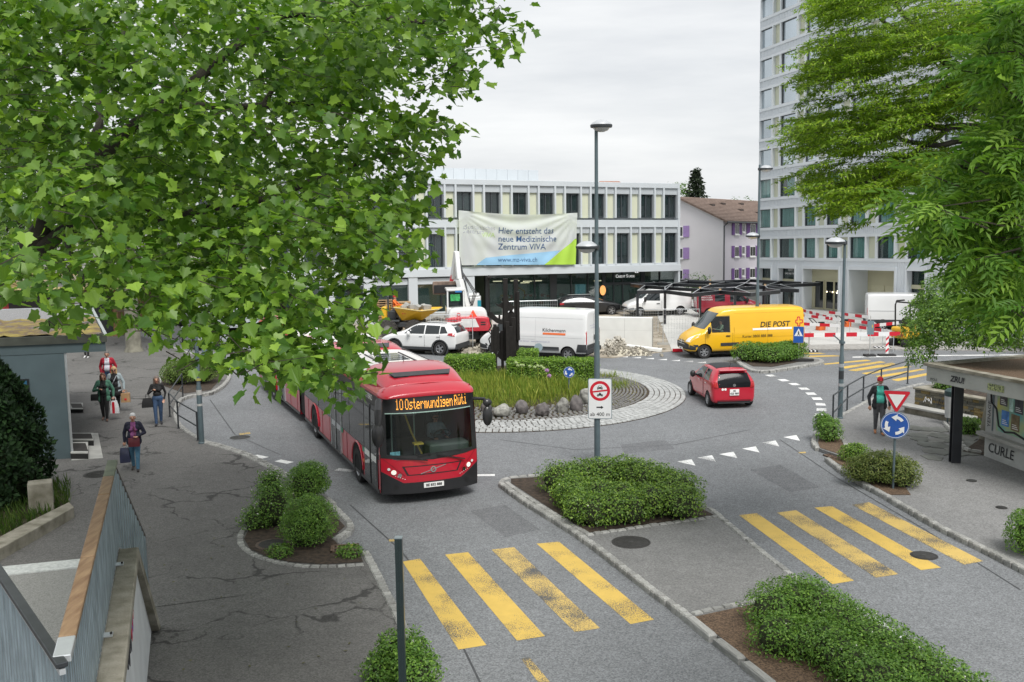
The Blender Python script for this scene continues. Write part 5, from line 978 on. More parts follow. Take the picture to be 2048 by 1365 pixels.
def pod(parent, secs, name, mat, lvl=2):
 """secs: (x, half width at foot, half width on top, z foot, z top)"""
 vs = []; fs = []
 for x, a, b_, z0, z1 in secs: vs += [(x, -a, z0), (x, -a*.99, z0+(z1-z0)*.45), (x, -b_, z1-.02), (x, -b_*.5, z1+.01), (x, b_*.5, z1+.01), (x, b_, z1-.02), (x, a*.99, z0+(z1-z0)*.45), (x, a, z0)]
 for i in range(len(secs)-1):
  for k in range(7): fs.append((i*8+k, i*8+k+1, i*8+8+k+1, i*8+8+k))
 fs.append(tuple(range(7, -1, -1))); fs.append(tuple((len(secs)-1)*8+k for k in range(8)))
 me = bpy.data.meshes.new(name); me.from_pydata(vs, [], fs); bm = bmesh.new(); bm.from_mesh(me); bmesh.ops.recalc_face_normals(bm, faces=bm.faces[:]); bm.to_mesh(me); bm.free(); me.materials.append(mat); me.polygons.foreach_set('use_smooth', [True]*len(me.polygons)); o = bpy.data.objects.new(name, me); link(o, parent)
 s_ = o.modifiers.new('s', 'SUBSURF'); s_.levels = lvl; s_.render_levels = lvl; return o
brow = pod(bus, [(1.9, W2*.985, 1.0, 2.7, 2.99), (2.2, W2*.985, 1.0, 2.69, 2.97), (2.4, W2*.965, 1.0, 2.69, 2.9), (fx(0, 2.7)-.02, W2*.9, .95, 2.69, 2.83), (fx(0, 2.7)+.03, W2*.86, .9, 2.69, 2.79), (fx(0, 2.7)+.05, W2*.84, .88, 2.7, 2.75)], 'roof_brow', M_BRED)
fp = pod(bus, [(.35, 1.17, 1.03, 2.8, 3.27), (.45, 1.17, 1.04, 2.8, 3.28), (1.2, 1.16, 1.02, 2.8, 3.27), (1.6, 1.13, .96, 2.83, 3.2), (2.0, 1.08, .9, 2.85, 3.07), (2.17, 1.04, .86, 2.87, 2.99), (2.2, 1.0, .82, 2.9, 2.96)], 'roof_pod', M_BRED)
MB().add([(1.93, -.72, 3.125), (1.93, .72, 3.125), (1.72, .82, 3.20), (1.72, -.82, 3.20)], [(0, 1, 2, 3)]).add([(1.93, -.72, 3.095), (1.93, .72, 3.095), (1.72, .82, 3.17), (1.72, -.82, 3.17)], [(3, 2, 1, 0)]).build('pod_grille', pm('pod_grille', (.05, .05, .055), .6, var=.2), fp)
MB().box((2.12, -.74, 2.885), (2.22, .74, 2.91)).build('pod_gap', M_BLACK, fp)
rw = pod(bus, [(-3.1, 1.1, .95, 2.85, 3.13), (-3.0, 1.12, 1.0, 2.85, 3.15), (.3, 1.12, 1.0, 2.85, 3.15), (.36, 1.1, .95, 2.85, 3.13)], 'roof_equipment', M_ROOFW, 2)
hm = MB(); hm.box((-1.9, -.42, 3.14), (-.3, .42, 3.19)); hm.build('roof_hatch', M_ROOFW, bus, bevel=.02)
for k in range(4): MB().box((-1.8+k*.38, -.36, 3.188), (-1.52+k*.38, .36, 3.2)).build('hatch_pane', M_CARGL, bus)
for y in (-.5, .5): strip(bus, 'roof_rail', M_BLACK, (-2.1, y, 3.165), (.1, y, 3.165), .035, .03)
for y in (-.88, .88): strip(bus, 'roof_seam', M_BLACK, (-2.8, y, 3.155), (.1, y, 3.155), .02, .02)
strip(bus, 'roof_vent', M_BDK, (.1, -.3, 3.17), (.1, .3, 3.17), .1, .03); strip(bus, 'roof_edge', M_BDK, (-7.6, 1.2, 2.94), (.4, 1.2, 2.94), .05, .1)
p2 = pod(bus, [(-5.2, 1.12, .98, 2.8, 3.2), (-5.1, 1.14, 1.02, 2.8, 3.22), (-3.9, 1.14, 1.02, 2.8, 3.22), (-3.4, 1.1, .95, 2.8, 3.1), (-3.3, 1.05, .9, 2.82, 3.02)], 'roof_pod', M_BRED); MB().add([(-3.52, -.6, 3.145), (-3.52, .6, 3.145), (-3.82, .7, 3.24), (-3.82, -.7, 3.24)], [(0, 1, 2, 3)]).build('pod_grille', MATS['pod_grille'], p2)
pod(bus, [(-7.6, 1.1, .95, 2.85, 3.12), (-7.5, 1.12, 1.0, 2.85, 3.14), (-5.4, 1.12, 1.0, 2.85, 3.14), (-5.3, 1.1, .95, 2.85, 3.1)], 'roof_equipment', M_ROOFW)
MB().tube([(.25, 0, 3.15), (.2, 0, 3.42)], .01).build('aerial', M_BLACK, bus)
def sy(z): return float(np.interp(z, [ZB, 1.0, 2.3, 2.75, HB], [W2, W2, W2*.985, W2*.955, W2*.86]))
def side(parent, name, s, x0, x1, z0, z1, mat, off=.006, n=5):
 mb = MB(); vs = []
 zz = [z0+(z1-z0)*k/n for k in range(n+1)]
 for z in zz: vs += [(x0, s*(sy(z)+off), z), (x1, s*(sy(z)+off), z)]
 fs = [(2*k, 2*k+1, 2*k+3, 2*k+2) for k in range(n)]; mb.add(vs, fs if s < 0 else [f[::-1] for f in fs]); return mb.build(name, mat, parent)
def bus_side(parent, s, xa, xb, doors, axles, wins):
 side(parent, 'window_band', s, xa+.05, xb, 1.12, 2.68, M_BDK, .004)
 for a, b_ in wins: side(parent, 'side_window', s, a, b_, 1.16, 2.5, M_BG, .009)
 strip(parent, 'sill_line', M_BDK, (xa+.02, s*(W2+.004), ZB+.02), (xb, s*(W2+.004), ZB+.02), .03, .08)
 for a, b_, fr in doors:
  d = side(parent, 'door', s, a, b_, .33, 2.42, M_GRD, .016); w_ = (b_-a)/2
  for k in range(2):
   p = side(d, 'door_leaf_pane', s, a+k*w_+.09, a+(k+1)*w_-.09, .5, 2.3, M_BG if fr else glassmat('door_glass', (.05, .055, .055), .03), .022)
   side(d, 'door_rail', s, a+k*w_+.08, a+(k+1)*w_-.08, 1.0, 1.16, M_ALU if fr else M_WHITE, .026, 1)
  strip(d, 'door_gap', M_BLACK, (a+w_, s*(W2+.02), .34), (a+w_, s*(sy(2.4)+.02), 2.4), .02, .03)
  if fr:
   for x in (a, a+w_-.05, b_-.0): strip(d, 'door_post', M_ALU, (x, s*(W2+.02), .36), (x, s*(sy(2.42)+.02), 2.42), .02, .06)
 for x in axles:
  n = 18; mb = MB(); mb.add([(x+.62*math.cos(math.pi*k/n), s*(W2+.012), .5+.6*math.sin(math.pi*k/n)) for k in range(n+1)]+[(x-.62, s*(W2+.012), ZB-.02), (x+.62, s*(W2+.012), ZB-.02)], [tuple(range(n+1))+(n+1, n+2)]); mb.build('wheel_arch', M_WELL, parent)
  mb = MB(); mb.tube([(x+.64*math.cos(math.pi*k/n), s*(W2+.012), .5+.62*math.sin(math.pi*k/n)) for k in range(n+1)], .03, 6); mb.build('arch_lip', M_BRED, parent)
 k = xa+.7
 while k < xb-.3:
  if not any(a-.05 < k < b_+.05 for a, b_, f in doors) and not any(abs(k-x) < .75 for x in axles): strip(parent, 'panel_seam', pm('red_seam', (.2, .006, .015), .6), (k, s*(W2+.003), ZB+.08), (k, s*(W2+.003), 1.1), .006, .012);
  k += 1.15
 for x in [a-.12 for a, b_, f in doors]: mb = MB().box((x-.05, s*(W2)-.01, .72), (x+.03, s*W2+.018, .8)) if s > 0 else MB().box((x-.05, -W2-.018, .72), (x+.03, -W2+.01, .8)); mb.build('side_marker', M_AMBER, parent)
bus_side(bus, -1, XR, FRONT-.4, [(.82, 2.18, False), (-3.3, -1.95, True)], [0, -5.945], [(-1.85, -.95), (-.9, .75), (-5.2, -3.4), (-7.6, -5.3)])
bus_side(bus, 1, XR, FRONT-.4, [], [0, -5.945], [(-7.6, -5.6), (-5.5, -3.6), (-3.5, -1.6), (-1.5, .6), (.7, 2.1)])
o = text_mb('HYBRID', .2, M=Matrix(((1, 0, 0, 1.35), (0, 0, -1, -W2*.965-.02), (0, 1, 0, 2.58), (0, 0, 0, 1))), bold=.004).build('lettering', M_WHITE, bus)
for x, z in ((.72, 1.06), (-1.85, 1.06)): MB().box((x-.12, -W2-.014, z-.06), (x+.1, -W2-.006, z+.06)).build('sticker', pm('sticker_green', (.05, .25, .15), .5, var=.5, scale=12), bus)
for s in (-1, 1):
 for x in (0, -5.945): wheel(bus, x, s*1.16, .475, .28, s, 10)
 MB().box((-7.5, -1.1, .25), (2.3, 1.1, .5)).build('underbody', M_DARK, bus) if s < 0 else None
mb = MB(); mb.tube([(2.45, -1.2, 2.62), (2.72, -1.34, 2.68), (2.95, -1.42, 2.5), (2.98, -1.44, 2.15)], [.05, .09, .1, .09], 10); mb.ball((2.98, -1.45, 1.92), (.11, .16, .32), 12, 9); mb.build('wing_mirror', M_BDK, bus, smooth=True)
mb = MB(); mb.tube([(2.4, 1.2, 2.5), (2.6, 1.42, 2.5), (2.62, 1.5, 2.3)], .045, 8); mb.ball((2.62, 1.5, 2.06), (.09, .14, .26), 12, 9); mb.ball((2.62, 1.5, 2.4), (.08, .12, .1), 10, 7); mb.build('wing_mirror', M_BDK, bus, smooth=True)
MB().box((-.5, -1.15, .95), (2.3, 1.15, 1.0)).build('cab_floor', M_INT, bus); MB().box((-.6, -1.2, .35), (-.55, 1.2, 2.8)).build('cab_back', pm('cab_dark', (.02, .022, .022), .9), bus)
mb = MB(); mb.box((1.75, .05, 1.0), (2.28, 1.12, 1.38)); mb.build('dashboard', pm('dash_grey', (.06, .075, .07), .6, var=.1), bus, bevel=.06); mb = MB(); mb.tube([(1.62+.06*math.sin(2*math.pi*k/20), .6+.23*math.cos(2*math.pi*k/20), 1.46+.14*math.sin(2*math.pi*k/20)) for k in range(21)], .02, 6, False); mb.tube([(1.62, .38, 1.46), (1.62, .82, 1.46)], .018); mb.build('steering_wheel', M_BLACK, bus)
mb = MB(); mb.box((.85, .35, 1.1), (1.3, .85, 1.3)); mb.box((.8, .35, 1.3), (.92, .85, 2.0)); mb.build('driver_seat', M_BLACK, bus, bevel=.05)
for y in (-.15, -.75): MB().tube([(1.6, y, 1.0), (1.6, y, 2.7)], .02).build('grab_pole', pm('pole_green', (.2, .3, .27), .4), bus)
MB().tube([(1.8, .0, 1.0), (1.7, -.25, 1.6), (1.3, -.5, 2.6)], .025).build('cab_rail', pm('rail_yellow', (.5, .38, .05), .4), bus); MB().box((1.9, -.3, 1.36), (2.1, -.05, 1.4)).build('paper_pad', MATS['rail_yellow'], bus); MB().box((2.25, -.98, 1.18), (2.26, -.72, 1.28)).build('validity_sticker', pm('sticker_blue', (.2, .5, .6), .5, var=.5, scale=15), bus)
hg = F1-hd*1.8; h2 = (hg-F2).normalized(); H2 = hg-nr*1.12
Mr = (bus.matrix_world.inverted() @ (Matrix.Translation((hg-nr*1.12)) @ Matrix.Rotation(math.atan2(h2.y, h2.x), 4, 'Z')))
F2c = F2+Vector((-h2.y, h2.x, 0))*1.12; dist = (F2c-(hg-nr*1.12)).length
rs = bpy.data.objects.new('rear_section', None); link(rs, bus); rs.matrix_local = Mr
XB = -.85; XE = -dist-3.2
section(rs, XE, XB, name='rear_body')
bl = MB(); prof = [(-W2+.06, ZB+.05), (-W2+.06, 2.6), (-W2*.84, HB-.08), (0, HB), (W2*.84, HB-.08), (W2-.06, 2.6), (W2-.06, ZB+.05)]; vs = []; fs = []; n = 15
for i in range(n):
 k = i/(n-1); off = -.05 if i % 2 else 0.0
 A = Vector((XR+.02, 0, 0)); B_ = Mr @ Vector((XB-.02, 0, 0)); c = A.lerp(B_, k)
 for y, z in prof: vs.append((c.x, c.y+y+(off if y < 0 else -off)*-1*(1 if abs(y) > .5 else 0), z+off*(z > 2)))
for i in range(n-1):
 for k in range(6): fs.append((i*7+k, i*7+k+1, i*7+7+k+1, i*7+7+k))
bl.add(vs, fs); bl.build('bellows', M_BELL, bus)
def rside(s, doors, wins):
 bus_side(rs, s, XE, XB, doors, [-dist], wins)
rside(-1, [(-dist+1.1, -dist+2.35, True), (XE+.9, XE+2.15, True)], [(-dist+2.5, XB-.2), (-dist-.9, -dist+1.0), (XE+.2, XE+.8)]); rside(1, [], [(XE+.2, -dist-1), (-dist-.8, -dist+1.4), (-dist+1.6, XB-.2)])
for s in (-1, 1): wheel(rs, -dist, s*1.16, .475, .28, s, 10)
pod(rs, [(XE+.3, 1.12, .98, 2.8, 3.16), (XE+.4, 1.14, 1.02, 2.8, 3.18), (XE+3.2, 1.14, 1.02, 2.8, 3.18), (XE+3.3, 1.1, .95, 2.8, 3.1)], 'roof_pod', M_BRED); pod(rs, [(-4.6, 1.1, .95, 2.85, 3.1), (-4.5, 1.12, 1.0, 2.85, 3.12), (-1.3, 1.12, 1.0, 2.85, 3.12), (-1.2, 1.1, .95, 2.85, 3.1)], 'roof_equipment', M_ROOFW)
MB().box((XE+.3, -1.1, .25), (XB-.2, 1.1, .5)).build('underbody', M_DARK, rs)
# people
def remesh(mb, name, vox, smooth=4):
 me = mb.mesh(name, []) ; o = bpy.data.objects.new(name, me); COL.objects.link(o)
 m = o.modifiers.new('r', 'REMESH'); m.mode = 'VOXEL'; m.voxel_size = vox; s = o.modifiers.new('s', 'SMOOTH'); s.iterations = smooth; s.factor = .5
 dg = bpy.context.evaluated_depsgraph_get(); r_ = bpy.data.meshes.new_from_object(o.evaluated_get(dg), depsgraph=dg); bpy.data.objects.remove(o); bpy.data.meshes.remove(me)
 r_.polygons.foreach_set('use_smooth', [True]*len(r_.polygons)); return r_
def capsule(mb, p, q, r0, r1, n=10):
 p, q = Vector(p), Vector(q); mb.ball(p, r0, n, 8); mb.ball(q, r1, n, 8)
 if (q-p).length > 1e-4: mb.tube([p, p.lerp(q, .5), q], [r0, (r0+r1)/2, r1], n)
def seg_dist(C, p, q, r0, r1):
 p, q = np.array(p), np.array(q); d = q-p; l = d@d
 t = np.clip(((C-p)@d)/l, 0, 1) if l > 1e-9 else np.zeros(len(C)); return np.linalg.norm(C-(p+t[:, None]*d), axis=1)-(r0+(r1-r0)*t)
SK = pm('skin', (.46, .25, .17), .5, var=.08, scale=12); M_EYE = pm('eye_dark', (.02, .014, .012), .3, var=0); M_LIP = pm('lips', (.34, .1, .09), .45, var=0)
def cl(name, c, **k): return pm('cloth_'+name, c, .85, var=.14, scale=18, bump=.25, bscale=30, **k)
def person(label, loc, rz, H, cols, hair, pose=None, group=None, build=1.0, belly=0.0, bust=0.0, coat=None, tail=.75, dress=0.0, glasses=False, cap=None, seated=False, parent=None, mat=None, vox=.0125, head=(0, 0), hairlen=.0, legs_only=False):
 """cols: top, legs, shoe; local x forward, y left"""
 P = dict(rs=(.05, -.19), le=None); P = pose or {}
 build = 1+(build-1)*.55; k = H/1.7; t = thing('person', label, 'person', loc, rz, group, mat) if parent is None else thing('person', label, 'person', mat=mat)
 B = []                                                              # (p, q, r0, r1, material)
 top, legs, shoe = cols; SKI = SK; b = build
 step = P.get('step', .16); bob = 0
 if seated: hips = [(0, .09*s_, .48) for s_ in (-1, 1)]
 else: hips = [(0, .085*s_, .9) for s_ in (-1, 1)]
 hz = hips[0][2]-.9
 for s_, hp in zip((-1, 1), hips):
  f = step*s_*P.get('lead', 1)
  if seated: kn = (.42, .12*s_, .5); an = (.4, .12*s_, .1)
  else: kn = (f*.55+.05*abs(f)/.16*.5, .085*s_, .49); an = (f if f > 0 else f*1.15, .075*s_, .085+(.05 if f < 0 else 0))
  B += [(hp, kn, .1*b, .066*b, legs), (kn, an, .066*b, .05, legs if dress < .5 else SKI)]
  hl = (an[0]-.05, an[1], .05+(.05 if f < 0 and not seated else 0)); toe = (an[0]+.15, an[1]+.02*s_, .035); B += [(hl, toe, .042, .036, shoe), ((an[0], an[1], .09), hl, .04, .042, shoe)]
 Z = lambda z: z+hz
 B += [((0, -.075, Z(.95)), (0, .075, Z(.95)), .11*b, .11*b, legs if dress < .1 else top), ((0, -.045, Z(1.1)), (0, .045, Z(1.1)), .1*b, .1*b, top), ((.0, -.075, Z(1.28)), (.0, .075, Z(1.28)), .1*b, .1*b, top),
  ((-.01, -.15*b**.5, Z(1.40)), (-.01, .15*b**.5, Z(1.40)), .062, .062, top), ((0, 0, Z(1.36)), (.005, 0, Z(1.42)), .09, .07, top), ((-.005, 0, Z(1.42)), (.015, 0, Z(1.53)), .052, .047, SKI)]
 if belly: B += [((.05*belly, -.05, Z(1.06)), (.05*belly, .05, Z(1.06)), .115*b, .115*b, top)]
 if bust: B += [((.07, -.07, Z(1.24)), (.075, -.07, Z(1.24)), .06*bust, .06*bust, top), ((.07, .07, Z(1.24)), (.075, .07, Z(1.24)), .06*bust, .06*bust, top)]
 if dress: B += [((0, -.09, Z(.72)), (0, .09, Z(.72)), .15*b, .15*b, top), ((0, -.08, Z(.9)), (0, .08, Z(.9)), .13*b, .13*b, top)]
 arms = {}
 for s_, nm in ((-1, 'r'), (1, 'l')):
  sh_ = (-.01, .175*s_*b**.5, Z(1.39)); el = P.get(nm+'e', (-.04, .26*b**.5, 1.12)); wr = P.get(nm+'w', (.06, .25*b**.5, .88)); el = (el[0], el[1]*s_, Z(el[2])); wr = (wr[0], wr[1]*s_, Z(wr[2])); arms[nm] = (sh_, el, wr)
  sl = P.get('sleeve', top); fore = sl if P.get('long', True) else SKI
  B += [(sh_, el, .05*b, .04*b, sl), (el, wr, .039*b, .028, fore)]
  d = (Vector(wr)-Vector(el)).normalized(); side_ = Vector(P.get(nm+'palm', (0, 1, 0))); side_ = (side_-d*side_.dot(d)).normalized(); nrm = d.cross(side_); W_ = Vector(wr)
  B += [(tuple(W_+d*.02-side_*.02), tuple(W_+d*.075-side_*.022), .02, .018, SKI), (tuple(W_+d*.02+side_*.02), tuple(W_+d*.075+side_*.022), .02, .018, SKI)]
  curl = P.get(nm+'curl', .6)
  for j, ln in enumerate((.07, .078, .074, .058)):
   o_ = W_+d*.085+side_*(-.03+.02*j); m_ = o_+(d*math.cos(curl*.6)+nrm*math.sin(curl*.6)*s_)*ln*.5; e_ = m_+(d*math.cos(curl*1.7)+nrm*math.sin(curl*1.7)*s_)*ln*.5; B += [(tuple(o_), tuple(m_), .0105, .0095, SKI), (tuple(m_), tuple(e_), .0095, .0085, SKI)]
  o_ = W_+d*.03-side_*.03; B += [(tuple(o_), tuple(o_-side_*.028+d*.035+nrm*.01*s_), .0125, .0115, SKI), (tuple(o_-side_*.028+d*.035+nrm*.01*s_), tuple(o_-side_*.026+d*.065+nrm*.02*s_), .0115, .0095, SKI)]
 hz_ = Z(1.595); hx = .022
 Hd = [((hx-.012, 0, hz_+.035), (hx-.008, 0, hz_+.03), .083, .083, SKI), ((hx+.01, 0, hz_-.01), (hx+.015, 0, hz_-.055), .07, .052, SKI), ((hx+.04, 0, hz_-.085), (hx+.045, 0, hz_-.088), .03, .03, SKI), ((hx+.082, 0, hz_+.012), (hx+.1, 0, hz_-.022), .011, .015, SKI), ((hx-.005, -.078, hz_-.005), (hx-.005, -.08, hz_-.03), .016, .012, SKI), ((hx-.005, .078, hz_-.005), (hx-.005, .08, hz_-.03), .016, .012, SKI),
  ((hx+.074, -.03, hz_+.006), (hx+.074, -.03, hz_+.008), .0125, .0125, M_EYE), ((hx+.074, .03, hz_+.006), (hx+.074, .03, hz_+.008), .0125, .0125, M_EYE), ((hx+.078, -.018, hz_-.058), (hx+.078, .018, hz_-.058), .01, .01, M_LIP)]
 B += Hd
 mb = MB()
 for p, q, r0, r1, m_ in B: capsule(mb, p, q, r0, r1)
 me = remesh(mb, 'body', vox); ml = []
 for x in B:
  if x[4] not in ml: ml.append(x[4])
 for m_ in ml: me.materials.append(m_)
 n = len(me.polygons); C = np.empty(n*3); me.polygons.foreach_get('center', C); C = C.reshape(-1, 3); D = np.stack([seg_dist(C, *x[:4]) for x in B]); me.polygons.foreach_set('material_index', np.array([ml.index(x[4]) for x in B], np.int32)[D.argmin(0)])
 o = bpy.data.objects.new('body', me); link(o, t); S = Matrix.Scale(k, 4); o.matrix_local = S
 def part(name, caps, m_, vx=.0125, cut=None, sm=3):
  mb = MB()
  for c in caps: capsule(mb, *c)
  me = remesh(mb, name, vx, sm); me.materials.append(m_)
  if cut:
   bm = bmesh.new(); bm.from_mesh(me); bmesh.ops.delete(bm, geom=[f for f in bm.faces if cut(f.calc_center_median())], context='FACES'); bm.to_mesh(me); bm.free()
  o = bpy.data.objects.new(name, me); link(o, t); o.matrix_local = S; return o
 if hair is not None and not cap:
  hm = pm(*hair) if isinstance(hair, tuple) else hair; L_ = hairlen
  caps = [((hx-.03, 0, hz_+.05), (hx-.02, 0, hz_+.055), .092, .09), ((hx-.05, -.04, hz_+.0), (hx-.05, .04, hz_+.0), .062, .062)]
  if L_: caps += [((hx-.03, s_*.072, hz_+.03), (hx-.005-.02, s_*.085, hz_-L_), .04, .036) for s_ in (-1, 1)]+[((hx-.06, -.04, hz_), (hx-.07, -.05, hz_-L_), .05, .045), ((hx-.06, .04, hz_), (hx-.07, .05, hz_-L_), .05, .045)]+[((hx+.02, s_*.045, hz_+.085), (hx+.04, s_*.066, hz_+.04), .03, .022) for s_ in (-1, 1)]
  part('hair', caps, hm, .011)
 if cap:
  o_ = part('cap', [((hx-.015, 0, hz_+.055), (hx-.01, 0, hz_+.06), .094, .094), ((hx+.05, -.03, hz_+.05), (hx+.13, -.02, hz_+.035), .018, .012), ((hx+.05, .03, hz_+.05), (hx+.13, .02, hz_+.035), .018, .012), ((hx+.05, 0, hz_+.05), (hx+.145, 0, hz_+.035), .018, .012)], cap, .01)
 if coat:
  cm, openw = coat; g = .011
  caps = [((0, -.078, Z(tail)), (0, .078, Z(tail)), .128*b+g, .128*b+g)] if tail < .95 else []
  caps += [((0, -.075, Z(.98)), (0, .075, Z(.98)), .118*b+g, .118*b+g), ((0, -.055, Z(1.12)), (0, .055, Z(1.12)), .105*b+g, .105*b+g), ((0, -.08, Z(1.28)), (0, .08, Z(1.28)), .104*b+g, .104*b+g), ((-.015, -.15*b**.5, Z(1.40)), (-.015, .15*b**.5, Z(1.40)), .066+g*.7, .066+g*.7), ((-.03, 0, Z(1.38)), (-.03, 0, Z(1.44)), .085, .07)]
  if belly: caps += [((.05*belly, -.05, Z(1.06)), (.05*belly, .05, Z(1.06)), .115*b+g, .115*b+g)]
  for sh_, el, wr in arms.values(): w2 = tuple(Vector(el).lerp(Vector(wr), .94)); caps += [(sh_, el, .05*b+g, .042*b+g), (el, w2, .04*b+g, .031+g*.8)]
  part('jacket', caps, cm, .013, cut=lambda c: (c.x > .02 and abs(c.y) < openw*(1 if c.z < Z(1.3) else .9) and c.z < Z(1.5)) or c.z < Z(tail)-.1)
 if glasses:
  mb = MB(); mb.bar((hx+.09, -.06, hz_+.012), (hx+.09, .06, hz_+.012), .01, .03); [mb.bar((hx+.09, s_*.06, hz_+.015), (hx, s_*.085, hz_+.012), .006, .008) for s_ in (-1, 1)]; mb.build('glasses', M_BLACK, t, M=S)
 t['_k'] = k; return t, arms, k
def strap(t, name, pts, m_, w_=.03): mb = MB(); [mb.bar(a, b_, w_, .008) for a, b_ in zip(pts[:-1], pts[1:])]; return mb.build(name, m_, t)
def bag(name, label, t, c, sz, m_, handle=None, taper=.8, hm=None, hh=.14, cat='bag', soft=.02, extra=None):
 """a bag hanging with its top at c (local to the person)"""
 M = t.matrix_world.copy() if t.matrix_world != Matrix() else (Matrix.Translation(t.location) @ t.rotation_euler.to_matrix().to_4x4())
 o = thing(name, label, cat, mat=M @ Matrix.Translation(Vector(c))); a, b_, h = sz[0]/2, sz[1]/2, sz[2]
 vs = []; fs = []; n = 7; ring_ = [(-1, -1), (0, -1.12), (1, -1), (1.1, 0), (1, 1), (0, 1.12), (-1, 1), (-1.1, 0)]
 for i in range(n):
  f = i/(n-1); s_ = taper+(1-taper)*math.sin(min(1, f*1.3)*math.pi/2); s2 = .35+.65*math.sin(min(1, f*1.5+.1)*math.pi/2)
  for u, v in ring_: vs.append((a*u*(s2 if soft else 1), b_*v*s_, -h*f+rnd.uniform(-1, 1)*soft*.25))
 m = len(ring_)
 for i in range(n-1):
  for k in range(m): fs.append((i*m+k, i*m+(k+1) % m, (i+1)*m+(k+1) % m, (i+1)*m+k))
 fs += [tuple(range(m)), tuple((n-1)*m+k for k in range(m))[::-1]]
 mb = MB(); mb.add(vs, [f[::-1] for f in fs]); mb.build('bag_body', m_, o, smooth=True, ang=50)
 if handle is not None:
  hb = MB();
  for s_ in (-1, 1): hb.tube([(s_*a*.3, -b_*.5*taper, -.01), (s_*a*.2, -b_*.3, hh*.8), (0, 0, hh), (s_*a*.2, b_*.3, hh*.8), (s_*a*.3, b_*.5*taper, -.01)], .008, 5)
  hb.build('handle', handle, o)
 if extra: extra(o, a, b_, h)
 return o
def facing(P, tx, ty): return math.atan2(ty-P.y, tx-P.x)
JE = cl('denim', (.035, .07, .14)); JEL = cl('light_denim', (.07, .17, .26)); BLK = cl('black', (.012, .012, .013)); SHOE = pm('dark_shoe', (.03, .024, .022), .5); WSHOE = pm('white_shoe', (.6, .6, .6), .6)
P0 = at(272, 941, KZ); rz = facing(P0, P0.x+1.2, P0.y-5)
t, A, k = person('grey haired woman in a navy cardigan and purple top carrying a dark tote bag', P0, rz, 1.62, (cl('purple', (.2, .06, .17)), JEL, SHOE), ('grey_hair', (.5, .5, .5), .7), dict(le=(-.02, .3, 1.12), lw=(.2, .12, 1.06), re=(-.05, .27, 1.13), rw=(-.0, .27, .88), rcurl=1.3, sleeve=cl('navy', (.012, .013, .03)), step=.13), build=1.12, belly=.5, bust=1, coat=(cl('navy', (.012, .013, .03)), .085), tail=.88)
strap(t, 'bag_strap', [(.12*k, .02, 1.35*k), (.17*k, .06, 1.15*k), (.17*k, .0, .98*k)], pm('burgundy', (.11, .012, .02), .5), .02)
bag('tote_bag', 'dark blue tote bag in the hand of the grey haired woman', t, (.0, -.28*k, .70*k), (.12, .26, .42), pm('tote_navy', (.025, .03, .07), .45, var=.3, scale=6, coat=.3), pm('tote_grey', (.3, .32, .36), .6))
bag('shoulder_bag', 'burgundy shoulder bag across the front of the grey haired woman', t, (.21*k, .02, 1.02*k), (.09, .28, .24), MATS['burgundy'], None, .95)
P0 = at(318, 850, KZ); t, A, k = person('woman in a black sweater and blue jeans with a black handbag on her arm', P0, facing(P0, P0.x+1.5, P0.y-5), 1.67, (BLK, JE, pm('black_trainer', (.02, .02, .025), .6)), ('brown_grey_hair', (.13, .1, .085), .6), dict(re=(.02, .3, 1.12), rw=(.2, .12, 1.26), rcurl=1.2, le=(-.06, .27, 1.12), lw=(.02, .22, .9), step=.12, lead=-1), build=1.04, bust=1.05, hairlen=.13)
bag('handbag', 'black slouchy handbag on the forearm of the woman in jeans', t, (.06*k, -.33*k, .98*k), (.14, .34, .32), BLK, BLK, .7, hh=.14)
P0 = at(211, 841, KZ); t, A, k = person('woman in black with a green cardigan looking at her phone', P0, facing(P0, P0.x+1.2, P0.y-5), 1.66, (BLK, BLK, pm('sandal', (.14, .08, .06), .6)), ('auburn_hair', (.12, .055, .03), .6), dict(re=(.0, .33, 1.1), rw=(.2, .1, 1.17), rcurl=.9, le=(-.06, .32, 1.1), lw=(.0, .32, .86), lcurl=1.3, sleeve=cl('green', (.07, .19, .13)), step=.12), build=1.25, belly=.8, bust=1.3, coat=(cl('green', (.07, .19, .13)), .11), tail=.8, hairlen=.17)
MB().box((.235*k, -.12*k, 1.18*k), (.245*k, -.05*k, 1.31*k)).build('phone', M_BLACK, t)
bag('hip_bag', 'black bag at the hip of the woman with the green cardigan', t, (.08, -.30*k, .98*k), (.12, .24, .22), BLK, None, .9);
def red_side(o, a, b_, h): MB().box((a*1.02, -b_*.5, -h*.98), (a*1.06+.01, b_*.1, -.03)).build('red_print', M_RED, o)
bag('shopping_bag', 'white plastic shopping bag with a red stripe beside the green cardigan', t, (.02, .34*k, .7*k), (.16, .28, .44), pm('white_plastic', (.68, .68, .7), .35, var=.1, bump=.5, bscale=12), MATS['white_plastic'], .6, extra=red_side)
P0 = at(233, 824, KZ); t, A, k = person('blonde woman in a black dress and pale grey cardigan with a paper bag', P0, facing(P0, P0.x+1.2, P0.y-5), 1.66, (BLK, BLK, SHOE), ('blonde_hair', (.45, .3, .15), .6), dict(re=(-.03, .3, 1.1), rw=(.05, .3, .88), le=(-.04, .31, 1.1), lw=(.03, .32, .84), lcurl=1.3, long=True, sleeve=cl('pale_grey', (.3, .36, .38)), step=.1, lead=-1), build=1.2, belly=.6, bust=1.2, dress=.4, coat=(cl('pale_grey', (.3, .36, .38)), .13), tail=.78, hairlen=.14, glasses=True)
strap(t, 'bag_strap', [(.1*k, .1*k, 1.4*k), (.21*k, .0, 1.2*k), (.19*k, -.13*k, .95*k)], pm('pale_strap', (.4, .42, .45), .6), .035)
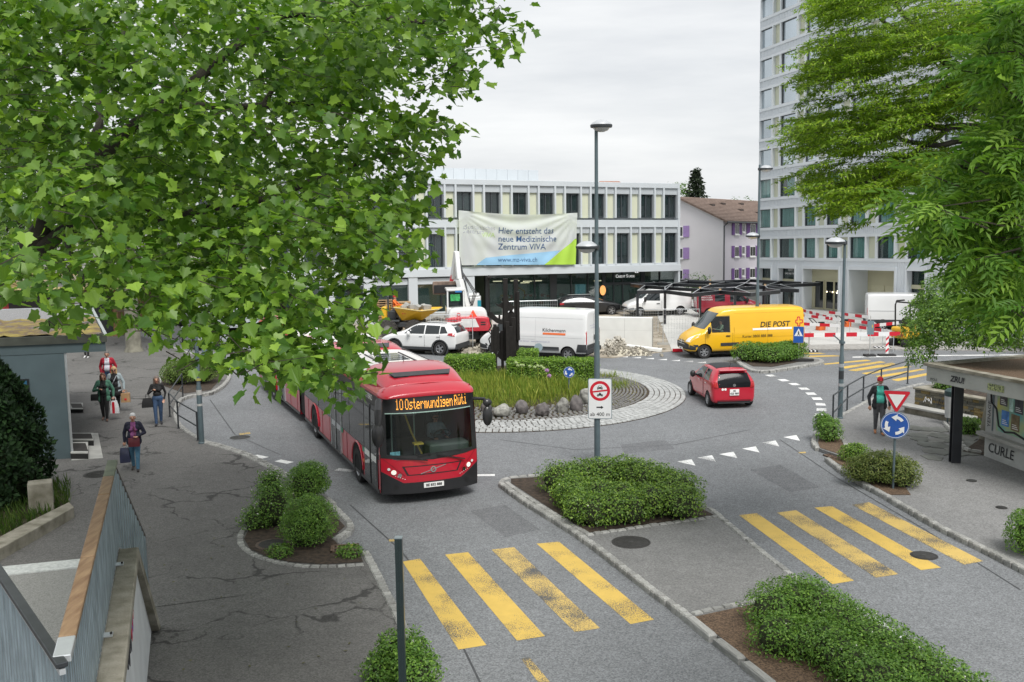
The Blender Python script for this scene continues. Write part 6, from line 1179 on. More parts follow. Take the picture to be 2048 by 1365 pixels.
def mcm(o, a, b_, h): MB().box((a*1.0+.005, -b_*.2, -h*.75), (a*1.1+.01, b_*.3, -h*.55)).build('red_print', M_RED, o)
bag('paper_bag', 'brown paper bag in the hand of the blonde woman', t, (.05, .36*k, .70*k), (.17, .3, .33), pm('kraft_paper', (.36, .22, .11), .8, var=.12, scale=5), pm('kraft_handle', (.3, .18, .09), .8), .98, hh=.12, soft=0, extra=mcm)
P0 = at(219, 792, KZ); person('grey haired man in an open red jacket and white shirt', P0, facing(P0, P0.x+1.0, P0.y-5), 1.78, (cl('white_shirt', (.55, .56, .62)), JE, SHOE), ('short_grey_hair', (.14, .13, .12), .7), dict(le=(-.08, .28, 1.12), lw=(.04, .24, .92), re=(-.08, .28, 1.12), rw=(.04, .24, .92), sleeve=cl('red', (.33, .012, .03)), step=.12), build=1.15, belly=1.0, coat=(cl('red', (.33, .012, .03)), .1), tail=.92)
P0 = at(174, 716, KZ); person('person in black trousers and white shoes half hidden behind the kiosk roof', P0, facing(P0, P0.x+.4, P0.y-5), 1.74, (BLK, BLK, WSHOE), ('dark_hair', (.02, .015, .012), .6), dict(step=.03))
P0 = at(1757, 868, KZ); t, A, k = person('man in a red cap, turquoise shirt and dark jacket walking past the railing', P0, facing(P0, P0.x-.9, P0.y-5), 1.78, (cl('turquoise', (.10, .56, .46)), cl('grey_trousers', (.1, .1, .11)), pm('tan_shoe', (.4, .17, .07), .6)), None, dict(le=(-.05, .3, 1.12), lw=(.05, .28, .87), re=(-.05, .3, 1.12), rw=(.05, .28, .87), sleeve=cl('charcoal', (.022, .024, .028)), step=.12), build=1.14, belly=1.1, coat=(cl('charcoal', (.022, .024, .028)), .11), tail=.86, cap=cl('cap_red', (.45, .02, .03)))
MB().ball((.1*k, 0, 1.50*k), (.03, .05, .035)).build('face_mask', pm('mask_grey', (.3, .31, .33), .8), t)
M = bus.matrix_world @ T(1.05, .6, .6); person('bus driver with glasses in a pale blue shirt behind the windscreen', (0, 0, 0), 0, 1.76, (cl('pale_blue', (.26, .34, .38)), cl('dark_trousers', (.03, .03, .035)), SHOE), ('driver_hair', (.1, .09, .085), .7), dict(le=(.22, .26, 1.18), lw=(.46, .17, 1.16), re=(.22, .26, 1.18), rw=(.46, .17, 1.16)), seated=True, mat=M, glasses=True, build=1.1)
M = yv.matrix_world @ T(3.28, .52, .66) @ Matrix.Scale(.94, 4); person('van driver in a green shirt behind the side window of the postal van', (0, 0, 0), 0, 1.72, (cl('sage', (.16, .22, .15)), BLK, SHOE), ('black_hair', (.012, .01, .01), .6), dict(le=(.16, .26, 1.2), lw=(.36, .16, 1.22), re=(.16, .26, 1.2), rw=(.36, .16, 1.22)), seated=True, mat=M)
# lamps, signs, rails
M_LENS = pm('lamp_glass', (.55, .57, .58), .15, var=.05, coat=.6); M_LTOP = pm('lamp_top', (.5, .52, .54), .35, .3, var=.06)
def disc_head(parent, P, r):
 h = MB(); h.lathe([(.001, .17), (r*.45, .15), (r*.85, .075), (r*.97, .02)], 22, Matrix.Translation(P)); o = h.build('lamp_head', M_LTOP, parent, smooth=True)
 MB().lathe([(r, .03), (r*1.02, -.0), (r*.98, -.05), (r*.8, -.06)], 22, Matrix.Translation(P), False).build('lamp_rim', M_DARKST, parent, smooth=True); MB().lathe([(r*.8, -.055), (r*.6, -.13), (r*.25, -.17), (.001, -.175)], 22, Matrix.Translation(P)).build('lamp_lens', M_LENS, parent, smooth=True)
def lamp(px_, py_, ytop, heads, label, rb=.085, z=KZ, stickers=()):
 B = at(px_, py_, z); t = thing('street_lamp', label, 'street lamp', B); H = height_at(B, ytop)-z; ex = Vector((1, 0, 0))
 MB().tube([(0, 0, 0), (0, 0, H*.35), (0, 0, H*.36), (0, 0, H)], [rb, rb*.95, rb*.72, rb*.55], 14).build('pole', M_STEEL, t, smooth=True); MB().lathe([(rb*1.25, 0), (rb*1.25, .03), (rb, .05)], 14).build('base_collar', M_STEEL, t)
 for y, s, r, dx in heads:
  hz = height_at(B, y)-z; MB().tube([(0, 0, hz-.02), (s*dx, 0, hz-.02)], .035, 8).build('arm', M_DARKST, t); disc_head(t, (s*(dx+r*.8), 0, hz), r); MB().lathe([(rb*.95, hz-.08), (rb*.95, hz+.04)], 12).build('clamp', M_DARKST, t)
 for zz, hh, c in stickers: MB().lathe([(rb*1.02, zz), (rb*1.02, zz+hh)], 14, None, False).build('sticker', c, t)
 return t, B
L1, B1 = lamp(1194.5, 922, 256, ((252, 1, .30, -.1), (494, -1, .31, .02)), 'tall grey street lamp with two heads standing in the middle hedge', .085)
L3, B3 = lamp(1513, 706, 330, ((338, 1, .32, .05), (472, -1, .33, .02)), 'street lamp with two heads behind the yellow van', .09, KZ)
L2, B2 = lamp(1680, 837, 480, ((485, -1, .33, .05),), 'street lamp with one head beside the right railing', .085, KZ, ((1.75, .12, M_ALU), (1.35, .28, M_DARKST), (1.1, .1, M_ALU)))
MB().tube([(-.02, 0, 2.6), (-.32, -.05, 2.85)], .02).build('bracket', M_STEEL, L2); MB().lathe([(.1, 2.55), (.1, 2.62)], 12).build('clamp', M_STEEL, L2)
PL, BL = lamp(403.5, 887, 560, (), 'dark grey post beside the left railing rising into the plane leaves', .085, KZ, ((1.55, .16, pm('sticker_white', (.5, .5, .48), .6)), (2.0, .08, pm('sticker_yellow', (.4, .35, .1), .6)), (1.2, .07, MATS['sticker_white'])))
M_SIGNW = pm('sign_white', (.74, .75, .76), .45, var=.04, scale=2); M_SBACK = pm('sign_back', (.17, .235, .27), .5, .2, var=.1); M_EDGE = pm('sign_edge', (.22, .29, .33), .4, .3, var=.05)
def sign(label, C, yaw=0.0, cat='road sign', name='road_sign'):
 d = (CAMPOS-C); d.z = 0; a = math.atan2(d.y, d.x)+yaw; n = Vector((math.cos(a), math.sin(a), 0)); x = Vector((0, 0, 1)).cross(n)
 return thing(name, label, cat, mat=Matrix.Translation(C) @ Matrix((x, Vector((0, 0, 1)), n)).transposed().to_4x4())
def lay(t, name, poly, mat, z=0.0, th=.003): return MB().prism(poly, z, z+th).build(name, mat, t)
def ringp(r0, r1, a0, a1, n=24): return [(r1*math.cos(R(a0+(a1-a0)*k/n)), r1*math.sin(R(a0+(a1-a0)*k/n))) for k in range(n+1)]+[(r0*math.cos(R(a1-(a1-a0)*k/n)), r0*math.sin(R(a1-(a1-a0)*k/n))) for k in range(n+1)]
def annulus(t, name, r0, r1, mat, z, c=(0, 0), n=36):
 mb = MB(); vs = [(c[0]+r*math.cos(2*math.pi*k/n), c[1]+r*math.sin(2*math.pi*k/n), z) for r in (r0, r1) for k in range(n)]; mb.add(vs, [(k, n+k, n+(k+1) % n, (k+1) % n) for k in range(n)]); return mb.build(name, mat, t)
def car_pict(t, c, s):
 mb = MB(); mb.prism([(c[0]+x*s, c[1]+y*s) for x, y in ((-1, -.5), (1, -.5), (1, .05), (.8, .15), (.6, .65), (-.6, .65), (-.8, .15), (-1, .05))], .0125, .0135); mb.box((c[0]-.95*s, c[1]-.8*s, .0125), (c[0]-.6*s, c[1]-.45*s, .0135)); mb.box((c[0]+.6*s, c[1]-.8*s, .0125), (c[0]+.95*s, c[1]-.45*s, .0135)); mb.build('car_symbol', M_BLACK, t)
 MB().prism([(c[0]+x*s, c[1]+y*s) for x, y in ((-.6, .15), (.6, .15), (.48, .5), (-.48, .5))], .0137, .0143).box((c[0]-.82*s, c[1]-.28*s, .0137), (c[0]-.45*s, c[1]-.1*s, .0143)).box((c[0]+.45*s, c[1]-.28*s, .0137), (c[0]+.82*s, c[1]-.1*s, .0143)).build('symbol_gap', M_SIGNW, t)
def moto_pict(t, c, s):
 for k, dx in enumerate((-.7, .7)): annulus(t, 'wheel_symbol', .17*s, .36*s, M_BLACK, .013, (c[0]+dx*s, c[1]-.25*s), 18)
 MB().prism([(c[0]+x*s, c[1]+y*s) for x, y in ((-.75, -.2), (-.5, .15), (-.1, .1), (.15, .3), (.35, .3), (.75, -.25), (.55, -.3), (.2, -.3), (-.4, -.35))], .0125, .0135).prism([(c[0]+x*s, c[1]+y*s) for x, y in ((-.35, .1), (-.3, .55), (-.05, .72), (.12, .55), (.45, .35), (.0, .25))], .0136, .0142).build('motorcycle_symbol', M_BLACK, t)
def noveh(label, lamp_B, cx, cy, w, h, ring_r, text=True):
 z = height_at(lamp_B, cy); d = (CAMPOS-lamp_B).normalized(); x = at(cx, cy, z); C = Vector((lamp_B.x+(cx-1024-FPX*((lamp_B-CAMPOS).dot(CX)/((lamp_B-CAMPOS).dot(CF))))*0, lamp_B.y, z)); C = far(cx, cy, lamp_B.y-.11)
 t = sign(label, C); lay(t, 'plate', rpoly(-w/2, -h/2, w/2, h/2, .05), M_EDGE, -.02, .022); lay(t, 'face', rpoly(-w/2+.018, -h/2+.018, w/2-.018, h/2-.018, .04), M_SIGNW, .0025, .003); cyy = h/2-ring_r-.07
 annulus(t, 'red_ring', ring_r*.72, ring_r, M_RED, .0075, (0, cyy)); lay(t, 'red_bar', [(-ring_r*.74, cyy-.05), (ring_r*.74, cyy+.0), (ring_r*.74, cyy+.045), (-ring_r*.74, cyy-.005)], M_RED, .006, .003)
 car_pict(t, (0, cyy+ring_r*.36), ring_r*.26); moto_pict(t, (0, cyy-ring_r*.36), ring_r*.28)
 if text: lay(t, 'arrow', [(-.1, -h*.21-.018), (.03, -h*.21-.018), (.03, -h*.21-.045), (.1, -h*.21), (.03, -h*.21+.045), (.03, -h*.21+.018), (-.1, -h*.21+.018)], M_BLACK, .008, .002)
 text_mb('ab 400 m', .15 if text else .11, M=T(0, -h*.385, .011)).build('lettering', M_BLACK, t)
 for yy in (h*.3, -h*.3): MB().box((-.1, yy-.03, -.09), (.1, yy+.03, -.021)).build('bracket', M_EDGE, t)
noveh('white sign with a red ring, car and motorcycle, reading ab 400 m', B1, 1200, 798, .67, 1.16, .285)
noveh('small white prohibition sign with a red ring in front of the yellow van', B3, 1510.5, 637, .58, .83, .23, False)
t = sign('round dark sign back on the lamp behind the small prohibition sign', far(1523, 637, B3.y+.02)); lay(t, 'plate', circ(.26), M_SBACK, -.03, .02); lay(t, 'rim', circ(.262), M_EDGE, -.012, .004)
t = sign('blue street name plate under the small prohibition sign', far(1536, 649, B3.y-.03), cat='name plate', name='street_sign'); lay(t, 'plate', rpoly(-.3, -.06, .3, .06, .015), M_BLUE, -.01, .012); lay(t, 'name_line', [(-.2, -.012), (.2, -.012), (.2, .012), (-.2, .012)], M_SIGNW, .003, .001)
def post(t, P, H, r=.03, mat=None, foot=False): mb = MB().tube([(0, 0, 0), (0, 0, H)], r, 10); o = mb.build('pole', mat or M_STEEL, t, M=t.matrix_world.inverted() @ Matrix.Translation(P)); return o
def arrows(t, r, mat=M_SIGNW, z=.008):
 for k in range(3):
  a0 = 100+120*k; lay(t, 'arrow', ringp(r*.5, r*.72, a0-66, a0-18, 12), mat, z, .002); a = R(a0-22); tip = R(a0+14); lay(t, 'arrow_head', [(r*.34*math.cos(a), r*.34*math.sin(a)), (r*.88*math.cos(a), r*.88*math.sin(a)), (r*.66*math.cos(tip), r*.66*math.sin(tip))], mat, z+.0021, .002)
def rsign(label, C, r, P, yaw=0.0):
 t = sign(label, C, yaw); lay(t, 'plate', circ(r*1.04), M_EDGE, -.02, .02); lay(t, 'face', circ(r), M_BLUE, .001, .003); annulus(t, 'white_rim', r*.93, r*.965, M_SIGNW, .0045); arrows(t, r); post(t, P, C.z-P.z+.1 if P else 1, .03); return t
PY = at(1786, 978, KZ); C1 = far(1790, 851, PY.y-.05); rs_ = rsign('large blue roundabout sign below the yield triangle', C1, .335, PY)
C2 = far(1793.5, 801, PY.y-.05); t = sign('red and white yield triangle above the blue roundabout sign', C2)
tri = lambda s: [(-.31*s, .27*s-.0), (.31*s, .27*s), (0, -.27*s)]
def rtri(s, r):
 o = []; P = [Vector((x, y)) for x, y in ((-.35*s, .25*s), (.35*s, .25*s), (0, -.36*s))];
 for i in range(3):
  a, b, c = P[i-1], P[i], P[(i+1) % 3]; o += [tuple(b+(a-b).normalized()*r), tuple(b+((a-b).normalized()+(c-b).normalized())*r*.35), tuple(b+(c-b).normalized()*r)]
 return o
lay(t, 'plate', rtri(.98, .06), M_EDGE, -.02, .02); lay(t, 'red_border', rtri(.93, .05), M_RED, .001, .003); lay(t, 'white_field', [(x*.58, y*.58+.006) for x, y in rtri(.98, .02)], M_SIGNW, .005, .003); post(t, PY+Vector((0, .03, C1.z-PY.z+.1)), C2.z-C1.z+.12, .03)
PI = at(1138, 791, .26); rsign('small blue roundabout sign among the boulders of the island', far(1138, 745, PI.y-.04), .205, PI)
PB = at(1077, 722, 0); CB = far(1077, 695, PB.y); t = sign('pale round sign back at the far edge of the roundabout', CB); lay(t, 'plate', circ(.2), pm('pale_sign_back', (.33, .42, .46), .4, .3, var=.05), -.01, .02); post(t, PB, CB.z-.1)
PP = at(1597, 722, KZ); CP = far(1597, 670, PP.y-.04); t = sign('blue pedestrian crossing sign beside the rear of the yellow van', CP); lay(t, 'plate', rpoly(-.235, -.38, .235, .38, .03), M_EDGE, -.02, .02); lay(t, 'face', rpoly(-.225, -.37, .225, .37, .03), M_BLUE, .001, .003); lay(t, 'white_triangle', [(-.19, -.06), (.19, -.06), (0, .3)], M_SIGNW, .005, .002)
mb = MB(); mb.ball((0, .16, .009), (.022, .022, .003)); mb.prism([(-.035, .13), (.035, .13), (.03, .05), (.06, -.03), (.035, -.04), (0, .03), (-.04, -.045), (-.06, -.035), (-.02, .05)], .008, .011); mb.build('walker_symbol', M_BLACK, t); post(t, PP, CP.z-KZ+.2, .022, M_ALU)
P = at(1604, 723, KZ); MB().prism(circ(.35, 14), 0, .1).build('rubber_pad', M_RUBBER, None, M=Matrix.Translation(P) @ Matrix.Diagonal((1.6, .6, 1, 1))); tag(bpy.data.objects['rubber_pad'], 'black rubber foot on the small island beside the blue sign', 'rubber pad')
P = at(411, 742, KZ); t = thing('road_sign', 'grey backs of two road signs on a post by the far left shrub', 'road sign', P); MB().tube([(0, 0, 0), (0, 0, height_at(P, 632)-KZ)], .03).build('pole', M_STEEL, t); z1, z2 = height_at(P, 691)-KZ, height_at(P, 700)-KZ
Mz = lambda z, dx, dy=0: T(dx, dy, z) @ Matrix.Rotation(R(90), 4, 'X') @ Matrix.Rotation(R(-25), 4, 'Y')
MB().prism(circ(.33), 0, .02).build('round_plate', M_SBACK, t, M=Mz(z1+.05, .12, -.06)); MB().prism([(-.22, -.3), (.1, -.3), (.3, 0), (.1, .3), (-.22, .3)], 0, .02).build('pointed_plate', M_SBACK, t, M=Mz(z2-.05, .1, -.13)); MB().prism(rpoly(-.05, -.3, .05, .3, .02), 0, .03).build('edge_plate', M_EDGE, t, M=Mz(z2, -.3, -.1)); MB().prism([(-.3, .3), (.3, .3), (0, -.25)], 0, .02).build('triangle_plate', M_SBACK, t, M=Mz(z1+.62, .12, -.06))
P = at(1739, 713, 0); t = thing('temporary_sign', 'grey back of a temporary sign with a yellow sticker on a rubber foot', 'road sign', P); H = height_at(P, 655); MB().tube([(0, 0, 0), (0, 0, height_at(P, 632))], .022).build('pole', M_ALU, t); MB().box((-.16, -.04, H-.35), (.16, -.02, H+.32)).build('plate', M_SBACK, t); MB().box((.06, -.05, H-.02), (.1, -.041, H+.12)).build('sticker', M_YEL, t); MB().box((-.26, -.2, 0), (.26, .2, .1)).build('rubber_foot', M_RUBBER, t, bevel=.03)
P = at(1773.5, 712, 0); t = thing('beacon', 'red and white striped beacon board on a black rubber foot', 'beacon', P); MB().box((-.07, -.02, .1), (.07, .02, .95)).build('board', M_SIGNW, t)
for k in range(3): MB().add([(-.072, -.023, .15+k*.29), (.072, -.023, .28+k*.29), (.072, -.023, .40+k*.29), (-.072, -.023, .27+k*.29)], [(0, 1, 2, 3)]).build('red_stripe', M_RED, t)
MB().box((-.4, -.2, 0), (.4, .2, .08)).build('rubber_foot', M_RUBBER, t, bevel=.03)
def railing(label, posts, r=.024):
 B0 = at(*posts[0][0], KZ); t = thing('railing', label, 'railing', B0); bs = [at(*b, KZ)-B0 for b, y in posts]; hs = [height_at(at(*b, KZ), y)-KZ for b, y in posts]
 for b, h in zip(bs, hs): MB().tube([b, b+Vector((0, 0, h))], r*1.2, 10).build('post', M_DARKST, t); MB().lathe([(r*2.6, .0), (r*2.6, .012)], 12, Matrix.Translation(b)).build('foot_plate', M_DARKST, t)
 for (b0, h0), (b1, h1) in zip(list(zip(bs, hs))[:-1], list(zip(bs, hs))[1:]):
  for f in (1.0, .5): MB().tube([b0+Vector((0, 0, h0*f)), b1+Vector((0, 0, h1*f))], r, 8).build('rail', M_DARKST, t)
railing('dark metal railing at the bend of the left pavement', [((366, 795), 748), ((340, 834), 786), ((357, 857), 803), ((396, 881), 825)])
railing('dark metal railing with two bars along the right pavement', [((1665, 862), 791), ((1694, 822), 771), ((1726, 802), 753), ((1761.5, 786), 738), ((1815, 768), 722)])
P = Vector((far(797, 1075, 13.75).x, 13.75, 0)); H = far(797, 1075, 13.75).z; t = thing('square_post', 'dark green square post with grooves standing by the front bush', 'post', P); mb = MB()
M_GPOST = pm('dark_green_paint', (.018, .032, .034), .35, var=.1, coat=.3)
for x0, x1 in ((-.052, -.02), (-.014, .014), (.02, .052)): mb.box((x0, -.05, 0), (x1, .05, H))
mb.box((-.05, -.042, 0), (.05, .042, H-.01)); mb.build('post', M_GPOST, t); MB().box((-.055, -.053, H-.012), (.055, .053, H+.006)).build('cap', pm('post_cap', (.25, .3, .32), .4, .4), t, bevel=.004)
# ramp parapet in the left foreground
par = thing('ramp_parapet', 'galvanised ramp parapet with a worn wooden handrail on a concrete wall with graffiti', 'parapet', (-5.9, 15.2, 0)); W0 = T(5.9, -15.2, 0)
Af, An = Vector((-6.22, 15.37, 0)), Vector((-3.92, 8.33, 0)); dv = (Af-An).normalized(); nv = Vector((dv.y, -dv.x, 0))     # nv to the right, road side
def corr(p0, p1, ztop, zbot, name, parent, mat, n0, pitch=.16, amp=.022, W=W0, step=None):
 L_ = (p1-p0).length; d = (p1-p0).normalized(); nn = Vector((d.y, -d.x, 0)); cells = int(L_/pitch); mb = MB(); prof = [(0, 0), (.35, 0), (.45, 1), (.9, 1), (1.0, 0)]; vs = [];
 for c in range(cells+1):
  for u, a in prof:
   s_ = min(L_, (c+u)*pitch*L_/((cells)*pitch));
   if s_ <= L_: q = p0+d*s_+nn*(a*amp); f = s_/L_; vs += [(q.x, q.y, zbot(f)), (q.x, q.y, ztop(f))]
 k = len(vs)//2; mb.add(vs, [(2*i, 2*i+2, 2*i+3, 2*i+1) for i in range(k-1)]); return mb.build(name, mat, parent, M=W)
seg = [0, .34, .64, .87, 1.0]; zt = lambda f: 3.42;
for a, b in zip(seg[:-1], seg[1:]): corr(An.lerp(Af, a), An.lerp(Af, b), zt, lambda f: 2.12, 'metal_sheet', par, M_GALV, 0)
E1 = Vector((-6.6, 17.5, 0)); corr(Af, E1, lambda f: 3.42-f*1.9, lambda f: 2.1-f*1.45, 'metal_sheet', par, M_GALV, 0)
MB().bar(Vector((Af.x, Af.y, 3.45)), Vector((E1.x, E1.y, 1.55)), .035, .06).bar(Vector((E1.x, E1.y, 1.52)), Vector((E1.x, E1.y, .1)), .035, .035).build('end_trim', pm('rusty_trim', (.06, .05, .045), .7, var=.3), par, M=W0)
M_WOOD = pm('worn_wood_rail', (.15, .085, .045), .6, var=.3, scale=2.5, stretch=(6, 1, 6), col2=(.27, .18, .1), bump=.2, bscale=30); M_WOODG = pm('green_weathered_rail', (.10, .12, .085), .7, scale=4, col2=(.2, .22, .16))
for a, b, m_ in ((0.06, .36, M_WOOD), (.365, .72, M_WOOD), (.725, .86, M_WOOD), (.865, 1.0, M_WOODG)):
 p, q = An.lerp(Af, a)+Vector((0, 0, 3.46)), An.lerp(Af, b)+Vector((0, 0, 3.46)); MB().bar(p, q, .15, .06).build('handrail', m_, par, M=W0, bevel=.012)
MB().bar(An+Vector((0, 0, 3.455)), An.lerp(Af, .058)+Vector((0, 0, 3.455)), .15, .07).build('rail_cap', M_ALU, par, M=W0, bevel=.01)
c0, c1 = An.lerp(Af, -.3)+nv*.17, An.lerp(Af, .965)+nv*.17
MB().bar(c0+Vector((0, 0, 2.06)), c1+Vector((0, 0, 2.06)), .29, .16).build('coping', M_CONCD, par, M=W0, bevel=.02); tw_ = Vector((-6.15, 17.0, .0))+nv*.17
MB().bar(c1+Vector((0, 0, 2.07)), Vector((tw_.x, tw_.y, .14)), .29, .15, up=nv.cross(Vector((0, 0, 1)))).build('coping', M_CONCD, par, M=W0) if False else None
mb = MB(); e = Vector((-6.36, 16.95, 0)); a_ = c1-dv*.05; dn = (e-a_); dn.z = 0
for o_ in (-.145, .145): pass
q0, q1 = a_+Vector((0, 0, 2.14)), e+Vector((0, 0, .1)); nn = Vector((dn.y, -dn.x, 0)).normalized(); th = Vector((0, 0, -.2))
vs = [q0-nn*.145, q0+nn*.145, q1+nn*.145, q1-nn*.145]; mb.add(vs+[v+th for v in vs], [(0,3,2,1),(4,5,6,7),(0,1,5,4),(1,2,6,5),(2,3,7,6),(3,0,4,7)][::1]); mb.build('coping', M_CONCD, par, M=W0)
M_WWALL = pm('white_rendered_wall', (.55, .57, .58), .8, var=.08, scale=2); wl0, wl1 = c0+nv*.06, c1+nv*.06
mb = MB(); vs = [wl0+Vector((0, 0, 0)), e+nv*.06*0+Vector((0, 0, 0)), a_+nv*.06+Vector((0, 0, 1.98)), wl0+Vector((0, 0, 1.98))]; mb.add(vs+[v-nv*.15 for v in vs], [(0, 1, 2, 3), (7, 6, 5, 4), (0, 4, 5, 1), (1, 5, 6, 2), (2, 6, 7, 3)]); mb.build('wall', M_WWALL, par, M=W0)
def scrib(base, ex, ez, n, mats, sd, W, parent, size=.3, depth=.006, off=None):
 r = random.Random(sd); nn = ex.cross(ez)
 for i in range(n):
  o_ = base(i); pts = []; x = 0; s = size*r.uniform(.6, 1.3); ph = r.uniform(0, 6)
  for k in range(26): u = k/25; x = u*s*1.3+.18*s*math.sin(ph+u*r.uniform(16, 17)); y = s*.5*math.sin(ph*2+u*21)*(.6+.4*math.cos(u*7+ph)); pts.append(o_+ex*x+ez*y+nn*depth)
  MB().tube(pts, .011, 4).build('graffiti', mats[i % len(mats)], parent, M=W)
G_B, G_R, G_U = pm('spray_black', (.03, .03, .035), .7), pm('spray_red', (.42, .03, .05), .7), pm('spray_blue', (.05, .14, .45), .7)
rg = random.Random(4); Z3 = Vector((0, 0, 1))
def gb_(i): f = rg.uniform(-.05, .8); return An.lerp(Af, f)+nv*.232+Z3*rg.uniform(.35, 1.7*(1 if f < .8 else .9))
scrib(gb_, dv, Z3, 30, [G_B, G_R, G_B, G_U, G_R, G_B], 3, W0, par, .32, .004)
for f in (.12, .5, .86): c = An.lerp(Af, f)+nv*.08; M = W0 @ frame(c+Vector((0, 0, 2.145)), dv); br = MB().box((-.07, -.05, 0), (.07, .06, .012), M).build('bracket', M_ALU, par); MB().lathe([(.016, .012), (.016, .035), (.001, .038)], 8, M @ T(.0, -.03, 0)).build('bolt', M_IRON, br)
P2 = thing('stair_parapet', 'galvanised corrugated stair panel in the lower left corner with a dark handrail', 'parapet', (-4.7, 9.3, 0)); W2_ = T(4.7, -9.3, 0); b0, b1 = Vector((-6.6, 11.95, 0)), Vector((-3.86, 8.2, 0))
corr(b1, b0, lambda f: 3.40, lambda f: .6, 'metal_sheet', P2, M_GALV, 0, .17, .03, W2_); dd = (b1-b0).normalized()
MB().bar(b0+Vector((0, 0, 3.46)), b1+Vector((0, 0, 3.46)), .1, .05).build('handrail', pm('dark_handrail', (.045, .05, .055), .4, .5, var=.2), P2, M=W2_, bevel=.01); MB().bar(b0+Vector((0, 0, 3.40)), b1+Vector((0, 0, 3.40)), .05, .05).build('rail_edge', M_ALU, P2, M=W2_)
lp = px([(-60, 1150), (165, 1128), (290, 1200), (200, 1500), (-300, 1500)], .1);
land = flat('stair_landing', lp, .16, pm('washed_concrete', (.16, .16, .15), .9, scale=40, col2=(.3, .3, .285), bump=.5, bscale=60), label='rough concrete landing behind the metal parapet', z0=0)
q = px([(-60, 1142), (163, 1120), (166, 1136), (-60, 1160)], .16); flat('step_edge', q, .185, pm('worn_white_edge', (.38, .4, .39), .8, scale=14, col2=(.58, .6, .58)), parent=land, z0=.0)
cb = px([(-60, 1130), (60, 1064), (148, 1014), (138, 1004), (40, 1052), (-60, 1105)], .36); o = MB().prism(xy([v for v in cb]), .05, .36).build('bed_wall', M_CONCD, None, bevel=.02); tag(o, 'low mossy concrete edge of the planted corner at far left', 'kerb wall')
bedL = flat('planting_bed', px([(-200, 1130), (-60, 1110), (40, 1052), (138, 1004), (110, 960), (60, 940), (-200, 930)], .25), .24, M_SOIL, label='shaded grass corner under the conifer at far left', z0=0)
P = at(84, 1022, .24); o = MB().box((-.27, -.22, 0), (.27, .22, .72)).build('concrete_block', M_CONCD, None, M=Matrix.Translation(P) @ Matrix.Rotation(.4, 4, 'Z'), bevel=.02); tag(o, 'mossy square concrete block in front of the conifer', 'concrete block')
# shelter on the right
shl = thing('bus_shelter', 'concrete canopy shelter with graffiti on a single dark steel column', 'shelter', (12.28, 27.56, .1)); W3 = T(-12.28, -27.56, -.1)
cA, cB_ = at(1852, 762, 2.35), at(2048, 803, 2.35); ed = (cB_-cA).normalized(); en = Vector((-ed.y, ed.x, 0)); en = en if en.x > 0 else -en
q = [cA, cA+ed*9, cA+ed*9+en*7, cA+en*6.2]; M_CANO = pm('canopy_concrete', (.34, .35, .33), .85, var=.16, scale=1.4, bump=.2, bscale=30)
MB().prism(xy(q), 2.35, 2.78).build('canopy', M_CANO, shl, M=W3, bevel=.02); q2 = [p-en*.06 if i < 2 else p for i, p in enumerate(q)]
tp = MB(); tp.prism(xy([cA-en*.06-ed*.06, cA+ed*9-en*.06, cA+ed*9+en*.2, cA+en*.2-ed*.06]), 2.782, 2.86); tp.prism(xy([cA-ed*.06+en*.202, cA+ed*.2+en*.202, cA+ed*.2+en*6, cA-ed*.06+en*6]), 2.782, 2.86); tp.build('canopy_coping', M_CONCD, shl, M=W3)
MB().prism(xy([cA+ed*.2+en*.2, cA+ed*9+en*.2, cA+ed*9+en*6, cA+ed*.2+en*6]), 2.782, 2.80).build('roof_soil', M_MULCH, shl, M=W3)
MB().box((-.13, -.1, 0), (.13, -.07, 2.25)).box((-.13, .07, 0), (.13, .1, 2.25)).box((-.02, -.07, 0), (.02, .07, 2.25)).build('column', pm('column_steel', (.022, .024, .03), .4, var=.2, scale=3), shl)
cZ = Vector((cA.x, cA.y, 0)); onedge = lambda u, z, o_=.012: frame(cZ+ed*u-en*o_+Vector((0, 0, z)), ed)
VM = Matrix(((1, 0, 0, 0), (0, 0, -1, 0), (0, 1, 0, 0), (0, 0, 0, 1)))
text_mb('ZRU!', .22, M=W3 @ onedge(1.15, 2.55) @ VM, bold=.008, shear=.15).build('graffiti', G_B, shl); text_mb('MOLE', .1, M=W3 @ onedge(.3, 2.43) @ VM).build('graffiti', G_B, shl)
st_ = MB().box((2.2, -.02, 2.46), (2.72, -.008, 2.63), W3 @ frame(cZ, ed)).build('mural_tile', pm('mosaic_tile', (.02, .03, .03), .4, scale=22, col2=(.4, .45, .2), detail=1), shl)
pA, pB = at(1968, 912, KZ), at(2048, 943, KZ); pd = (pB-pA).normalized(); pn = Vector((-pd.y, pd.x, 0)); pn = pn if pn.x > 0 else -pn; F = W3 @ frame(pA, pd); sgn = 1 if pn.dot(Vector((0, 0, 1)).cross(pd)) > 0 else -1
wall = MB().box((0, 0, 0), (6, .3*sgn, 2.24), F).build('wall', pm('poster_wall', (.42, .43, .42), .85, var=.15, scale=2), shl)
MB().box((-.1, -.22*sgn, .62), (6, -.004*sgn, .72), F).build('ledge', M_CONC, shl, bevel=.01); V4 = F @ T(0, -.008*sgn, 0) @ (VM if sgn > 0 else VM)
dpt = lambda k: -.004*sgn-k*.003*sgn
def wq(x0, x1, z0, z1, mat, k, name):
 a, b = sorted((dpt(k), dpt(k)-.002*sgn)); return MB().box((x0, a, z0), (x1, b, z1), F).build(name, mat, shl)
wq(.5, 5.8, .85, 2.1, pm('mural', (.1, .38, .42), .7, scale=1.6, col2=(.55, .5, .12), detail=2), 1, 'mural'); wq(.3, .36, .8, 2.15, M_STEEL, 2, 'frame_bar')
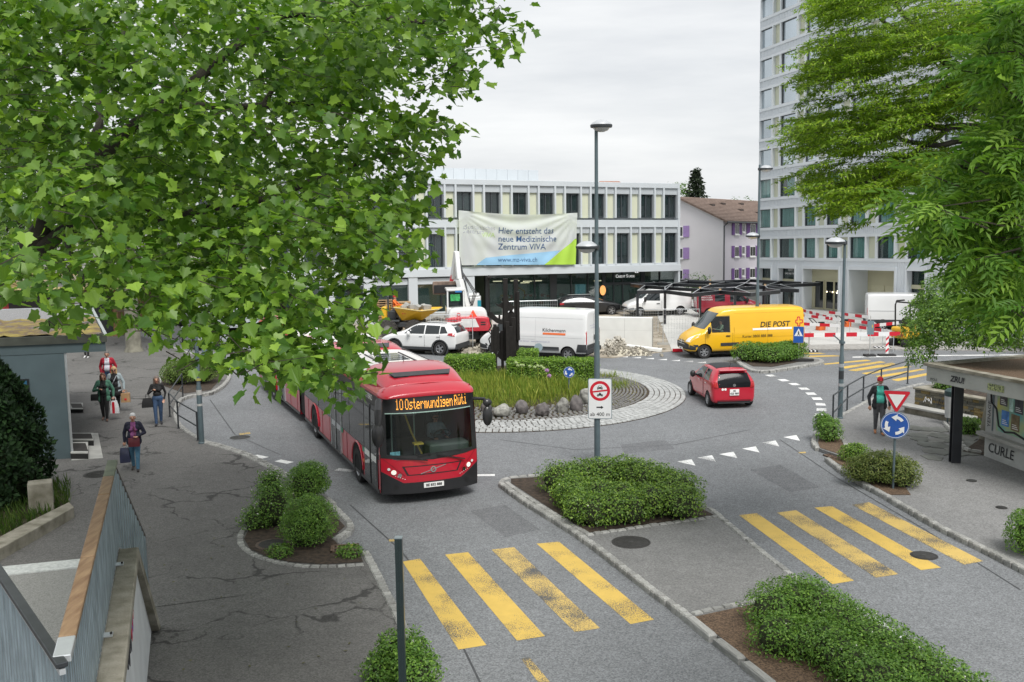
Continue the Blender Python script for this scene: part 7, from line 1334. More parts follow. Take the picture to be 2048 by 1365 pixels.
pc = [(.62, .95, 1.6, 2.08, (.03, .025, .03)), (1.03, 1.2, 1.5, 2.05, (.2, .3, .28)), (1.26, 1.62, 1.5, 2.08, (.012, .012, .02)), (.72, 1.05, 1.05, 1.48, (.03, .12, .35)), (1.14, 1.5, 1.0, 1.45, (.07, .05, .02)), (1.75, 2.1, 1.35, 1.95, (.3, .4, .08)), (1.8, 2.2, .95, 1.3, (.2, .25, .3))]
for i, (x0, x1, z0, z1, c) in enumerate(pc):
 p = wq(x0, x1, z0, z1, pm('poster_%d' % i, c, .5, scale=5, col2=tuple(min(1, v*3+.05) for v in c), detail=6), 3, 'poster');
 a, b = sorted((dpt(4.4), dpt(4.4)-.001*sgn))
 for k in range(3): MB().box((x0+.05, a, z0+.05+k*.05), (x1-.05-.04*k, b, z0+.07+k*.05), F).build('print_line', M_SIGNW, p)
text_mb('CURLE', .38, M=F @ T(.75, dpt(3), .3) @ VM, bold=.004, shear=.12).build('graffiti', G_B, shl); text_mb('HO', .22, M=F @ T(1.95, dpt(3), .25) @ VM, bold=.004).build('graffiti', G_B, shl); text_mb('YENAGE', .2, M=F @ T(.17, dpt(3), 1.25) @ VM @ Matrix.Rotation(R(90), 4, 'Z')).build('graffiti', G_B, shl)
mb = MB(); mb.tube([(F @ Vector((x, dpt(3), z))) for x, z in ((.2, 2.1), (.25, 1.6), (.5, 1.45), (.62, 1.0), (.9, .88), (1.3, .95), (1.8, .85), (2.3, .92))], .03, 5); mb.build('graffiti', G_B, shl)
pl0 = at(1829, 824, KZ); pl1 = at(1905, 839, KZ); pl2 = at(1892, 806, KZ); pdx = (pl1-pl0).normalized(); pdy = Vector((-pdx.y, pdx.x, 0));
pt = thing('stone_planter', 'rough stone planter wall with graffiti and a stone seat', 'planter', pl0); Fp = frame(Vector((0, 0, 0)), pdx); LW, LD = 2.7, 2.6
STW = [pm('wall_stone_%d' % k, c, .9, var=.3, scale=6, bump=.7, bscale=20) for k, c in enumerate(((.13, .125, .1), (.17, .16, .12), (.1, .1, .085), (.2, .15, .06)))]
sm_ = [MB().box((-.5, -.5, -.5), (.5, .5, .5)).mesh('stone', STW[k]) for k in range(4)]
MB().box((.04, .04, 0), (LW-.04, .26, .8), Fp).box((.04, .26, 0), (.26, LD, .8), Fp).build('wall_core', M_CONCD, pt)
for face in (0, 1):
 z = .0
 while z < .78:
  h = rnd.uniform(.07, .14); x = 0
  while x < (LW if face == 0 else LD)-.05:
   l = rnd.uniform(.16, .42); l = min(l, (LW if face == 0 else LD)-x); c = (x+l/2, .05, z+h/2) if face == 0 else (.05, x+l/2, z+h/2); o_ = rnd.uniform(-.015, .02)
   M = Fp @ T(c[0]-(o_ if face else 0), c[1]-(0 if face else o_), c[2]) @ Matrix.Diagonal((l*.96 if face == 0 else .12, .12 if face == 0 else l*.96, h*.92, 1)); inst('stone', rnd.choice(sm_), pt, M); x += l
  z += h
for x0, x1, y0, y1 in ((-.06, LW+.05, -.06, .32), (-.06, .32, .322, LD)): MB().box((x0, y0, .8), (x1, y1, .87), Fp).build('coping_slab', M_CONCD, pt, bevel=.015)
MB().box((.28, .28, .0), (LW-.2, LD, .6), Fp).build('soil', M_SOIL, pt); MB().box((-.25, -.5, .2), (LW-.2, -.05, .28), Fp).build('seat_slab', M_CONC, pt, bevel=.02); MB().box((-.1, -.4, 0), (LW-.4, -.1, .2), Fp).build('seat_base', M_CONCD, pt)
scrib(lambda i: Fp @ Vector((.4+.5*i, -.03, .5)), pdx, Z3, 3, [M_SIGNW, G_B, M_SIGNW], 8, Matrix(), pt, .3, .012)
P = at(1900, 850, KZ); t = thing('litter_bin', 'pale grey litter bin behind the steel column', 'bin', P); MB().lathe([(.17, .25), (.2, .95), (.19, .96)], 18).build('bin_body', pm('bin_grey', (.45, .46, .46), .5, var=.1), t, smooth=True); MB().lathe([(.205, .96), (.21, 1.12), (.12, 1.2), (.001, 1.2)], 18).build('bin_lid', pm('bin_lid', (.03, .06, .06), .5), t, smooth=True); MB().tube([(0, .2, 0), (0, .2, 1.0)], .03).build('pole', M_STEEL, t)
for i in range(26):
 x = 1828+(i % 5)*25+rnd.uniform(-6, 6)+(i//5)*8; y = 858+(i//5)*11+rnd.uniform(-3, 3)+(i % 5)*2; c = at(x, y, KZ);
 if not (1818 < x < 1955): continue
 n = rnd.randint(5, 6); a0 = rnd.uniform(0, 6); poly = [(c.x+.3*rnd.uniform(.75, 1.1)*math.cos(a0+2*math.pi*k/n)*1.15, c.y+.42*rnd.uniform(.75, 1.1)*math.sin(a0+2*math.pi*k/n)) for k in range(n)]
 MB().prism(poly, KZ-.01, KZ+.016+rnd.uniform(0, .012)).build('flagstone', rnd.choice([pm('flag_%d' % k, v, .85, var=.2, scale=3, bump=.3) for k, v in enumerate(((.16, .165, .15), (.19, .19, .175), (.135, .14, .125)))]), right_walk, bevel=.01)
bs = px([(1925, 905), (1960, 880), (2060, 870), (2060, 905), (1968, 912)], KZ); flat('planting_bed', bs, .13, M_SOIL, label='dark soil strip behind the litter bin at the shelter'); kerb(px([(1888, 848), (1915, 880), (1932, 905), (1962, 908)], KZ), right_walk, .35, .12, z1=.2)
# sculpture and boulders on the island
scp = thing('sculpture', 'dark steel sculpture of upright bars and curved plates on the round island', 'sculpture', at(1030, 737, .28)); M_SCP = pm('rusty_black_steel', (.016, .014, .013), .6, .3, var=.35, scale=5, bump=.3); B0 = scp.location; kf = B0.y/FPX
def sbar(x, y0, y1, w=9, dy=0.0, bend=None): u = (x-1030)*kf; z0 = (737-y0)*kf; z1 = (737-y1)*kf; MB().box((u-w*kf/2, dy-.09, z0), (u+w*kf/2, dy+.09, z1)).build('steel_bar', M_SCP, scp, bevel=.012)
for x, y0, y1, w, dy in ((991, 735, 645, 7, -.4), (996, 700, 650, 6, -.2), (985, 700, 655, 5, -.5), (1013, 722, 555, 9, 0), (1009, 700, 593, 6, .15), (1034, 725, 557, 9, .2), (1038, 680, 582, 6, .1), (1022, 740, 650, 10, -.3), (1016, 722, 640, 7, -.35), (1028, 735, 632, 8, -.25), (1005, 740, 660, 6, .1), (1000, 640, 628, 4, .1)): sbar(x, y0, y1, w, dy)
def splate(pts, dy, name='steel_plate'): MB().prism([((x-1030)*kf, (737-y)*kf) for x, y in pts], -.03, .03).build(name, M_SCP, scp, M=T(0, dy, 0) @ Matrix.Rotation(R(90), 4, 'X'))
splate([(1012, 598), (1022, 602), (1030, 612), (1026, 622), (1012, 618), (1000, 612), (990, 604), (1000, 607)], .05); splate([(1024, 618), (1034, 630), (1036, 650), (1030, 668), (1014, 670), (1008, 655), (1012, 630)], .12); splate([(976, 620), (986, 623), (996, 634), (1010, 640), (1008, 648), (994, 644), (984, 636), (975, 628)], .0); splate([(1006, 660), (994, 668), (992, 685), (1000, 700), (1016, 702), (1030, 690), (1034, 672)], .16); splate([(999, 700), (994, 712), (1004, 722), (1022, 720), (1026, 704)], .1)
mb = MB(); mb.tube([((x-1030)*kf, -.1, (737-y)*kf) for x, y in ((980, 555), (980, 590), (981, 640), (984, 650), (978, 660), (984, 668), (978, 676), (982, 690))], .03, 6); mb.ball(((980-1030)*kf, -.1, (737-552)*kf), .1); mb.build('thin_rod', M_SCP, scp)
def boulder(x, y, w, h, col, label, sd, lich=True):
 c = at(x, y, .2); s = c.y/FPX; bm = bmesh.new(); bmesh.ops.create_icosphere(bm, subdivisions=3, radius=1); r = random.Random(sd); o_ = Vector((r.uniform(0, 50), r.uniform(0, 50), 0))
 for v in bm.verts:
  n = noise.noise(v.co*.9+o_)*.35+noise.noise(v.co*2.2+o_)*.16+noise.noise(v.co*6+o_)*.05; v.co *= .86*(1+n); v.co.z = max(v.co.z, -.5)
  v.co = Vector((v.co.x*w*s*.5, v.co.y*w*s*.42, (v.co.z+.5)*h*s*.62))
 me = bpy.data.meshes.new('boulder'); bm.to_mesh(me); bm.free(); me.polygons.foreach_set('use_smooth', [True]*len(me.polygons)); me.set_sharp_from_angle(angle=R(38)); me.materials.append(col); o = bpy.data.objects.new('boulder', me); link(o); o.location = c-Vector((0, 0, .05)); tag(o, label, 'boulder', 'boulders around the roundabout planting')
BG1 = pm('pale_boulder', (.17, .17, .155), .9, scale=9, col2=(.4, .4, .36), bump=.7, bscale=12); BG2 = pm('dark_boulder', (.075, .068, .07), .9, scale=7, col2=(.17, .155, .15), bump=.7, bscale=12); BG3 = pm('lichen_boulder', (.07, .068, .065), .9, scale=6, col2=(.36, .36, .33), bump=.7, bscale=12, detail=8)
for q in ((972, 822, 26, 26, BG2, 'dark boulder next to the bus mirror, leftmost of the row', 1), (1004, 829, 46, 28, BG1, 'wide pale boulder with lichen, second from the bus', 2), (1044, 825, 30, 34, BG2, 'grey blocky boulder left of the island centre', 3), (1086, 828, 34, 32, BG2, 'pointed dark boulder in the middle of the row', 4), (1124, 822, 30, 36, BG3, 'tall boulder with white lichen spots', 5), (1152, 818, 28, 38, BG2, 'dark round boulder under the small blue sign', 6), (1172, 806, 34, 36, BG3, 'mossy boulder partly behind the prohibition sign', 7)): boulder(*q)
# building site
def wirefence(x0, y0, x1, y1, h, label, z=0.03):
 a, b = at(x0, y0, z), at(x1, y1, z); t = thing('site_fence', label, 'fence', a); d = b-a; l = d.length; F = frame(Vector((0, 0, 0)), d); mb = MB().tube([F @ Vector(p) for p in ((0, 0, 0), (0, 0, h), (l, 0, h), (l, 0, 0))], .022, 7); mb.build('frame', M_ALU, t)
 w = MB(); n = int(l/.14)
 for k in range(1, n): w.bar(F @ Vector((k*l/n, 0, .12)), F @ Vector((k*l/n, 0, h)), .007, .007)
 for k in range(8): w.bar(F @ Vector((0, 0, .15+k*(h-.2)/7)), F @ Vector((l, 0, .15+k*(h-.2)/7)), .007, .007)
 tag(w.build('wire_mesh', M_ALU, t), kind='stuff'); MB().box((-.3, -.12, 0), (.3, .12, .1), F).build('foot_block', M_CONC, t)
wirefence(862, 706, 946, 704, 1.95, 'wire mesh fence panel in front of the white excavator'); wirefence(1326, 690, 1398, 690, 1.9, 'leaning wire mesh panel behind the nose of the yellow van'); wirefence(1005, 655, 1115, 652, 1.6, 'wire mesh fence panel in front of the office entrance'); wirefence(1248, 662, 1316, 664, 1.3, 'wire mesh panel behind the concrete wall')
a, b = at(985, 690, 0), at(1304, 696, 0); d = b-a; cw = thing('concrete_wall', 'new pale concrete wall behind the white panel van', 'wall', b); F = frame(Vector((0, 0, 0)), -d); l = d.length; n = 6
for k in range(n):
 for j, (z0, z1) in enumerate(((0, .9), (.9, 1.56))): MB().box((k*l/n+.006, 0, z0+.004), ((k+1)*l/n-.006, -.55, z1-.002), F).build('wall_panel', M_PALEW, cw)
MB().box((0.0, -.01, 0), (l, -.54, 1.5), F).build('wall_core', M_CONC, cw)
stone_m = [pm('rubble_%d' % k, c, .95, var=.25, scale=5, bump=.5) for k, c in enumerate(((.36, .33, .27), (.26, .24, .2), (.45, .43, .38), (.2, .19, .17)))]
def pile(label, x, y, w, h, col, nst=160, sd=1, name='rubble_pile', dp=.6, big=.1):
 c = at(x, y, 0); s = c.y/FPX; r = random.Random(sd); W_, H_ = w*s/2, h*s; bm = bmesh.new(); bmesh.ops.create_grid(bm, x_segments=26, y_segments=18, size=1)
 f = lambda u, v: max(0, 1-(u*u+v*v))**.8*(.75+.5*noise.noise(Vector((u*2+sd, v*2, 0))))*H_+.05*noise.noise(Vector((u*9+sd, v*9, 1)))
 for v in bm.verts: u, q = v.co.x, v.co.y; v.co = Vector((u*W_, q*W_*dp, f(u, q)-.03))
 me = bpy.data.meshes.new(name); bm.to_mesh(me); bm.free(); me.materials.append(col); me.polygons.foreach_set('use_smooth', [True]*len(me.polygons)); o = bpy.data.objects.new(name, me); link(o); o.location = c+Vector((0, W_*dp, .03)); tag(o, label, 'rubble pile')
 mb = MB()
 for k in range(nst):
  u, q = r.uniform(-1.05, 1.05), r.uniform(-1, .6);
  if u*u+q*q > 1.15: continue
  e = big*r.uniform(.25, 1)**2+.025; M = T(u*W_, q*W_*dp, max(0, f(u, q))) @ Matrix.Rotation(r.uniform(0, 6), 4, Vector((r.random(), r.random(), r.random())).normalized()); mb.box((-e, -e*.7, -e*.5), (e, e*.7, e*.6), M)
 tag(mb.build('stones', stone_m[sd % 4], o), kind='stuff')
ML = pm('lime_gravel', (.36, .33, .25), .95, scale=8, col2=(.55, .52, .44), bump=1, bscale=14, detail=8)
pile('beige gravel heap in front of the concrete wall', 1255, 713, 100, 20, ML, 300, 1, big=.06); pile('broken rubble against the concrete wall', 1232, 700, 46, 26, stone_m[1], 160, 2, big=.11); pile('earth heap behind the yellow dumper', 880, 668, 120, 30, M_SITE, 240, 3, big=.12); pile('grassy rubble behind the site fence', 975, 712, 100, 14, ML, 260, 4, big=.12); pile('earth bank beside the dumper', 700, 672, 110, 18, M_SITE, 160, 5)
rub = MB()
for k in range(900):
 x, y = rnd.uniform(640, 1330), rnd.uniform(645, 714); c = at(x, y, .03)
 if c.y > 70 or (y > 690 and 1000 > x > 760 and y > 700): continue
 e = .03+.09*rnd.random()**3; rub.box((-e, -e*.7, -.01), (e, e*.7, e*.8), Matrix.Translation(c) @ Matrix.Rotation(rnd.uniform(0, 6), 4, 'Z'))
tag(rub.build('site_rubble', stone_m[0], None), 'small stones scattered over the building site', kind='stuff')
P = at(1288, 700, .1); o = MB().box((-.9, -.2, 0), (.9, .2, .16)).build('concrete_beam', M_PALEW, None, M=Matrix.Translation(P) @ Matrix.Rotation(-.25, 4, 'Z') @ Matrix.Rotation(.1, 4, 'Y'), bevel=.02); tag(o, 'pale concrete beam lying on the gravel heap', 'beam')
def board(x0, y0, x1, y1, label, z=.95, h=.16, posts=True, pitch=.5):
 a, b = at(x0, y0, z), at(x1, y1, z); t = thing('barrier_board', label, 'barrier', ((a.x+b.x)/2, (a.y+b.y)/2, 0), group='red and white barrier boards of the site'); o = t.location; d = b-a; l = d.length; n = max(2, int(l/pitch)); mb = MB()
 for k in range(n): mb.m = k % 2; mb.bar(a-o+d*(k/n), a-o+d*((k+1)/n), .03, h)
 mb.build('board', [M_RED, M_SIGNW], t)
 if posts:
  for f in (.06, .94): c = a-o+d*f; MB().bar((c.x, c.y+.04, 0), (c.x, c.y+.04, c.z+.12), .025, .025).build('post', M_ALU, t)
board(1594, 618, 1660, 636, 'red and white board sloping from the van roof to the lamp, uppermost of them', 1.0); board(1596, 630, 1680, 640, 'second red and white board behind the lamp, below the uppermost', .95); board(1658, 625, 1738, 635, 'red and white board in front of the tower portals'); board(1600, 648, 1680, 652, 'red and white board beside the van tail at mid height'); board(1697, 641, 1750, 648, 'short red and white board left of the mini excavator'); board(1606, 671, 1800, 668, 'long red and white board along the gravel strip in front', .9, .2, True, .52); board(1719, 655, 1778, 663, 'red and white board behind the temporary sign', .8); board(1746, 652, 1797, 646, 'red and white board rising to the mini excavator'); board(1470, 613, 1512, 615, 'red and white board under the canopy by the dark red van'); board(1345, 701, 1385, 700, 'red and white board lying before the nose of the yellow van', .12, .16, False)
for x, y, lab in ((1617, 704, 'striped rubber foot beside the rear of the yellow van'), (1764, 698, 'striped rubber foot behind the beacon')):
 P = at(x, y, 0); t = thing('rubber_block', lab, 'barrier foot', P); MB().box((-.42, -.2, 0), (.42, .2, .1)).build('foot', M_RUBBER, t, bevel=.03); MB().tube([(0, 0, .1), (.06, 0, 1.0)], .02).build('pole', M_ALU, t)
 for k in range(4): MB().box((-.36+k*.2, -.202, .02), (-.28+k*.2, .18, .104)).build('white_stripe', M_SIGNW, t)
for x, y, lab, f in ((1641, 666, 'orange and green plate compactor behind the long board', 1), (1693, 660, 'orange compactor behind the lamp post', .9)):
 P = at(x, y, .07); t = thing('plate_compactor', lab, 'compactor', P, .4); MB().box((-.35*f, -.3, 0), (.35*f, .3, .1)).build('base_plate', pm('compactor_green', (.02, .16, .06), .5) if f == 1 else M_BLACK, t, bevel=.03); MB().box((-.22*f, -.2, .12), (.22*f, .2, .5)).build('engine_cover', pm('compactor_orange', (.7, .14, .03), .5, var=.1), t, bevel=.06); MB().tube([(-.2, -.18, .4), (-.7, -.18, .85), (-.7, .18, .85), (-.2, .18, .4)], .025).build('handle', M_BLACK, t); MB().box((-.1, -.12, .5), (.2, .12, .62)).build('engine', M_BLACK, t, bevel=.03)
P = at(1812, 692, .05); me_ = thing('mini_excavator', 'yellow mini excavator with a black roll bar half hidden by the shrub', 'excavator', P, .5); M_EXY = pm('machine_yellow', (.72, .42, .02), .45, var=.05, coat=.3)
for s in (-1, 1): MB().prism(rpoly(-.75, 0, .75, .38, .18), s*.42-.13, s*.42+.13, Matrix.Rotation(R(90), 4, 'X')).build('track', M_RUBBER, me_)
MB().box((-.6, -.5, .42), (.55, .5, .75)).build('deck', M_EXY, me_, bevel=.08); MB().box((-.62, -.48, .75), (-.1, .48, 1.0)).build('engine_cover', M_EXY, me_, bevel=.08); MB().box((-.05, -.25, .8), (.3, .25, .95)).box((-.1, -.25, .95), (.02, .25, 1.4)).build('seat', M_BLACK, me_, bevel=.04)
for y in (-.46, .46): MB().tube([(-.3, y, .9), (-.35, y, 2.1), (-.25, y, 2.3), (.3, y, 2.3)], .04).build('roll_bar', M_BLACK, me_)
MB().tube([(-.3, -.46, 2.25), (-.3, .46, 2.25)], .04).build('roll_bar', M_BLACK, me_); MB().tube([(.5, 0, .7), (1.1, 0, 1.6), (1.7, 0, 1.2)], .09, 6).build('boom', M_EXY, me_); MB().bar((1.7, 0, 1.2), (1.6, 0, .5), .12, .12).build('stick', M_EXY, me_); MB().prism([(0, 0), (.4, .1), (.35, .4), (0, .45)], -.25, .25, T(1.4, 0, .1) @ Matrix.Rotation(R(90), 4, 'X')).build('bucket', M_IRON, me_); MB().box((-.6, -.3, .55), (-.64, .3, .66)).build('red_lamp', M_LAMPR, me_)
P = at(815, 672, .03); dm = thing('site_dumper', 'yellow wheeled dumper with a skip full of broken concrete', 'dumper', P, -.12); k = P.y/FPX; M_DKM = pm('machine_grey', (.045, .05, .055), .5, var=.1); M_TYR = pm('muddy_tyre', (.05, .048, .045), .9, var=.3, scale=6, bump=.6)
def bigwheel(t, x, y, r, w):
 o = MB().lathe([(r*.5, -w/2), (r*.92, -w/2), (r, -w*.3), (r, w*.3), (r*.92, w/2), (r*.5, w/2)], 24, None, False); q = Matrix.Translation((x, y, r)) @ Matrix.Rotation(R(90), 4, 'X')
 for n in range(16): a = n*math.pi/8; o.box((r*.94, -.05, -w/2), (r*1.05, .05, w*.0), Matrix.Rotation(a, 4, 'Z')).box((r*.94, -.05, 0), (r*1.05, .05, w/2), Matrix.Rotation(a+.19, 4, 'Z'))
 wv = o.build('wheel', M_TYR, t, M=q); MB().lathe([(r*.52, -w*.4), (r*.5, w*.3), (r*.25, w*.36), (.001, w*.36)], 20).lathe([(r*.52, w*.4), (r*.3, w*.3), (.001, w*.42)], 20).build('rim', pm('muddy_rim', (.22, .22, .21), .7, var=.2), wv)
for x in (-.95, .55):
 for y in (-.7, .7): bigwheel(dm, x, y, .5, .42)
MB().box((-1.35, -.55, .55), (.9, .55, .85)).build('chassis', M_DKM, dm, bevel=.05); MB().box((-1.5, -.7, .85), (-.3, .7, 1.0)).build('fender', M_DKM, dm, bevel=.06); MB().box((-1.42, -.5, 1.0), (-1.05, .5, 1.75)).build('engine_cover', M_EXY, dm, bevel=.1); MB().box((-1.0, -.4, 1.0), (-.55, .4, 1.5)).build('seat_box', M_DKM, dm, bevel=.05)
mb = MB()
mb.tube([(-.95, -.62, 1.0), (-.95, -.62, 2.35), (-.95, -.45, 2.55), (-.95, .45, 2.55), (-.95, .62, 2.35), (-.95, .62, 1.0)], .055, 8); mb.build('roll_bar', M_DKM, dm)
skp = MB(); b_ = [(-.2, -.45, .95), (.95, -.35, .95), (.95, .35, .95), (-.2, .45, .95)]; t_ = [(-.55, -.95, 1.75), (1.0, -1.0, 1.55), (2.0, -.55, 1.6), (2.0, .55, 1.6), (1.0, 1.0, 1.55), (-.55, .95, 1.75)]; skp.add(b_+t_, [(0, 3, 2, 1), (0, 1, 5, 4), (1, 6, 5), (1, 2, 7, 6), (2, 8, 7), (2, 3, 9, 8), (3, 0, 4, 9)]); sk = skp.build('skip', M_EXY, dm); sm = sk.modifiers.new('s', 'SOLIDIFY'); sm.thickness = .05
MB().tube([Vector(p) for p in t_+t_[:1]], .035, 6).build('skip_rim', pm('dusty_yellow', (.5, .42, .2), .7, var=.2), dm); text_mb('W', .3, M=T(.0, -.78, 1.42) @ Matrix.Rotation(R(62), 4, 'X')).build('lettering', M_RED, dm)
rr = random.Random(9)
for q in range(11):
 e = rr.uniform(.16, .34); M = T(rr.uniform(-.1, 1.3), rr.uniform(-.5, .5), 1.6+rr.uniform(0, .15)) @ Matrix.Rotation(rr.uniform(0, 3), 4, Vector((rr.random(), rr.random(), rr.random())).normalized()); o = MB().prism([(e*math.cos(a), e*.8*math.sin(a)) for a in (0, 1.1, 2.0, 3.2, 4.3, 5.4)], -e*.5, e*.5, M).build('rubble_chunk', M_CONC, None, M=dm.matrix_world if dm.matrix_world != Matrix() else Matrix.Translation(dm.location) @ dm.rotation_euler.to_matrix().to_4x4()); tag(o, 'broken concrete chunk in the yellow skip', 'rubble', 'concrete chunks in the skip')
Mw = Matrix.Translation(dm.location) @ dm.rotation_euler.to_matrix().to_4x4(); person('dumper driver in an orange vest and red cap', (0, 0, 0), 0, 1.74, (cl('hi_vis', (.75, .16, .03)), cl('work_trousers', (.06, .06, .08)), SHOE), None, dict(le=(.2, .26, 1.18), lw=(.4, .16, 1.16), re=(.2, .26, 1.18), rw=(.4, .16, 1.16)), seated=True, mat=Mw @ T(-.72, 0, 1.05), cap=MATS['cloth_cap_red'], build=1.1)
P = at(934, 694, .03); ex = thing('wheeled_excavator', 'white and red wheeled excavator with its bucket raised', 'excavator', P, R(97)); M_EXW = pm('machine_white', (.66, .67, .66), .4, var=.05, coat=.4); M_EXR = pm('machine_red', (.45, .02, .035), .4, var=.05, coat=.4)
for x in (-.7, 1.3):
 for y in (-.85, .85): bigwheel(ex, x, y, .5, .48)
MB().box((-1.0, -.6, .5), (1.6, .6, .95)).build('chassis', M_DKM, ex, bevel=.06); MB().lathe([(.6, .95), (.6, 1.15)], 20).build('turntable', M_DKM, ex); MB().box((-1.05, -1.05, .55), (-.9, 1.05, .7)).build('stabiliser', M_DKM, ex)
pod(ex, [(-1.42, 1.12, 1.1, 1.0, 1.72), (-1.38, 1.16, 1.14, 1.0, 1.74), (-.7, 1.2, 1.16, 1.0, 1.74), (.9, 1.16, 1.1, 1.05, 1.6), (1.0, 1.1, 1.0, 1.1, 1.5)], 'counterweight', M_EXR); pod(ex, [(-1.2, .95, .8, 1.5, 2.1), (-1.1, 1.05, .92, 1.5, 2.2), (-.4, 1.06, .95, 1.5, 2.22), (.3, 1.0, .9, 1.5, 2.0)], 'engine_cover', M_EXW); MB().prism([(-.55, 1.2), (.55, 1.2), (.35, 1.65), (-.35, 1.65)], 0, .03, Matrix(((0, 0, -1, -1.39), (1, 0, 0, 0), (0, 1, 0, 0), (0, 0, 0, 1)))).build('white_panel', M_EXW, ex)
for y in (-.75, .75):
 for z in (1.3, 1.42): MB().box((-1.43, y-.13, z), (-1.3, y+.13, z+.06)).build('vent', M_BLACK, ex)
cab = MB(); cz = 2.05
for x in (-.35, 1.0):
 for y in (.15, 1.0): cab.bar((x, y, 1.5), (x+(-.0 if x < 0 else -.1), y, 3.05), .09, .09)
cab.box((-.42, .1, 3.02), (1.0, 1.06, 3.14)); cab.box((-.4, .1, 1.5), (1.0, 1.06, 2.15)); cab.build('cab', M_EXW, ex, bevel=.03); MB().box((-.39, .2, 2.2), (-.36, .95, 3.0)).build('cab_window', M_CARG, ex); MB().box((-.3, .09, 2.2), (.9, .11, 3.0)).build('cab_window', M_CARG, ex); MB().box((-.3, 1.05, 2.2), (.9, 1.07, 3.0)).build('cab_window', M_CARG, ex); MB().box((-.405, .35, 2.5), (-.392, .85, 2.85)).build('window_sticker', pm('neon_green', (.04, .3, .09), .5, var=.5, scale=9), ex); MB().box((-.42, .25, 2.95), (-.3, .6, 3.05)).build('blue_cloth', pm('blue_cloth', (.03, .16, .4), .7), ex)
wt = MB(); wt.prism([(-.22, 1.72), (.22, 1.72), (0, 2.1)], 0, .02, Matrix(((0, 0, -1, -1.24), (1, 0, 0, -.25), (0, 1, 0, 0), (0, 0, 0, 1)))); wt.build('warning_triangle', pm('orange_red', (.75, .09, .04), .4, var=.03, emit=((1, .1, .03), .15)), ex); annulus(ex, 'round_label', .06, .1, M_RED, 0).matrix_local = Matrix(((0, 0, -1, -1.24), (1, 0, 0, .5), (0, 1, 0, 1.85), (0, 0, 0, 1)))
A0, A1, A2, A3 = Vector((.9, -.1, 1.9)), Vector((1.3, .25, 3.5)), Vector((1.7, .35, 5.0)), Vector((2.2, .55, 3.5)); MB().bar(A0, A1, .3, .36).build('boom', M_EXW, ex, bevel=.04); MB().bar(A1, A2, .26, .3).build('boom', M_EXW, ex, bevel=.04); MB().bar(A2, A3, .22, .26).build('stick', M_EXW, ex, bevel=.03); MB().tube([A0+Vector((.2, -.2, .3)), A1+Vector((.2, -.2, .3))], .06).build('hydraulic_ram', M_CHROME, ex); MB().tube([A1+Vector((-.1, -.2, .2)), A2+Vector((-.1, -.15, -.3))], .05).build('hydraulic_ram', M_DKM, ex)
for q in range(3): MB().tube([A0+Vector((0, -.2-.05*q, .2)), A0+Vector((.1, -.4-.08*q, .9)), A1+Vector((-.05, -.3-.05*q, .1)), A2+Vector((-.1, -.1, -.8))], .025, 6).build('hose', M_BLACK, ex)
MB().bar(A3+Vector((0, 0, .2)), A3+Vector((0, .1, -.25)), .25, .2).build('quick_hitch', M_EXR, ex); bk = MB(); pr = [(.0, .0), (.55, -.1), (.62, -.45), (.35, -.75), (0, -.7)]; bk.prism(pr, -.75, .75, Matrix.Translation(A3+Vector((-.35, .35, -.1))) @ Matrix.Rotation(R(90), 4, 'X')); bk.build('bucket', pm('worn_bucket', (.26, .19, .15), .6, .3, var=.4, scale=3), ex, bevel=.03); MB().box((-.25, -.7, -.62), (.0, .7, -.2), Matrix.Translation(A3+Vector((-.36, .35, -.1)))).build('bucket_mouth', M_DARK, ex)
P = at(946, 668, .03); tc_ = thing('toilet_cabin', 'white and teal portable toilet cabin behind the excavator', 'toilet cabin', (P.x, P.y, .0)); MB().box((-.5, -.5, .05), (.5, .5, 2.25)).build('cabin', M_EXW, tc_, bevel=.06); MB().box((-.42, -.42, 2.25), (.42, .42, 2.42)).build('roof', M_EXW, tc_, bevel=.12)
for s in (-1, 1): MB().box((s*.42-.1, -.53, .2), (s*.42+.1, -.49, 2.05)).build('teal_panel', pm('cabin_teal', (.01, .25, .34), .5, var=.05), tc_)
MB().box((-.3, -.52, .15), (.3, -.49, 2.1)).build('door', M_EXW, tc_, bevel=.01); text_mb('88', .3, M=T(0, -.53, 1.45) @ VM).build('lettering', M_BLACK, tc_)
M_PAL = pm('pallet_wood', (.42, .29, .17), .8, var=.25, scale=5); pb = []
pal = MB()
for y in (-.4, -.2, 0, .2, .4): pal.box((-.6, y-.06, .122), (.6, y+.06, .144))
pal_ = pal.mesh('deck_board', M_PAL); blk = MB()
for x in (-.53, 0, .53):
 for y in (-.35, 0, .35): blk.box((x-.07, y-.05, .022), (x+.07, y+.05, .1))
blk_ = blk.mesh('block', M_PAL); bot = MB()
for y in (-.35, 0, .35): bot.box((-.6, y-.05, 0), (.6, y+.05, .022)).box((-.6, y-.05, .1), (.6, y+.05, .122))
bot_ = bot.mesh('runner', M_PAL)
for col_ in range(2):
 for q in range(11 if col_ else 12):
  P = at(775+col_*28, 655, .03); N_ = 11 if col_ else 12; wd = ('lowest', 'second lowest', 'third lowest', 'fourth lowest', 'fifth lowest', 'sixth lowest', 'seventh lowest', 'eighth lowest', 'ninth lowest', 'tenth lowest', 'eleventh lowest', 'twelfth lowest')[q] if q < N_-1 else 'topmost'; o = thing('pallet', wd+' wooden pallet of the '+('right' if col_ else 'left')+' stack behind the yellow dumper', 'pallet', (P.x, P.y, .03+q*.146), .1+rnd.uniform(-.03, .03), 'wooden pallets stacked behind the dumper')
  for m_, nm in ((pal_, 'deck'), (blk_, 'blocks'), (bot_, 'runners')): tag(inst(nm, m_, o), kind='stuff')
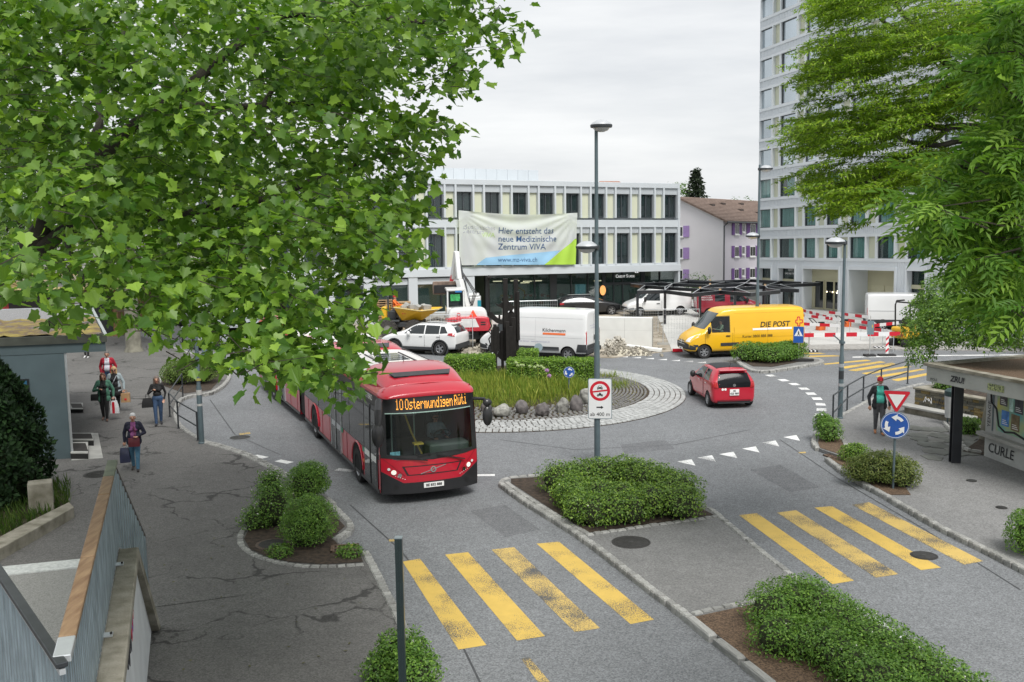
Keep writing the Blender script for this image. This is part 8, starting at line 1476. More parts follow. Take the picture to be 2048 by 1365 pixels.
P = at(757, 655, .03); wb_ = thing('wheelbarrow', 'dark wheelbarrow left of the pallets', 'wheelbarrow', P, 1.2); MB().add([(-.5, -.35, .65), (.4, -.35, .65), (.4, .35, .65), (-.5, .35, .65), (-.3, -.2, .35), (.2, -.2, .35), (.2, .2, .35), (-.3, .2, .35)], [(4, 5, 6, 7), (0, 4, 7, 3), (0, 1, 5, 4), (1, 2, 6, 5), (2, 3, 7, 6)]).build('tray', M_DKM, wb_); bigwheel(wb_, .5, 0, .18, .1)
for y in (-.25, .25): MB().tube([(.5, y*.3, .2), (-.4, y, .4), (-1.0, y, .65)], .02).build('handle', M_ALU, wb_); MB().tube([(-.3, y, .4), (-.4, y, 0)], .02).build('leg', M_ALU, wb_)
cn = thing('canopy_frame', 'black steel canopy frame with a net of angled beams on thin columns', 'canopy', mat=Matrix.Translation(CAMPOS) @ TILT.to_4x4()); ZC = -2.56
def gp(x, y): d = gray(x, y); return Vector((d.x, d.y, d.z))*(ZC/d.z)
edge = [(1262, 571), (1290, 574), (1275, 585), (1330, 584), (1385, 591), (1440, 585), (1500, 590), (1560, 584), (1535, 580), (1597, 582), (1560, 573), (1640, 569), (1560, 565), (1500, 562), (1420, 565), (1360, 561), (1300, 563), (1310, 568)]
mid = [(1330, 577), (1400, 581), (1470, 579), (1530, 575), (1345, 570), (1420, 573), (1490, 570), (1375, 565), (1450, 567)]
pts = [gp(*q) for q in edge+mid]; E_n = len(edge); lines = [(i, (i+1) % E_n) for i in range(E_n)]+[(1, 18), (3, 18), (18, 19), (19, 4), (19, 5), (19, 20), (20, 6), (20, 21), (21, 8), (18, 22), (22, 23), (23, 19), (23, 24), (24, 20), (24, 21), (22, 17), (22, 25), (25, 15), (25, 26), (26, 23), (26, 14), (24, 13), (21, 10), (21, 12), (26, 24), (16, 22), (9, 21), (3, 22)]
for a, b in lines:
 o = MB().bar(pts[a], pts[b], .07, .2).build('beam', pm('canopy_black', (.014, .016, .02), .4, var=.1, coat=.2), cn); MB().bar(pts[a]+Vector((0, 0, .105)), pts[b]+Vector((0, 0, .105)), .05, .008).build('beam_edge', M_ALU, o)
for i in (18, 2, 19, 20, 22, 21, 26): p = pts[i]; MB().box((p.x-.07, p.y-.07, p.z-2.75), (p.x+.07, p.y+.07, p.z-.1)).build('column', MATS['canopy_black'], cn)
for i in (5, 14, 19, 23, 21): p = pts[i]; MB().box((p.x-.06, p.y-.06, p.z+.11), (p.x+.06, p.y+.06, p.z+.2)).build('wooden_wedge', M_PAL, cn)
# plants
G = np.random.default_rng(5)
def unit(a): return a/np.maximum(np.linalg.norm(a, axis=-1, keepdims=True), 1e-9)
OVAL = (np.array([(0, 0, 0), (.27, .45, .07), (0, 1, -.03), (-.27, .45, .07)]), [(0, 1, 2), (0, 2, 3)])
LANCE = (np.array([(0, 0, 0), (.15, .4, .04), (0, 1, -.06), (-.15, .4, .04)]), [(0, 1, 2), (0, 2, 3)])
BLADE = (np.array([(-.025, 0, 0), (.025, 0, 0), (.018, .55, .03), (0, 1, .16)]), [(0, 1, 2), (0, 2, 3)])
_h = [(0, .02), (.2, -.09), (.43, .0), (.37, .17), (.43, .27), (.6, .43), (.45, .5), (.33, .58), (.3, .7), (.15, .78), (0, 1.0)]
def palm(fold, droop):
 f = lambda x, y: (x, y, fold*abs(x)-droop*y*y-.1*abs(x)**2); n = len(_h)
 return (np.array([f(x, y) for x, y in _h]+[f(-x, y) for x, y in _h[1:-1]]), [tuple(range(n)), (0, n-1)+tuple(n+k for k in range(n-3, -1, -1))])
PALM = palm(.22, .14)
def cloud_mesh(name, P, N_, Tn, S, tm, mat):
 """leaves at P with normal N_ and tip direction Tn"""
 V, F = tm; N_ = unit(N_); Tn = unit(Tn-N_*(Tn*N_).sum(1, keepdims=True)); X = np.cross(Tn, N_); S = np.asarray(S)[:, None]; n, k = len(P), len(V)
 W = P[:, None]+S[:, None]*(V[None, :, 0:1]*X[:, None]+V[None, :, 1:2]*Tn[:, None]+V[None, :, 2:3]*N_[:, None])
 fl = np.concatenate([np.array(f) for f in F]); lt = np.array([len(f) for f in F]); base = np.arange(n)*k
 me = np_mesh(name, W.reshape(-1, 3), (base[:, None]+fl[None]).ravel(), np.tile(lt, n), mat)
 at_ = me.attributes.new('tint', 'FLOAT', 'POINT'); at_.data.foreach_set('value', np.repeat(G.random(n), k).astype(np.float32)); return me
def foliage(name, me, parent, kind='stuff'): o = bpy.data.objects.new(name, me); link(o, parent); tag(o, kind=kind); return o
def rv(n, s=1.0): return G.normal(size=(n, 3))*s
LM_PLANE = leafmat('plane_leaf', (.045, .115, .014), (.24, .385, .05), .38); LM_ASH = leafmat('ash_leaf', (.055, .14, .018), (.23, .37, .05), .38, .5, .25); LM_LOC = leafmat('locust_leaf', (.1, .195, .012), (.32, .44, .04), .42, .5); LM_BOX = leafmat('box_leaf', (0.065, 0.14, 0.022), (0.28, 0.42, 0.06), .25, .4); LM_SHR = leafmat('shrub_leaf', (.06, .145, .02), (.22, .37, .06), .25, .45); LM_HED = leafmat('bright_hedge_leaf', (0.0671, 0.155, 0.0186), (0.302, 0.466, 0.0621), .3, .45); LM_CON = leafmat('conifer_leaf', (0.008, 0.022, 0.008), (0.03, 0.07, 0.02), .1, .6, .2); LM_MAP = leafmat('canopy_shrub_leaf', (0.0639, 0.144, 0.0254), (0.256, 0.406, 0.0676), .3, .45); LM_GRS = leafmat('grass_blade', (0.117, 0.203, 0.027), (0.437, 0.446, 0.0945), .3, .55); LM_SPR = leafmat('spruce_needle', (0.0126, 0.0234, 0.0126), (0.0405, 0.0558, 0.027), .05, .7, .2); LM_FAR = leafmat('far_leaf', (0.0455, 0.104, 0.026), (0.156, 0.26, 0.065), .3, .6)
M_BARK = pm('plane_bark', (.018, .015, .012), .9, scale=3, col2=(.06, .052, .04), bump=.6, bscale=14, detail=7); M_BARKP = pm('pale_plane_bark', (.1, .095, .075), .9, scale=2.2, col2=(.26, .25, .2), bump=.5, bscale=12, detail=6); M_TWIG = pm('twig', (.04, .033, .024), .9, var=.2); M_CORE = pm('inner_shade', (.02, .022, .011), .95, scale=14, col2=(.035, .05, .015))  # M_CORE paints the shaded inside of bushes; a solid core blocks see-through
def pip(x, y, poly):
 c = False; n = len(poly)
 for i in range(n):
  (x0, y0), (x1, y1) = poly[i], poly[i-1]
  if (y0 > y) != (y1 > y) and x < (x1-x0)*(y-y0)/(y1-y0)+x0: c = not c
 return c
def in_frame(P):
 d = P-np.array(CAMPOS); k = d@np.array(CF); X = 1024+FPX*(d@np.array(CX))/k; Y = 682.5-FPX*(d@np.array(CU))/k; return (X > 0) & (X < 2048) & (Y > 0) & (Y < 1365) & (k > 0), k
def biggest(P, S, n=300, spread=60):
 """the leaves that show largest and are not behind others"""
 ok, k = in_frame(P); sc = np.where(ok, S/k, 0); return np.argsort(-sc)[:n]
def leaf_parts(idx, P, N_, Tn, S, meshes, parent, name='leaf'):
 N_ = unit(N_); Tn = unit(Tn-N_*(Tn*N_).sum(1, keepdims=True)); X = np.cross(Tn, N_)
 for i in idx:
  M = Matrix((X[i], Tn[i], N_[i])).transposed().to_4x4(); inst(name, meshes[int(G.integers(len(meshes)))], parent, Matrix.Translation(P[i]) @ M @ Matrix.Scale(float(S[i]), 4))
def tmpl_mesh(name, tm, mat): me = bpy.data.meshes.new(name); me.from_pydata([tuple(v) for v in tm[0]], [], tm[1]); me.materials.append(mat); return me
trees = thing('plane_tree', 'big plane tree with lobed leaves reaching in from the upper left', 'tree', (-10.5, 11.5, .1)); WT = T(10.5, -11.5, -.1)
POLY = [(-60, -60), (975, -60), (1010, 40), (985, 75), (920, 100), (915, 150), (860, 175), (830, 215), (870, 250), (860, 300), (815, 330), (825, 390), (800, 430), (825, 495), (745, 530), (712, 590), (695, 625), (690, 670), (690, 720), (650, 750), (600, 735), (545, 700), (530, 735), (480, 700), (440, 650), (385, 625), (330, 590), (240, 545), (160, 560), (60, 540), (-60, 540)]
cl_c = []
def add_cl(x, y, dep, rad, dirx=None): cl_c.append((np.array(far(x, y, dep)), rad, dirx))
n = 0; r = random.Random(11)
def dep_of(x, y): d0 = 13.5-2.6*max(0, (y-350)/400)-1.6*max(0, (400-x)/400)*max(0, min(1, (y-200)/300)); return d0
while n < 640:
 x, y = r.uniform(-60, 1020), r.uniform(-60, 760)
 if pip(x, y, POLY) and noise.noise(Vector((x/130, y/130, 3)))+.42 > r.random()*.55: add_cl(x, y, dep_of(x, y)+r.uniform(-2.2, 2.2), r.uniform(.28, .48)); n += 1
n = 0
while n < 560:
 x, y = r.uniform(-60, 900), r.uniform(-60, 620)
 if pip(x+70, y+20, POLY) and noise.noise(Vector((x/110, y/110, 9)))+.38 > r.random()*.5: add_cl(x, y, r.uniform(15.5, 24), r.uniform(.45, .8)); n += 1
for n in range(190): add_cl(r.uniform(-1500, 900), r.uniform(-1100, -60), r.uniform(13, 26), r.uniform(.5, .9))
for n in range(110): add_cl(r.uniform(-1600, -60), r.uniform(-60, 330), r.uniform(13, 26), r.uniform(.5, .9))
for tx, ty, ix, iy in ((1050, 50, 930, 40), (1010, 92, 900, 70), (940, 140, 860, 110), (905, 172, 820, 150), (925, 182, 840, 190), (900, 262, 800, 260), (888, 300, 800, 320), (850, 345, 780, 350), (855, 405, 760, 410), (838, 440, 740, 450), (858, 515, 760, 500), (772, 548, 700, 530), (742, 585, 680, 570), (745, 640, 690, 600), (722, 690, 650, 660), (728, 745, 650, 700), (685, 795, 620, 730), (640, 770, 580, 720), (575, 720, 540, 690), (560, 740, 520, 700), (500, 745, 470, 690), (540, 700, 500, 660), (420, 715, 400, 650), (370, 720, 350, 650), (300, 665, 290, 600), (235, 640, 230, 580), (165, 660, 150, 590), (120, 640, 110, 570), (60, 590, 60, 540), (205, 610, 190, 560), (20, 600, 10, 550), (330, 640, 320, 600), (455, 690, 440, 640)):
 dd = dep_of(tx, ty)-1.0+r.uniform(-.8, .8)
 for f in (0, .3, .6, .85): add_cl(tx+(ix-tx)*f+r.uniform(-8, 8), ty+(iy-ty)*f+r.uniform(-8, 8), dd+f*.8, .16+.14*f, 1)
PP, NN, TT, SS = [], [], [], []; tw = MB()
for c, rad, tip in cl_c:
 m = int(8+rad*38) if tip is None else int(5+rad*22); ang = G.uniform(-.6, .6); ax = unit(np.array([math.cos(ang), G.uniform(-.5, .5), G.uniform(-.45, .25)])); o_ = unit(G.normal(size=3))
 off = ax*(G.uniform(-1, 1, (m, 1))*rad)+rv(m, rad*.42)*np.array([1, 1, .7]); P = c+off; PP.append(P)
 nn = np.array([0, -.25, .8])+rv(m, .5)+off/rad*.25; NN.append(nn); TT.append(unit(off+ax*.3+np.array([.1, -.1, -.55])+rv(m, .35))); SS.append(G.uniform(.065, .16, m))
 if c[2] < 14 and G.random() < .55: a = Vector(c-ax*rad*.9); b = Vector(c+ax*rad*.7); tw.tube([a, a.lerp(b, .35)+Vector(rv(1, .07)[0]), a.lerp(b, .7)+Vector(rv(1, .07)[0]), b], [.007, .006, .004, .002], 4, False)
PP, NN, TT, SS = map(np.concatenate, (PP, NN, TT, SS)); big = biggest(PP, SS, 300); keep = np.ones(len(PP), bool); keep[big] = False; wo = np.array([10.5, -11.5, -.1])
leaf_parts(big, PP+wo, NN, TT, SS, [tmpl_mesh('leaf', palm(f, d), LM_PLANE) for f, d in ((.22, .14), (.1, .3), (.35, .1), (.15, .05))], trees)
foliage('foliage', cloud_mesh('foliage', PP[keep]+wo, NN[keep], TT[keep], SS[keep], PALM, LM_PLANE), trees); o = tw.build('twigs', M_TWIG, trees, M=WT); tag(o, kind='stuff')
def limb(pts, radii, parent, mat, W, name='limb', n=9, back=0):
 P = [far(x, y, d+back) for x, y, d in pts]; q = smooth_line(P, 2); rr_ = list(np.interp(np.linspace(0, 1, len(q)), np.linspace(0, 1, len(radii)), radii)); q = [p+Vector((noise.noise(p*1.3)*.1, noise.noise(p*1.3+Vector((9, 0, 0)))*.1, noise.noise(p*1.3+Vector((0, 9, 0)))*.1)) for p in q]; return MB().tube(q, rr_, n).build(name, mat, parent, smooth=True, M=W)
MB().tube([(-10.7, 11.6, .05), (-10.6, 11.6, 1.0), (-10.4, 11.7, 3.5), (-10.1, 11.9, 5.6)], [.55, .42, .36, .33], 14).build('trunk', M_BARK, trees, smooth=True, M=WT)
P0_ = (-390, 900, 11.9)
for pts, rad in (([P0_, (-120, 640, 12), (20, 545, 12.5), (130, 455, 13), (260, 400, 13.5)], [.33, .25, .19, .12, .05]), ([(20, 545, 12.5), (180, 320, 13.5), (330, 220, 14), (470, 90, 14.5), (560, 25, 15), (720, 32, 15), (900, 42, 15)], [.2, .15, .12, .1, .09, .07, .02]), ([(130, 455, 13), (330, 440, 13.5), (520, 400, 13.5), (700, 330, 14), (800, 300, 14.5)], [.11, .09, .07, .05, .015]), ([(330, 220, 14), (520, 215, 14), (640, 205, 14), (720, 215, 14)], [.09, .07, .05, .015]), ([(180, 320, 13.5), (220, 140, 16), (260, 30, 17), (280, -120, 18)], [.1, .07, .06, .05]), ([(520, 215, 14), (560, 130, 14), (600, 150, 14), (700, 120, 14.5), (850, 130, 14.5)], [.06, .05, .04, .03, .01]), ([(260, 400, 13.5), (420, 520, 12.8), (560, 600, 12), (650, 700, 11.5)], [.06, .05, .035, .012]), ([(130, 455, 13), (160, 560, 11), (250, 600, 10.5)], [.06, .04, .01])): limb(pts, [k*.75 for k in rad], trees, M_BARK, WT, back=1.2)
def tree(name, label, base, H, R_, trunk_r, nl, ls, lm, bark, sd, z0=.45, lean=0, tm=OVAL, group=None, crown_c=None, flat_=.8):
 t = thing(name, label, 'tree', base, group=group); g = np.random.default_rng(sd); r = random.Random(sd); hb = H*z0; MB().tube([(0, 0, -.05), (0, 0, .25), (lean*.3, 0, hb*.5), (lean, 0, hb)], [trunk_r*1.35, trunk_r, trunk_r*.9, trunk_r*.8], 12).build('trunk', bark, t, smooth=True)
 cs = []
 for k in range(9):
  a = k*2.4+r.uniform(-.4, .4); e = Vector((lean+R_*.62*math.cos(a)*r.uniform(.5, 1), R_*.62*math.sin(a)*r.uniform(.5, 1), hb+(H-hb)*r.uniform(.15, .85))); s_ = Vector((lean, 0, hb-.2)); MB().tube([s_, s_.lerp(e, .5)+Vector((0, 0, .3)), e], [trunk_r*.5, trunk_r*.3, .03], 6).build('limb', bark, t)
  cs.append(e)
 C = np.array([list(c) for c in cs]+[[lean+R_*.5*math.cos(i)*r.random(), R_*.5*math.sin(i)*r.random(), hb+(H-hb)*r.uniform(.1, .9)] for i in range(16)]); which = g.integers(len(C), size=nl); d = unit(g.normal(size=(nl, 3)))*(g.random((nl, 1))**.4); rr_ = R_*g.uniform(.28, .46, len(C))[which][:, None]; P = C[which]+d*rr_*np.array([1, 1, flat_])
 foliage('crown', cloud_mesh('crown', P, d+np.array([0, -.2, .6])+g.normal(size=(nl, 3))*.4, d+np.array([0, 0, -.5])+g.normal(size=(nl, 3))*.5, g.uniform(.6, 1.3, nl)*ls, tm, lm), t); return t
tree('plane_tree', 'plane tree trunk standing on the pavement between the kiosk and the left street', at(268, 703, KZ), 11.5, 4.6, .4, 7000, .24, LM_PLANE, M_BARKP, 2, .42, tm=OVAL); tree('plane_tree', 'farther plane tree behind the corner of the kiosk roof', at(211, 646, KZ), 13, 5.5, .42, 6500, .3, LM_PLANE, M_BARKP, 3, .4)
for i, (x, d, h) in enumerate(((-62, 95, 15), (-50, 100, 14), (-40, 104, 15), (-72, 84, 15), (-31, 108, 13))): tree('street_tree', ('leafy tree closing the far end of the left street, first from the frame edge', 'leafy tree at the end of the left street, second from the edge', 'leafy tree at the end of the left street nearest the office block', 'broad leafy tree behind the brown corner shop', 'leafy tree peeping over the left end of the office block')[i], (x, d, -.05), h, 6.5, .4, 3800, .5, LM_FAR, M_BARK, 20+i, .25, group='leafy trees beyond the left street')
Pg = Matrix.Translation(CAMPOS) @ TILT.to_4x4(); bs = Pg @ Vector(((1391-1024)/FPX*112, 112, -5)); sp = thing('spruce_tree', 'dark spruce standing behind the white house roof', 'tree', bs); HS = 13.6; MB().tube([(0, 0, -.5), (0, 0, HS)], [.25, .03], 8).build('trunk', M_BARK, sp); g = np.random.default_rng(8); q = []; qd = []
for w_ in range(34):
 z = HS*(.12+.88*w_/34); rr_ = (1-w_/34)**.8*3.0+.15
 for k in range(9): a = k*.7+w_*1.3+g.uniform(-.2, .2); l = rr_*g.uniform(.7, 1.1); s_ = np.linspace(.15, 1, 14)[:, None]; pts = np.array([0, 0, z])+s_*l*np.array([math.cos(a), math.sin(a), -.28])+g.normal(size=(14, 3))*.08; q.append(pts); qd.append(np.tile([math.cos(a), math.sin(a), -.7], (14, 1)))
q = np.concatenate(q); qd = np.concatenate(qd); foliage('crown', cloud_mesh('crown', q, rv(len(q))+np.array([0, -.5, .5]), qd+rv(len(q), .4), G.uniform(.22, .5, len(q)), OVAL, LM_SPR), sp)
for lab, x, d, h, sd in (('small light crown left of the spruce', 1364, 116, 11.4, 31), ('light treetop over the ridge of the house roof', 1490, 122, 9.9, 32)): tree('distant_tree', lab, Pg @ Vector(((x-1024)/FPX*d, d, -5)), h+1.2, 2.6, .2, 1600, .3, LM_FAR, M_BARK, sd, .4)
tree('garden_shrub', 'garden bush between the office block and the white house', Pg @ Vector(((1392-1024)/FPX*80, 80, -4.6)), 2.6, 1.6, .1, 1500, .16, LM_FAR, M_BARK, 33, .2)
lt = thing('locust_tree', 'light green feathery tree with spreading layers at the upper right', 'tree', (11.5, 19, .1)); WL = T(-11.5, -19, -.1); wl_ = np.array([-11.5, -19, -.1])
LP = [(1625, -40), (1618, 20), (1625, 50), (1600, 125), (1575, 205), (1568, 268), (1590, 300), (1580, 350), (1625, 385), (1655, 430), (1690, 420), (1740, 400), (1790, 380), (1850, 390), (2100, 420), (2100, -40)]
P_, N2, T2, S2 = [], [], [], []; n = 0; r = random.Random(21); brl = MB()
def spray(c, l, droop, m):
 a = r.uniform(2.5, 3.8); ax = np.array([math.cos(a), math.sin(a)*.8, r.uniform(-.22, .12)]); s_ = G.random(m); lat = np.array([-ax[1], ax[0], 0]); sd = G.choice([-1, 1], m)
 P = c+ax*(s_[:, None]*l)+np.array([0, 0, -1])*((s_**2)[:, None]*droop)+lat*(sd*G.uniform(0, .2, m)*(1.1-s_))[:, None]+rv(m, .02); P_.append(P); T2.append(ax*.5+lat*sd[:, None]*.7+np.array([0, 0, -.4])+rv(m, .3)); N2.append(np.array([0, -.3, .9])+rv(m, .4)); S2.append(G.uniform(.05, .105, m))
 a_ = Vector(c); brl.tube([a_, a_+Vector(ax)*l*.5+Vector((0, 0, -droop*.25)), a_+Vector(ax)*l+Vector((0, 0, -droop))], [.007, .005, .002], 4, False)
while n < 1600:
 x, y = r.uniform(1560, 2100), r.uniform(-40, 440)
 lay_ = math.sin((y+.28*(x-1560)+25*noise.noise(Vector((x/90, y/60, 2))))/21)
 if pip(x-48, y, LP) and lay_ > r.uniform(-1.2, .9): spray(np.array(far(x, y, r.uniform(15.5, 20.5))), r.uniform(.35, .8), r.uniform(.03, .16), 110); n += 1
for tx, ty in ((1598, 10), (1604, 45), (1578, 128), (1555, 203), (1547, 263), (1556, 282), (1554, 360), (1570, 350), (1586, 378), (1640, 446), (1656, 448), (1745, 415), (1600, 200), (1590, 120), (1610, 330)):
 for k in range(3): spray(np.array(far(tx+62+k*12, ty-2+r.uniform(-4, 4), 17.5+r.uniform(-.5, .5))), r.uniform(.25, .4), .12, 44)
for n in range(120): spray(np.array(far(r.uniform(1700, 2700), r.uniform(-700, -40), r.uniform(15, 22))), .9, .2, 60)
P_, N2, T2, S2 = map(np.concatenate, (P_, N2, T2, S2)); foliage('foliage', cloud_mesh('foliage', P_+wl_, N2, T2, S2, LANCE, LM_LOC), lt); tag(brl.build('twigs', M_TWIG, lt, M=WL), kind='stuff')
limb([(2140, 760, 19), (2080, 480, 19), (2008, 222, 18.5), (1955, 182, 18), (1939, 160, 18), (1880, 118, 18), (1840, 80, 17.8), (1808, 61, 17.6), (1760, 37, 17.4)], [.24, .18, .1, .08, .07, .06, .05, .035, .02], lt, M_BARK, WL)
for pts, rad in (([(1838, 80, 17.8), (1822, 40, 17.8), (1800, 15, 18), (1780, -30, 18)], [.05, .04, .035, .03]), ([(1850, 85, 17.8), (1794, 78, 17.4), (1760, 95, 17.2), (1733, 115, 17)], [.05, .04, .03, .012]), ([(2010, 230, 18), (1923, 217, 17.6), (1905, 185, 17.4), (1880, 180, 17)], [.09, .06, .045, .015]), ([(2020, 260, 18), (1900, 255, 17.4), (1800, 245, 17), (1720, 235, 16.8)], [.09, .06, .04, .012]), ([(2030, 300, 18), (1960, 280, 17.6), (1840, 290, 17), (1780, 270, 16.8)], [.09, .06, .04, .012]), ([(2008, 222, 18), (2012, 100, 18), (1990, -60, 18)], [.12, .1, .08]), ([(1900, 255, 17.4), (1820, 310, 17), (1760, 350, 16.8), (1690, 380, 16.6)], [.05, .04, .03, .01])): limb(pts, rad, lt, M_BARK, WL)
ash = thing('ash_tree', 'darker tree with long feathered leaves at the right edge of the view', 'tree', (9.2, 12.5, .1)); WA = T(-9.2, -12.5, -.1); wa = np.array([-9.2, -12.5, -.1])
AV, AF = [], []
for k in range(4):
 for s_ in (-1, 1):
  b = len(AV); y = .16+k*.2; a = .85*s_; dx, dy = math.sin(a), math.cos(a); px_, py_ = dy, -dx; l = .36-.02*k; w_ = .05; z = -.12*y*y
  AV += [(0, y, z), (dx*l*.45+px_*w_, y+dy*l*.45+py_*w_, z+.03), (dx*l, y+dy*l, z-.07), (dx*l*.45-px_*w_, y+dy*l*.45-py_*w_, z+.03)]; AF += [(b, b+1, b+2), (b, b+2, b+3)]
b = len(AV); AV += [(0, .9, -.1), (.052, 1.08, -.09), (0, 1.32, -.22), (-.052, 1.08, -.09), (-.006, 0, 0), (.006, 0, 0), (0, .95, -.11)]; AF += [(b, b+1, b+2), (b, b+2, b+3), (b+4, b+5, b+6)]; ASH = (np.array(AV), AF)
AP = [(2100, -40), (2005, -40), (1998, 40), (1960, 75), (1948, 110), (1915, 140), (1930, 160), (2000, 180), (2010, 235), (1930, 290), (1900, 315), (1850, 350), (1830, 385), (1815, 410), (1822, 440), (1850, 465), (1905, 505), (1925, 540), (1940, 590), (1990, 620), (2100, 640)]
P_, N2, T2, S2 = [], [], [], []; n = 0; r = random.Random(31); twa = MB()
def ashc(c, m, rad):
 ax = unit(np.array([-.8+r.uniform(-.4, .5), r.uniform(-.6, .3), r.uniform(-.3, .5)])); off = unit(rv(m)+ax*.9); P = c+off*rad*.25; P_.append(P); T2.append(off+np.array([-.15, -.1, -.45])); N2.append(np.array([0, -.4, .75])+rv(m, .35)); S2.append(G.uniform(.22, .34, m)); a = Vector(c); twa.tube([a-Vector(ax)*rad*1.4, a], [.009, .005], 4, False)
while n < 400:
 x, y = r.uniform(1810, 2120), r.uniform(-40, 640)
 if pip(x-20, y, AP): ashc(np.array(far(x+10, y, r.uniform(8.2, 11.5))), r.randint(5, 8), r.uniform(.2, .35)); n += 1
for tx, ty in ((1800, 402), (1812, 440), (1835, 345), (1898, 312), (1944, 75), (1902, 138), (1998, 15), (1845, 472), (1905, 515), (1925, 540), (1940, 105), (1830, 420), (1860, 470)): ashc(np.array(far(tx+22, ty+4, 8.6)), 5, .2)
for n in range(60): ashc(np.array(far(r.uniform(2100, 2600), r.uniform(-500, 700), r.uniform(8, 12))), 7, .35)
P_, N2, T2, S2 = map(np.concatenate, (P_, N2, T2, S2)); big = biggest(P_, S2, 300); keep = np.ones(len(P_), bool); keep[big] = False
leaf_parts(big, P_+wa, N2, T2, S2, [tmpl_mesh('leaf', (ASH[0]*np.array([1, 1, k]), ASH[1]), LM_ASH) for k in (1, 1.8, .4)], ash); foliage('foliage', cloud_mesh('foliage', P_[keep]+wa, N2[keep], T2[keep], S2[keep], ASH, LM_ASH), ash); tag(twa.build('twigs', M_TWIG, ash, M=WA), kind='stuff')
for pts, rad in (([(2250, 1000, 10.5), (2160, 700, 10.5), (2070, 460, 10), (2010, 330, 9.8), (2040, 200, 9.8), (2060, 0, 9.8)], [.22, .18, .13, .09, .07, .05]), ([(2040, 430, 10), (1960, 440, 9.6), (1890, 420, 9.2), (1850, 400, 9)], [.06, .04, .025, .008]), ([(2010, 330, 9.8), (1960, 350, 9.4), (1900, 330, 9)], [.05, .03, .008]), ([(2060, 480, 10), (1990, 540, 9.6), (1940, 540, 9.2)], [.05, .03, .008]), ([(2050, 130, 9.8), (2000, 120, 9.6), (1950, 110, 9.3)], [.04, .03, .008])): limb(pts, rad, ash, M_BARK, WA)
def shrub(label, blobs, nl, ls, lm, name='shrub', tm=OVAL, bump=.22, up=.5, core=True, cat='shrub', flowers=None, group=None, stick=0.0):
 """blobs: (centre, radii) in world space; leaves in a skin round a dark inner mass"""
 c0 = Vector(blobs[0][0]); c0.z = min(b[0][2]-b[1][2]*.8 for b in blobs); t = thing(name, label, cat, c0, group=group); w = np.array([r_[0]*r_[1]+r_[1]*r_[2]+r_[0]*r_[2] for c, r_ in blobs]); cnt = (w/w.sum()*nl).astype(int); P, D = [], []
 for (c, r_), n in zip(blobs, cnt):
  d = unit(G.normal(size=(n, 3))); d[:, 2] = np.where(d[:, 2] < -.55, -d[:, 2], d[:, 2]); nz_ = np.array([noise.noise(Vector(v*2.6+np.array(c)))+.5*noise.noise(Vector(v*6+np.array(c))) for v in d]); k = (1-.3*G.random(n)**2.2)*(1+bump*nz_)+stick*(G.random(n) > .96)*G.random(n); P.append(np.array(c)-np.array(c0)+d*k[:, None]*np.array(r_)); D.append(d)
 P = np.concatenate(P); D = np.concatenate(D); n = len(P); ok = P[:, 2] > .0; P, D = P[ok], D[ok]; n = len(P)
 foliage('foliage', cloud_mesh('foliage', P, D+np.array([0, 0, up])+rv(n, .55), D*.6+np.array([0, 0, .25])+rv(n, .7), G.uniform(.65, 1.35, n)*ls, tm, lm), t)
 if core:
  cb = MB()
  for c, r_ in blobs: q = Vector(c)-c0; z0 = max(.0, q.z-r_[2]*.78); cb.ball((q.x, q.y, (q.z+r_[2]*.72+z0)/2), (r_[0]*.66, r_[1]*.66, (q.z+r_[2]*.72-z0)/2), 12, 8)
  cb.build('dark_core', M_CORE, t, smooth=True)
 if flowers:
  fm = MB()
  for i in G.choice(n, flowers[0], replace=False): fm.ball(tuple(P[i]+D[i]*.02), flowers[1], 5, 4)
  tag(fm.build('blossoms', flowers[2], t), kind='stuff')
 return t
def along(px_pts, z, r_, h, step=.5):
 pts = densify([at(x, y, .1) for x, y in px_pts], step); return [((p.x, p.y, z), (r_*rnd.uniform(.9, 1.1), r_*rnd.uniform(.9, 1.1), h*rnd.uniform(.92, 1.08))) for p in pts]
M_WBLO = pm('pale_blossom', (.7, .7, .6), .6, var=.1)
B = along([(1120, 985), (1250, 975), (1360, 1010)], .46, .6, .46, .55)+along([(1150, 1015), (1250, 1025), (1360, 1035)], .44, .58, .44, .55)+along([(1190, 1050), (1260, 1045)], .42, .5, .42, .5)+along([(1140, 1000), (1160, 1045)], .4, .42, .4, .5)
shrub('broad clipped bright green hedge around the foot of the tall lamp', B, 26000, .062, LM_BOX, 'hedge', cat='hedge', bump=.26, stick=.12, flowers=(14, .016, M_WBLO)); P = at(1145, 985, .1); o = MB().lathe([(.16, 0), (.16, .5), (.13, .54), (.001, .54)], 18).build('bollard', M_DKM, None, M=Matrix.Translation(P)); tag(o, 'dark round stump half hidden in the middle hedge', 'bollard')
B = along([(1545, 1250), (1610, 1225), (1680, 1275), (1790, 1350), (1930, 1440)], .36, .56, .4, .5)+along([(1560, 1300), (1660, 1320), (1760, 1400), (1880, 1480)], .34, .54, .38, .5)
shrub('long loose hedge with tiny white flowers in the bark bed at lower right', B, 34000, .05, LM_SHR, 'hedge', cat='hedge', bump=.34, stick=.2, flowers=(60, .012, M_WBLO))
p = at(612, 1005, .1); shrub('round dense shrub at the back of the left island bed', [((p.x, p.y, .55), (.5, .5, .52)), ((p.x+.15, p.y+.2, .6), (.42, .42, .46))], 8000, .045, LM_SHR, cat='shrub', bump=.22, stick=.14)
p = at(622, 1085, .1); shrub('largest round shrub in the middle of the left island bed', [((p.x, p.y, .58), (.58, .56, .56)), ((p.x-.1, p.y-.2, .45), (.52, .48, .45))], 10500, .042, LM_SHR, bump=.22, stick=.14)
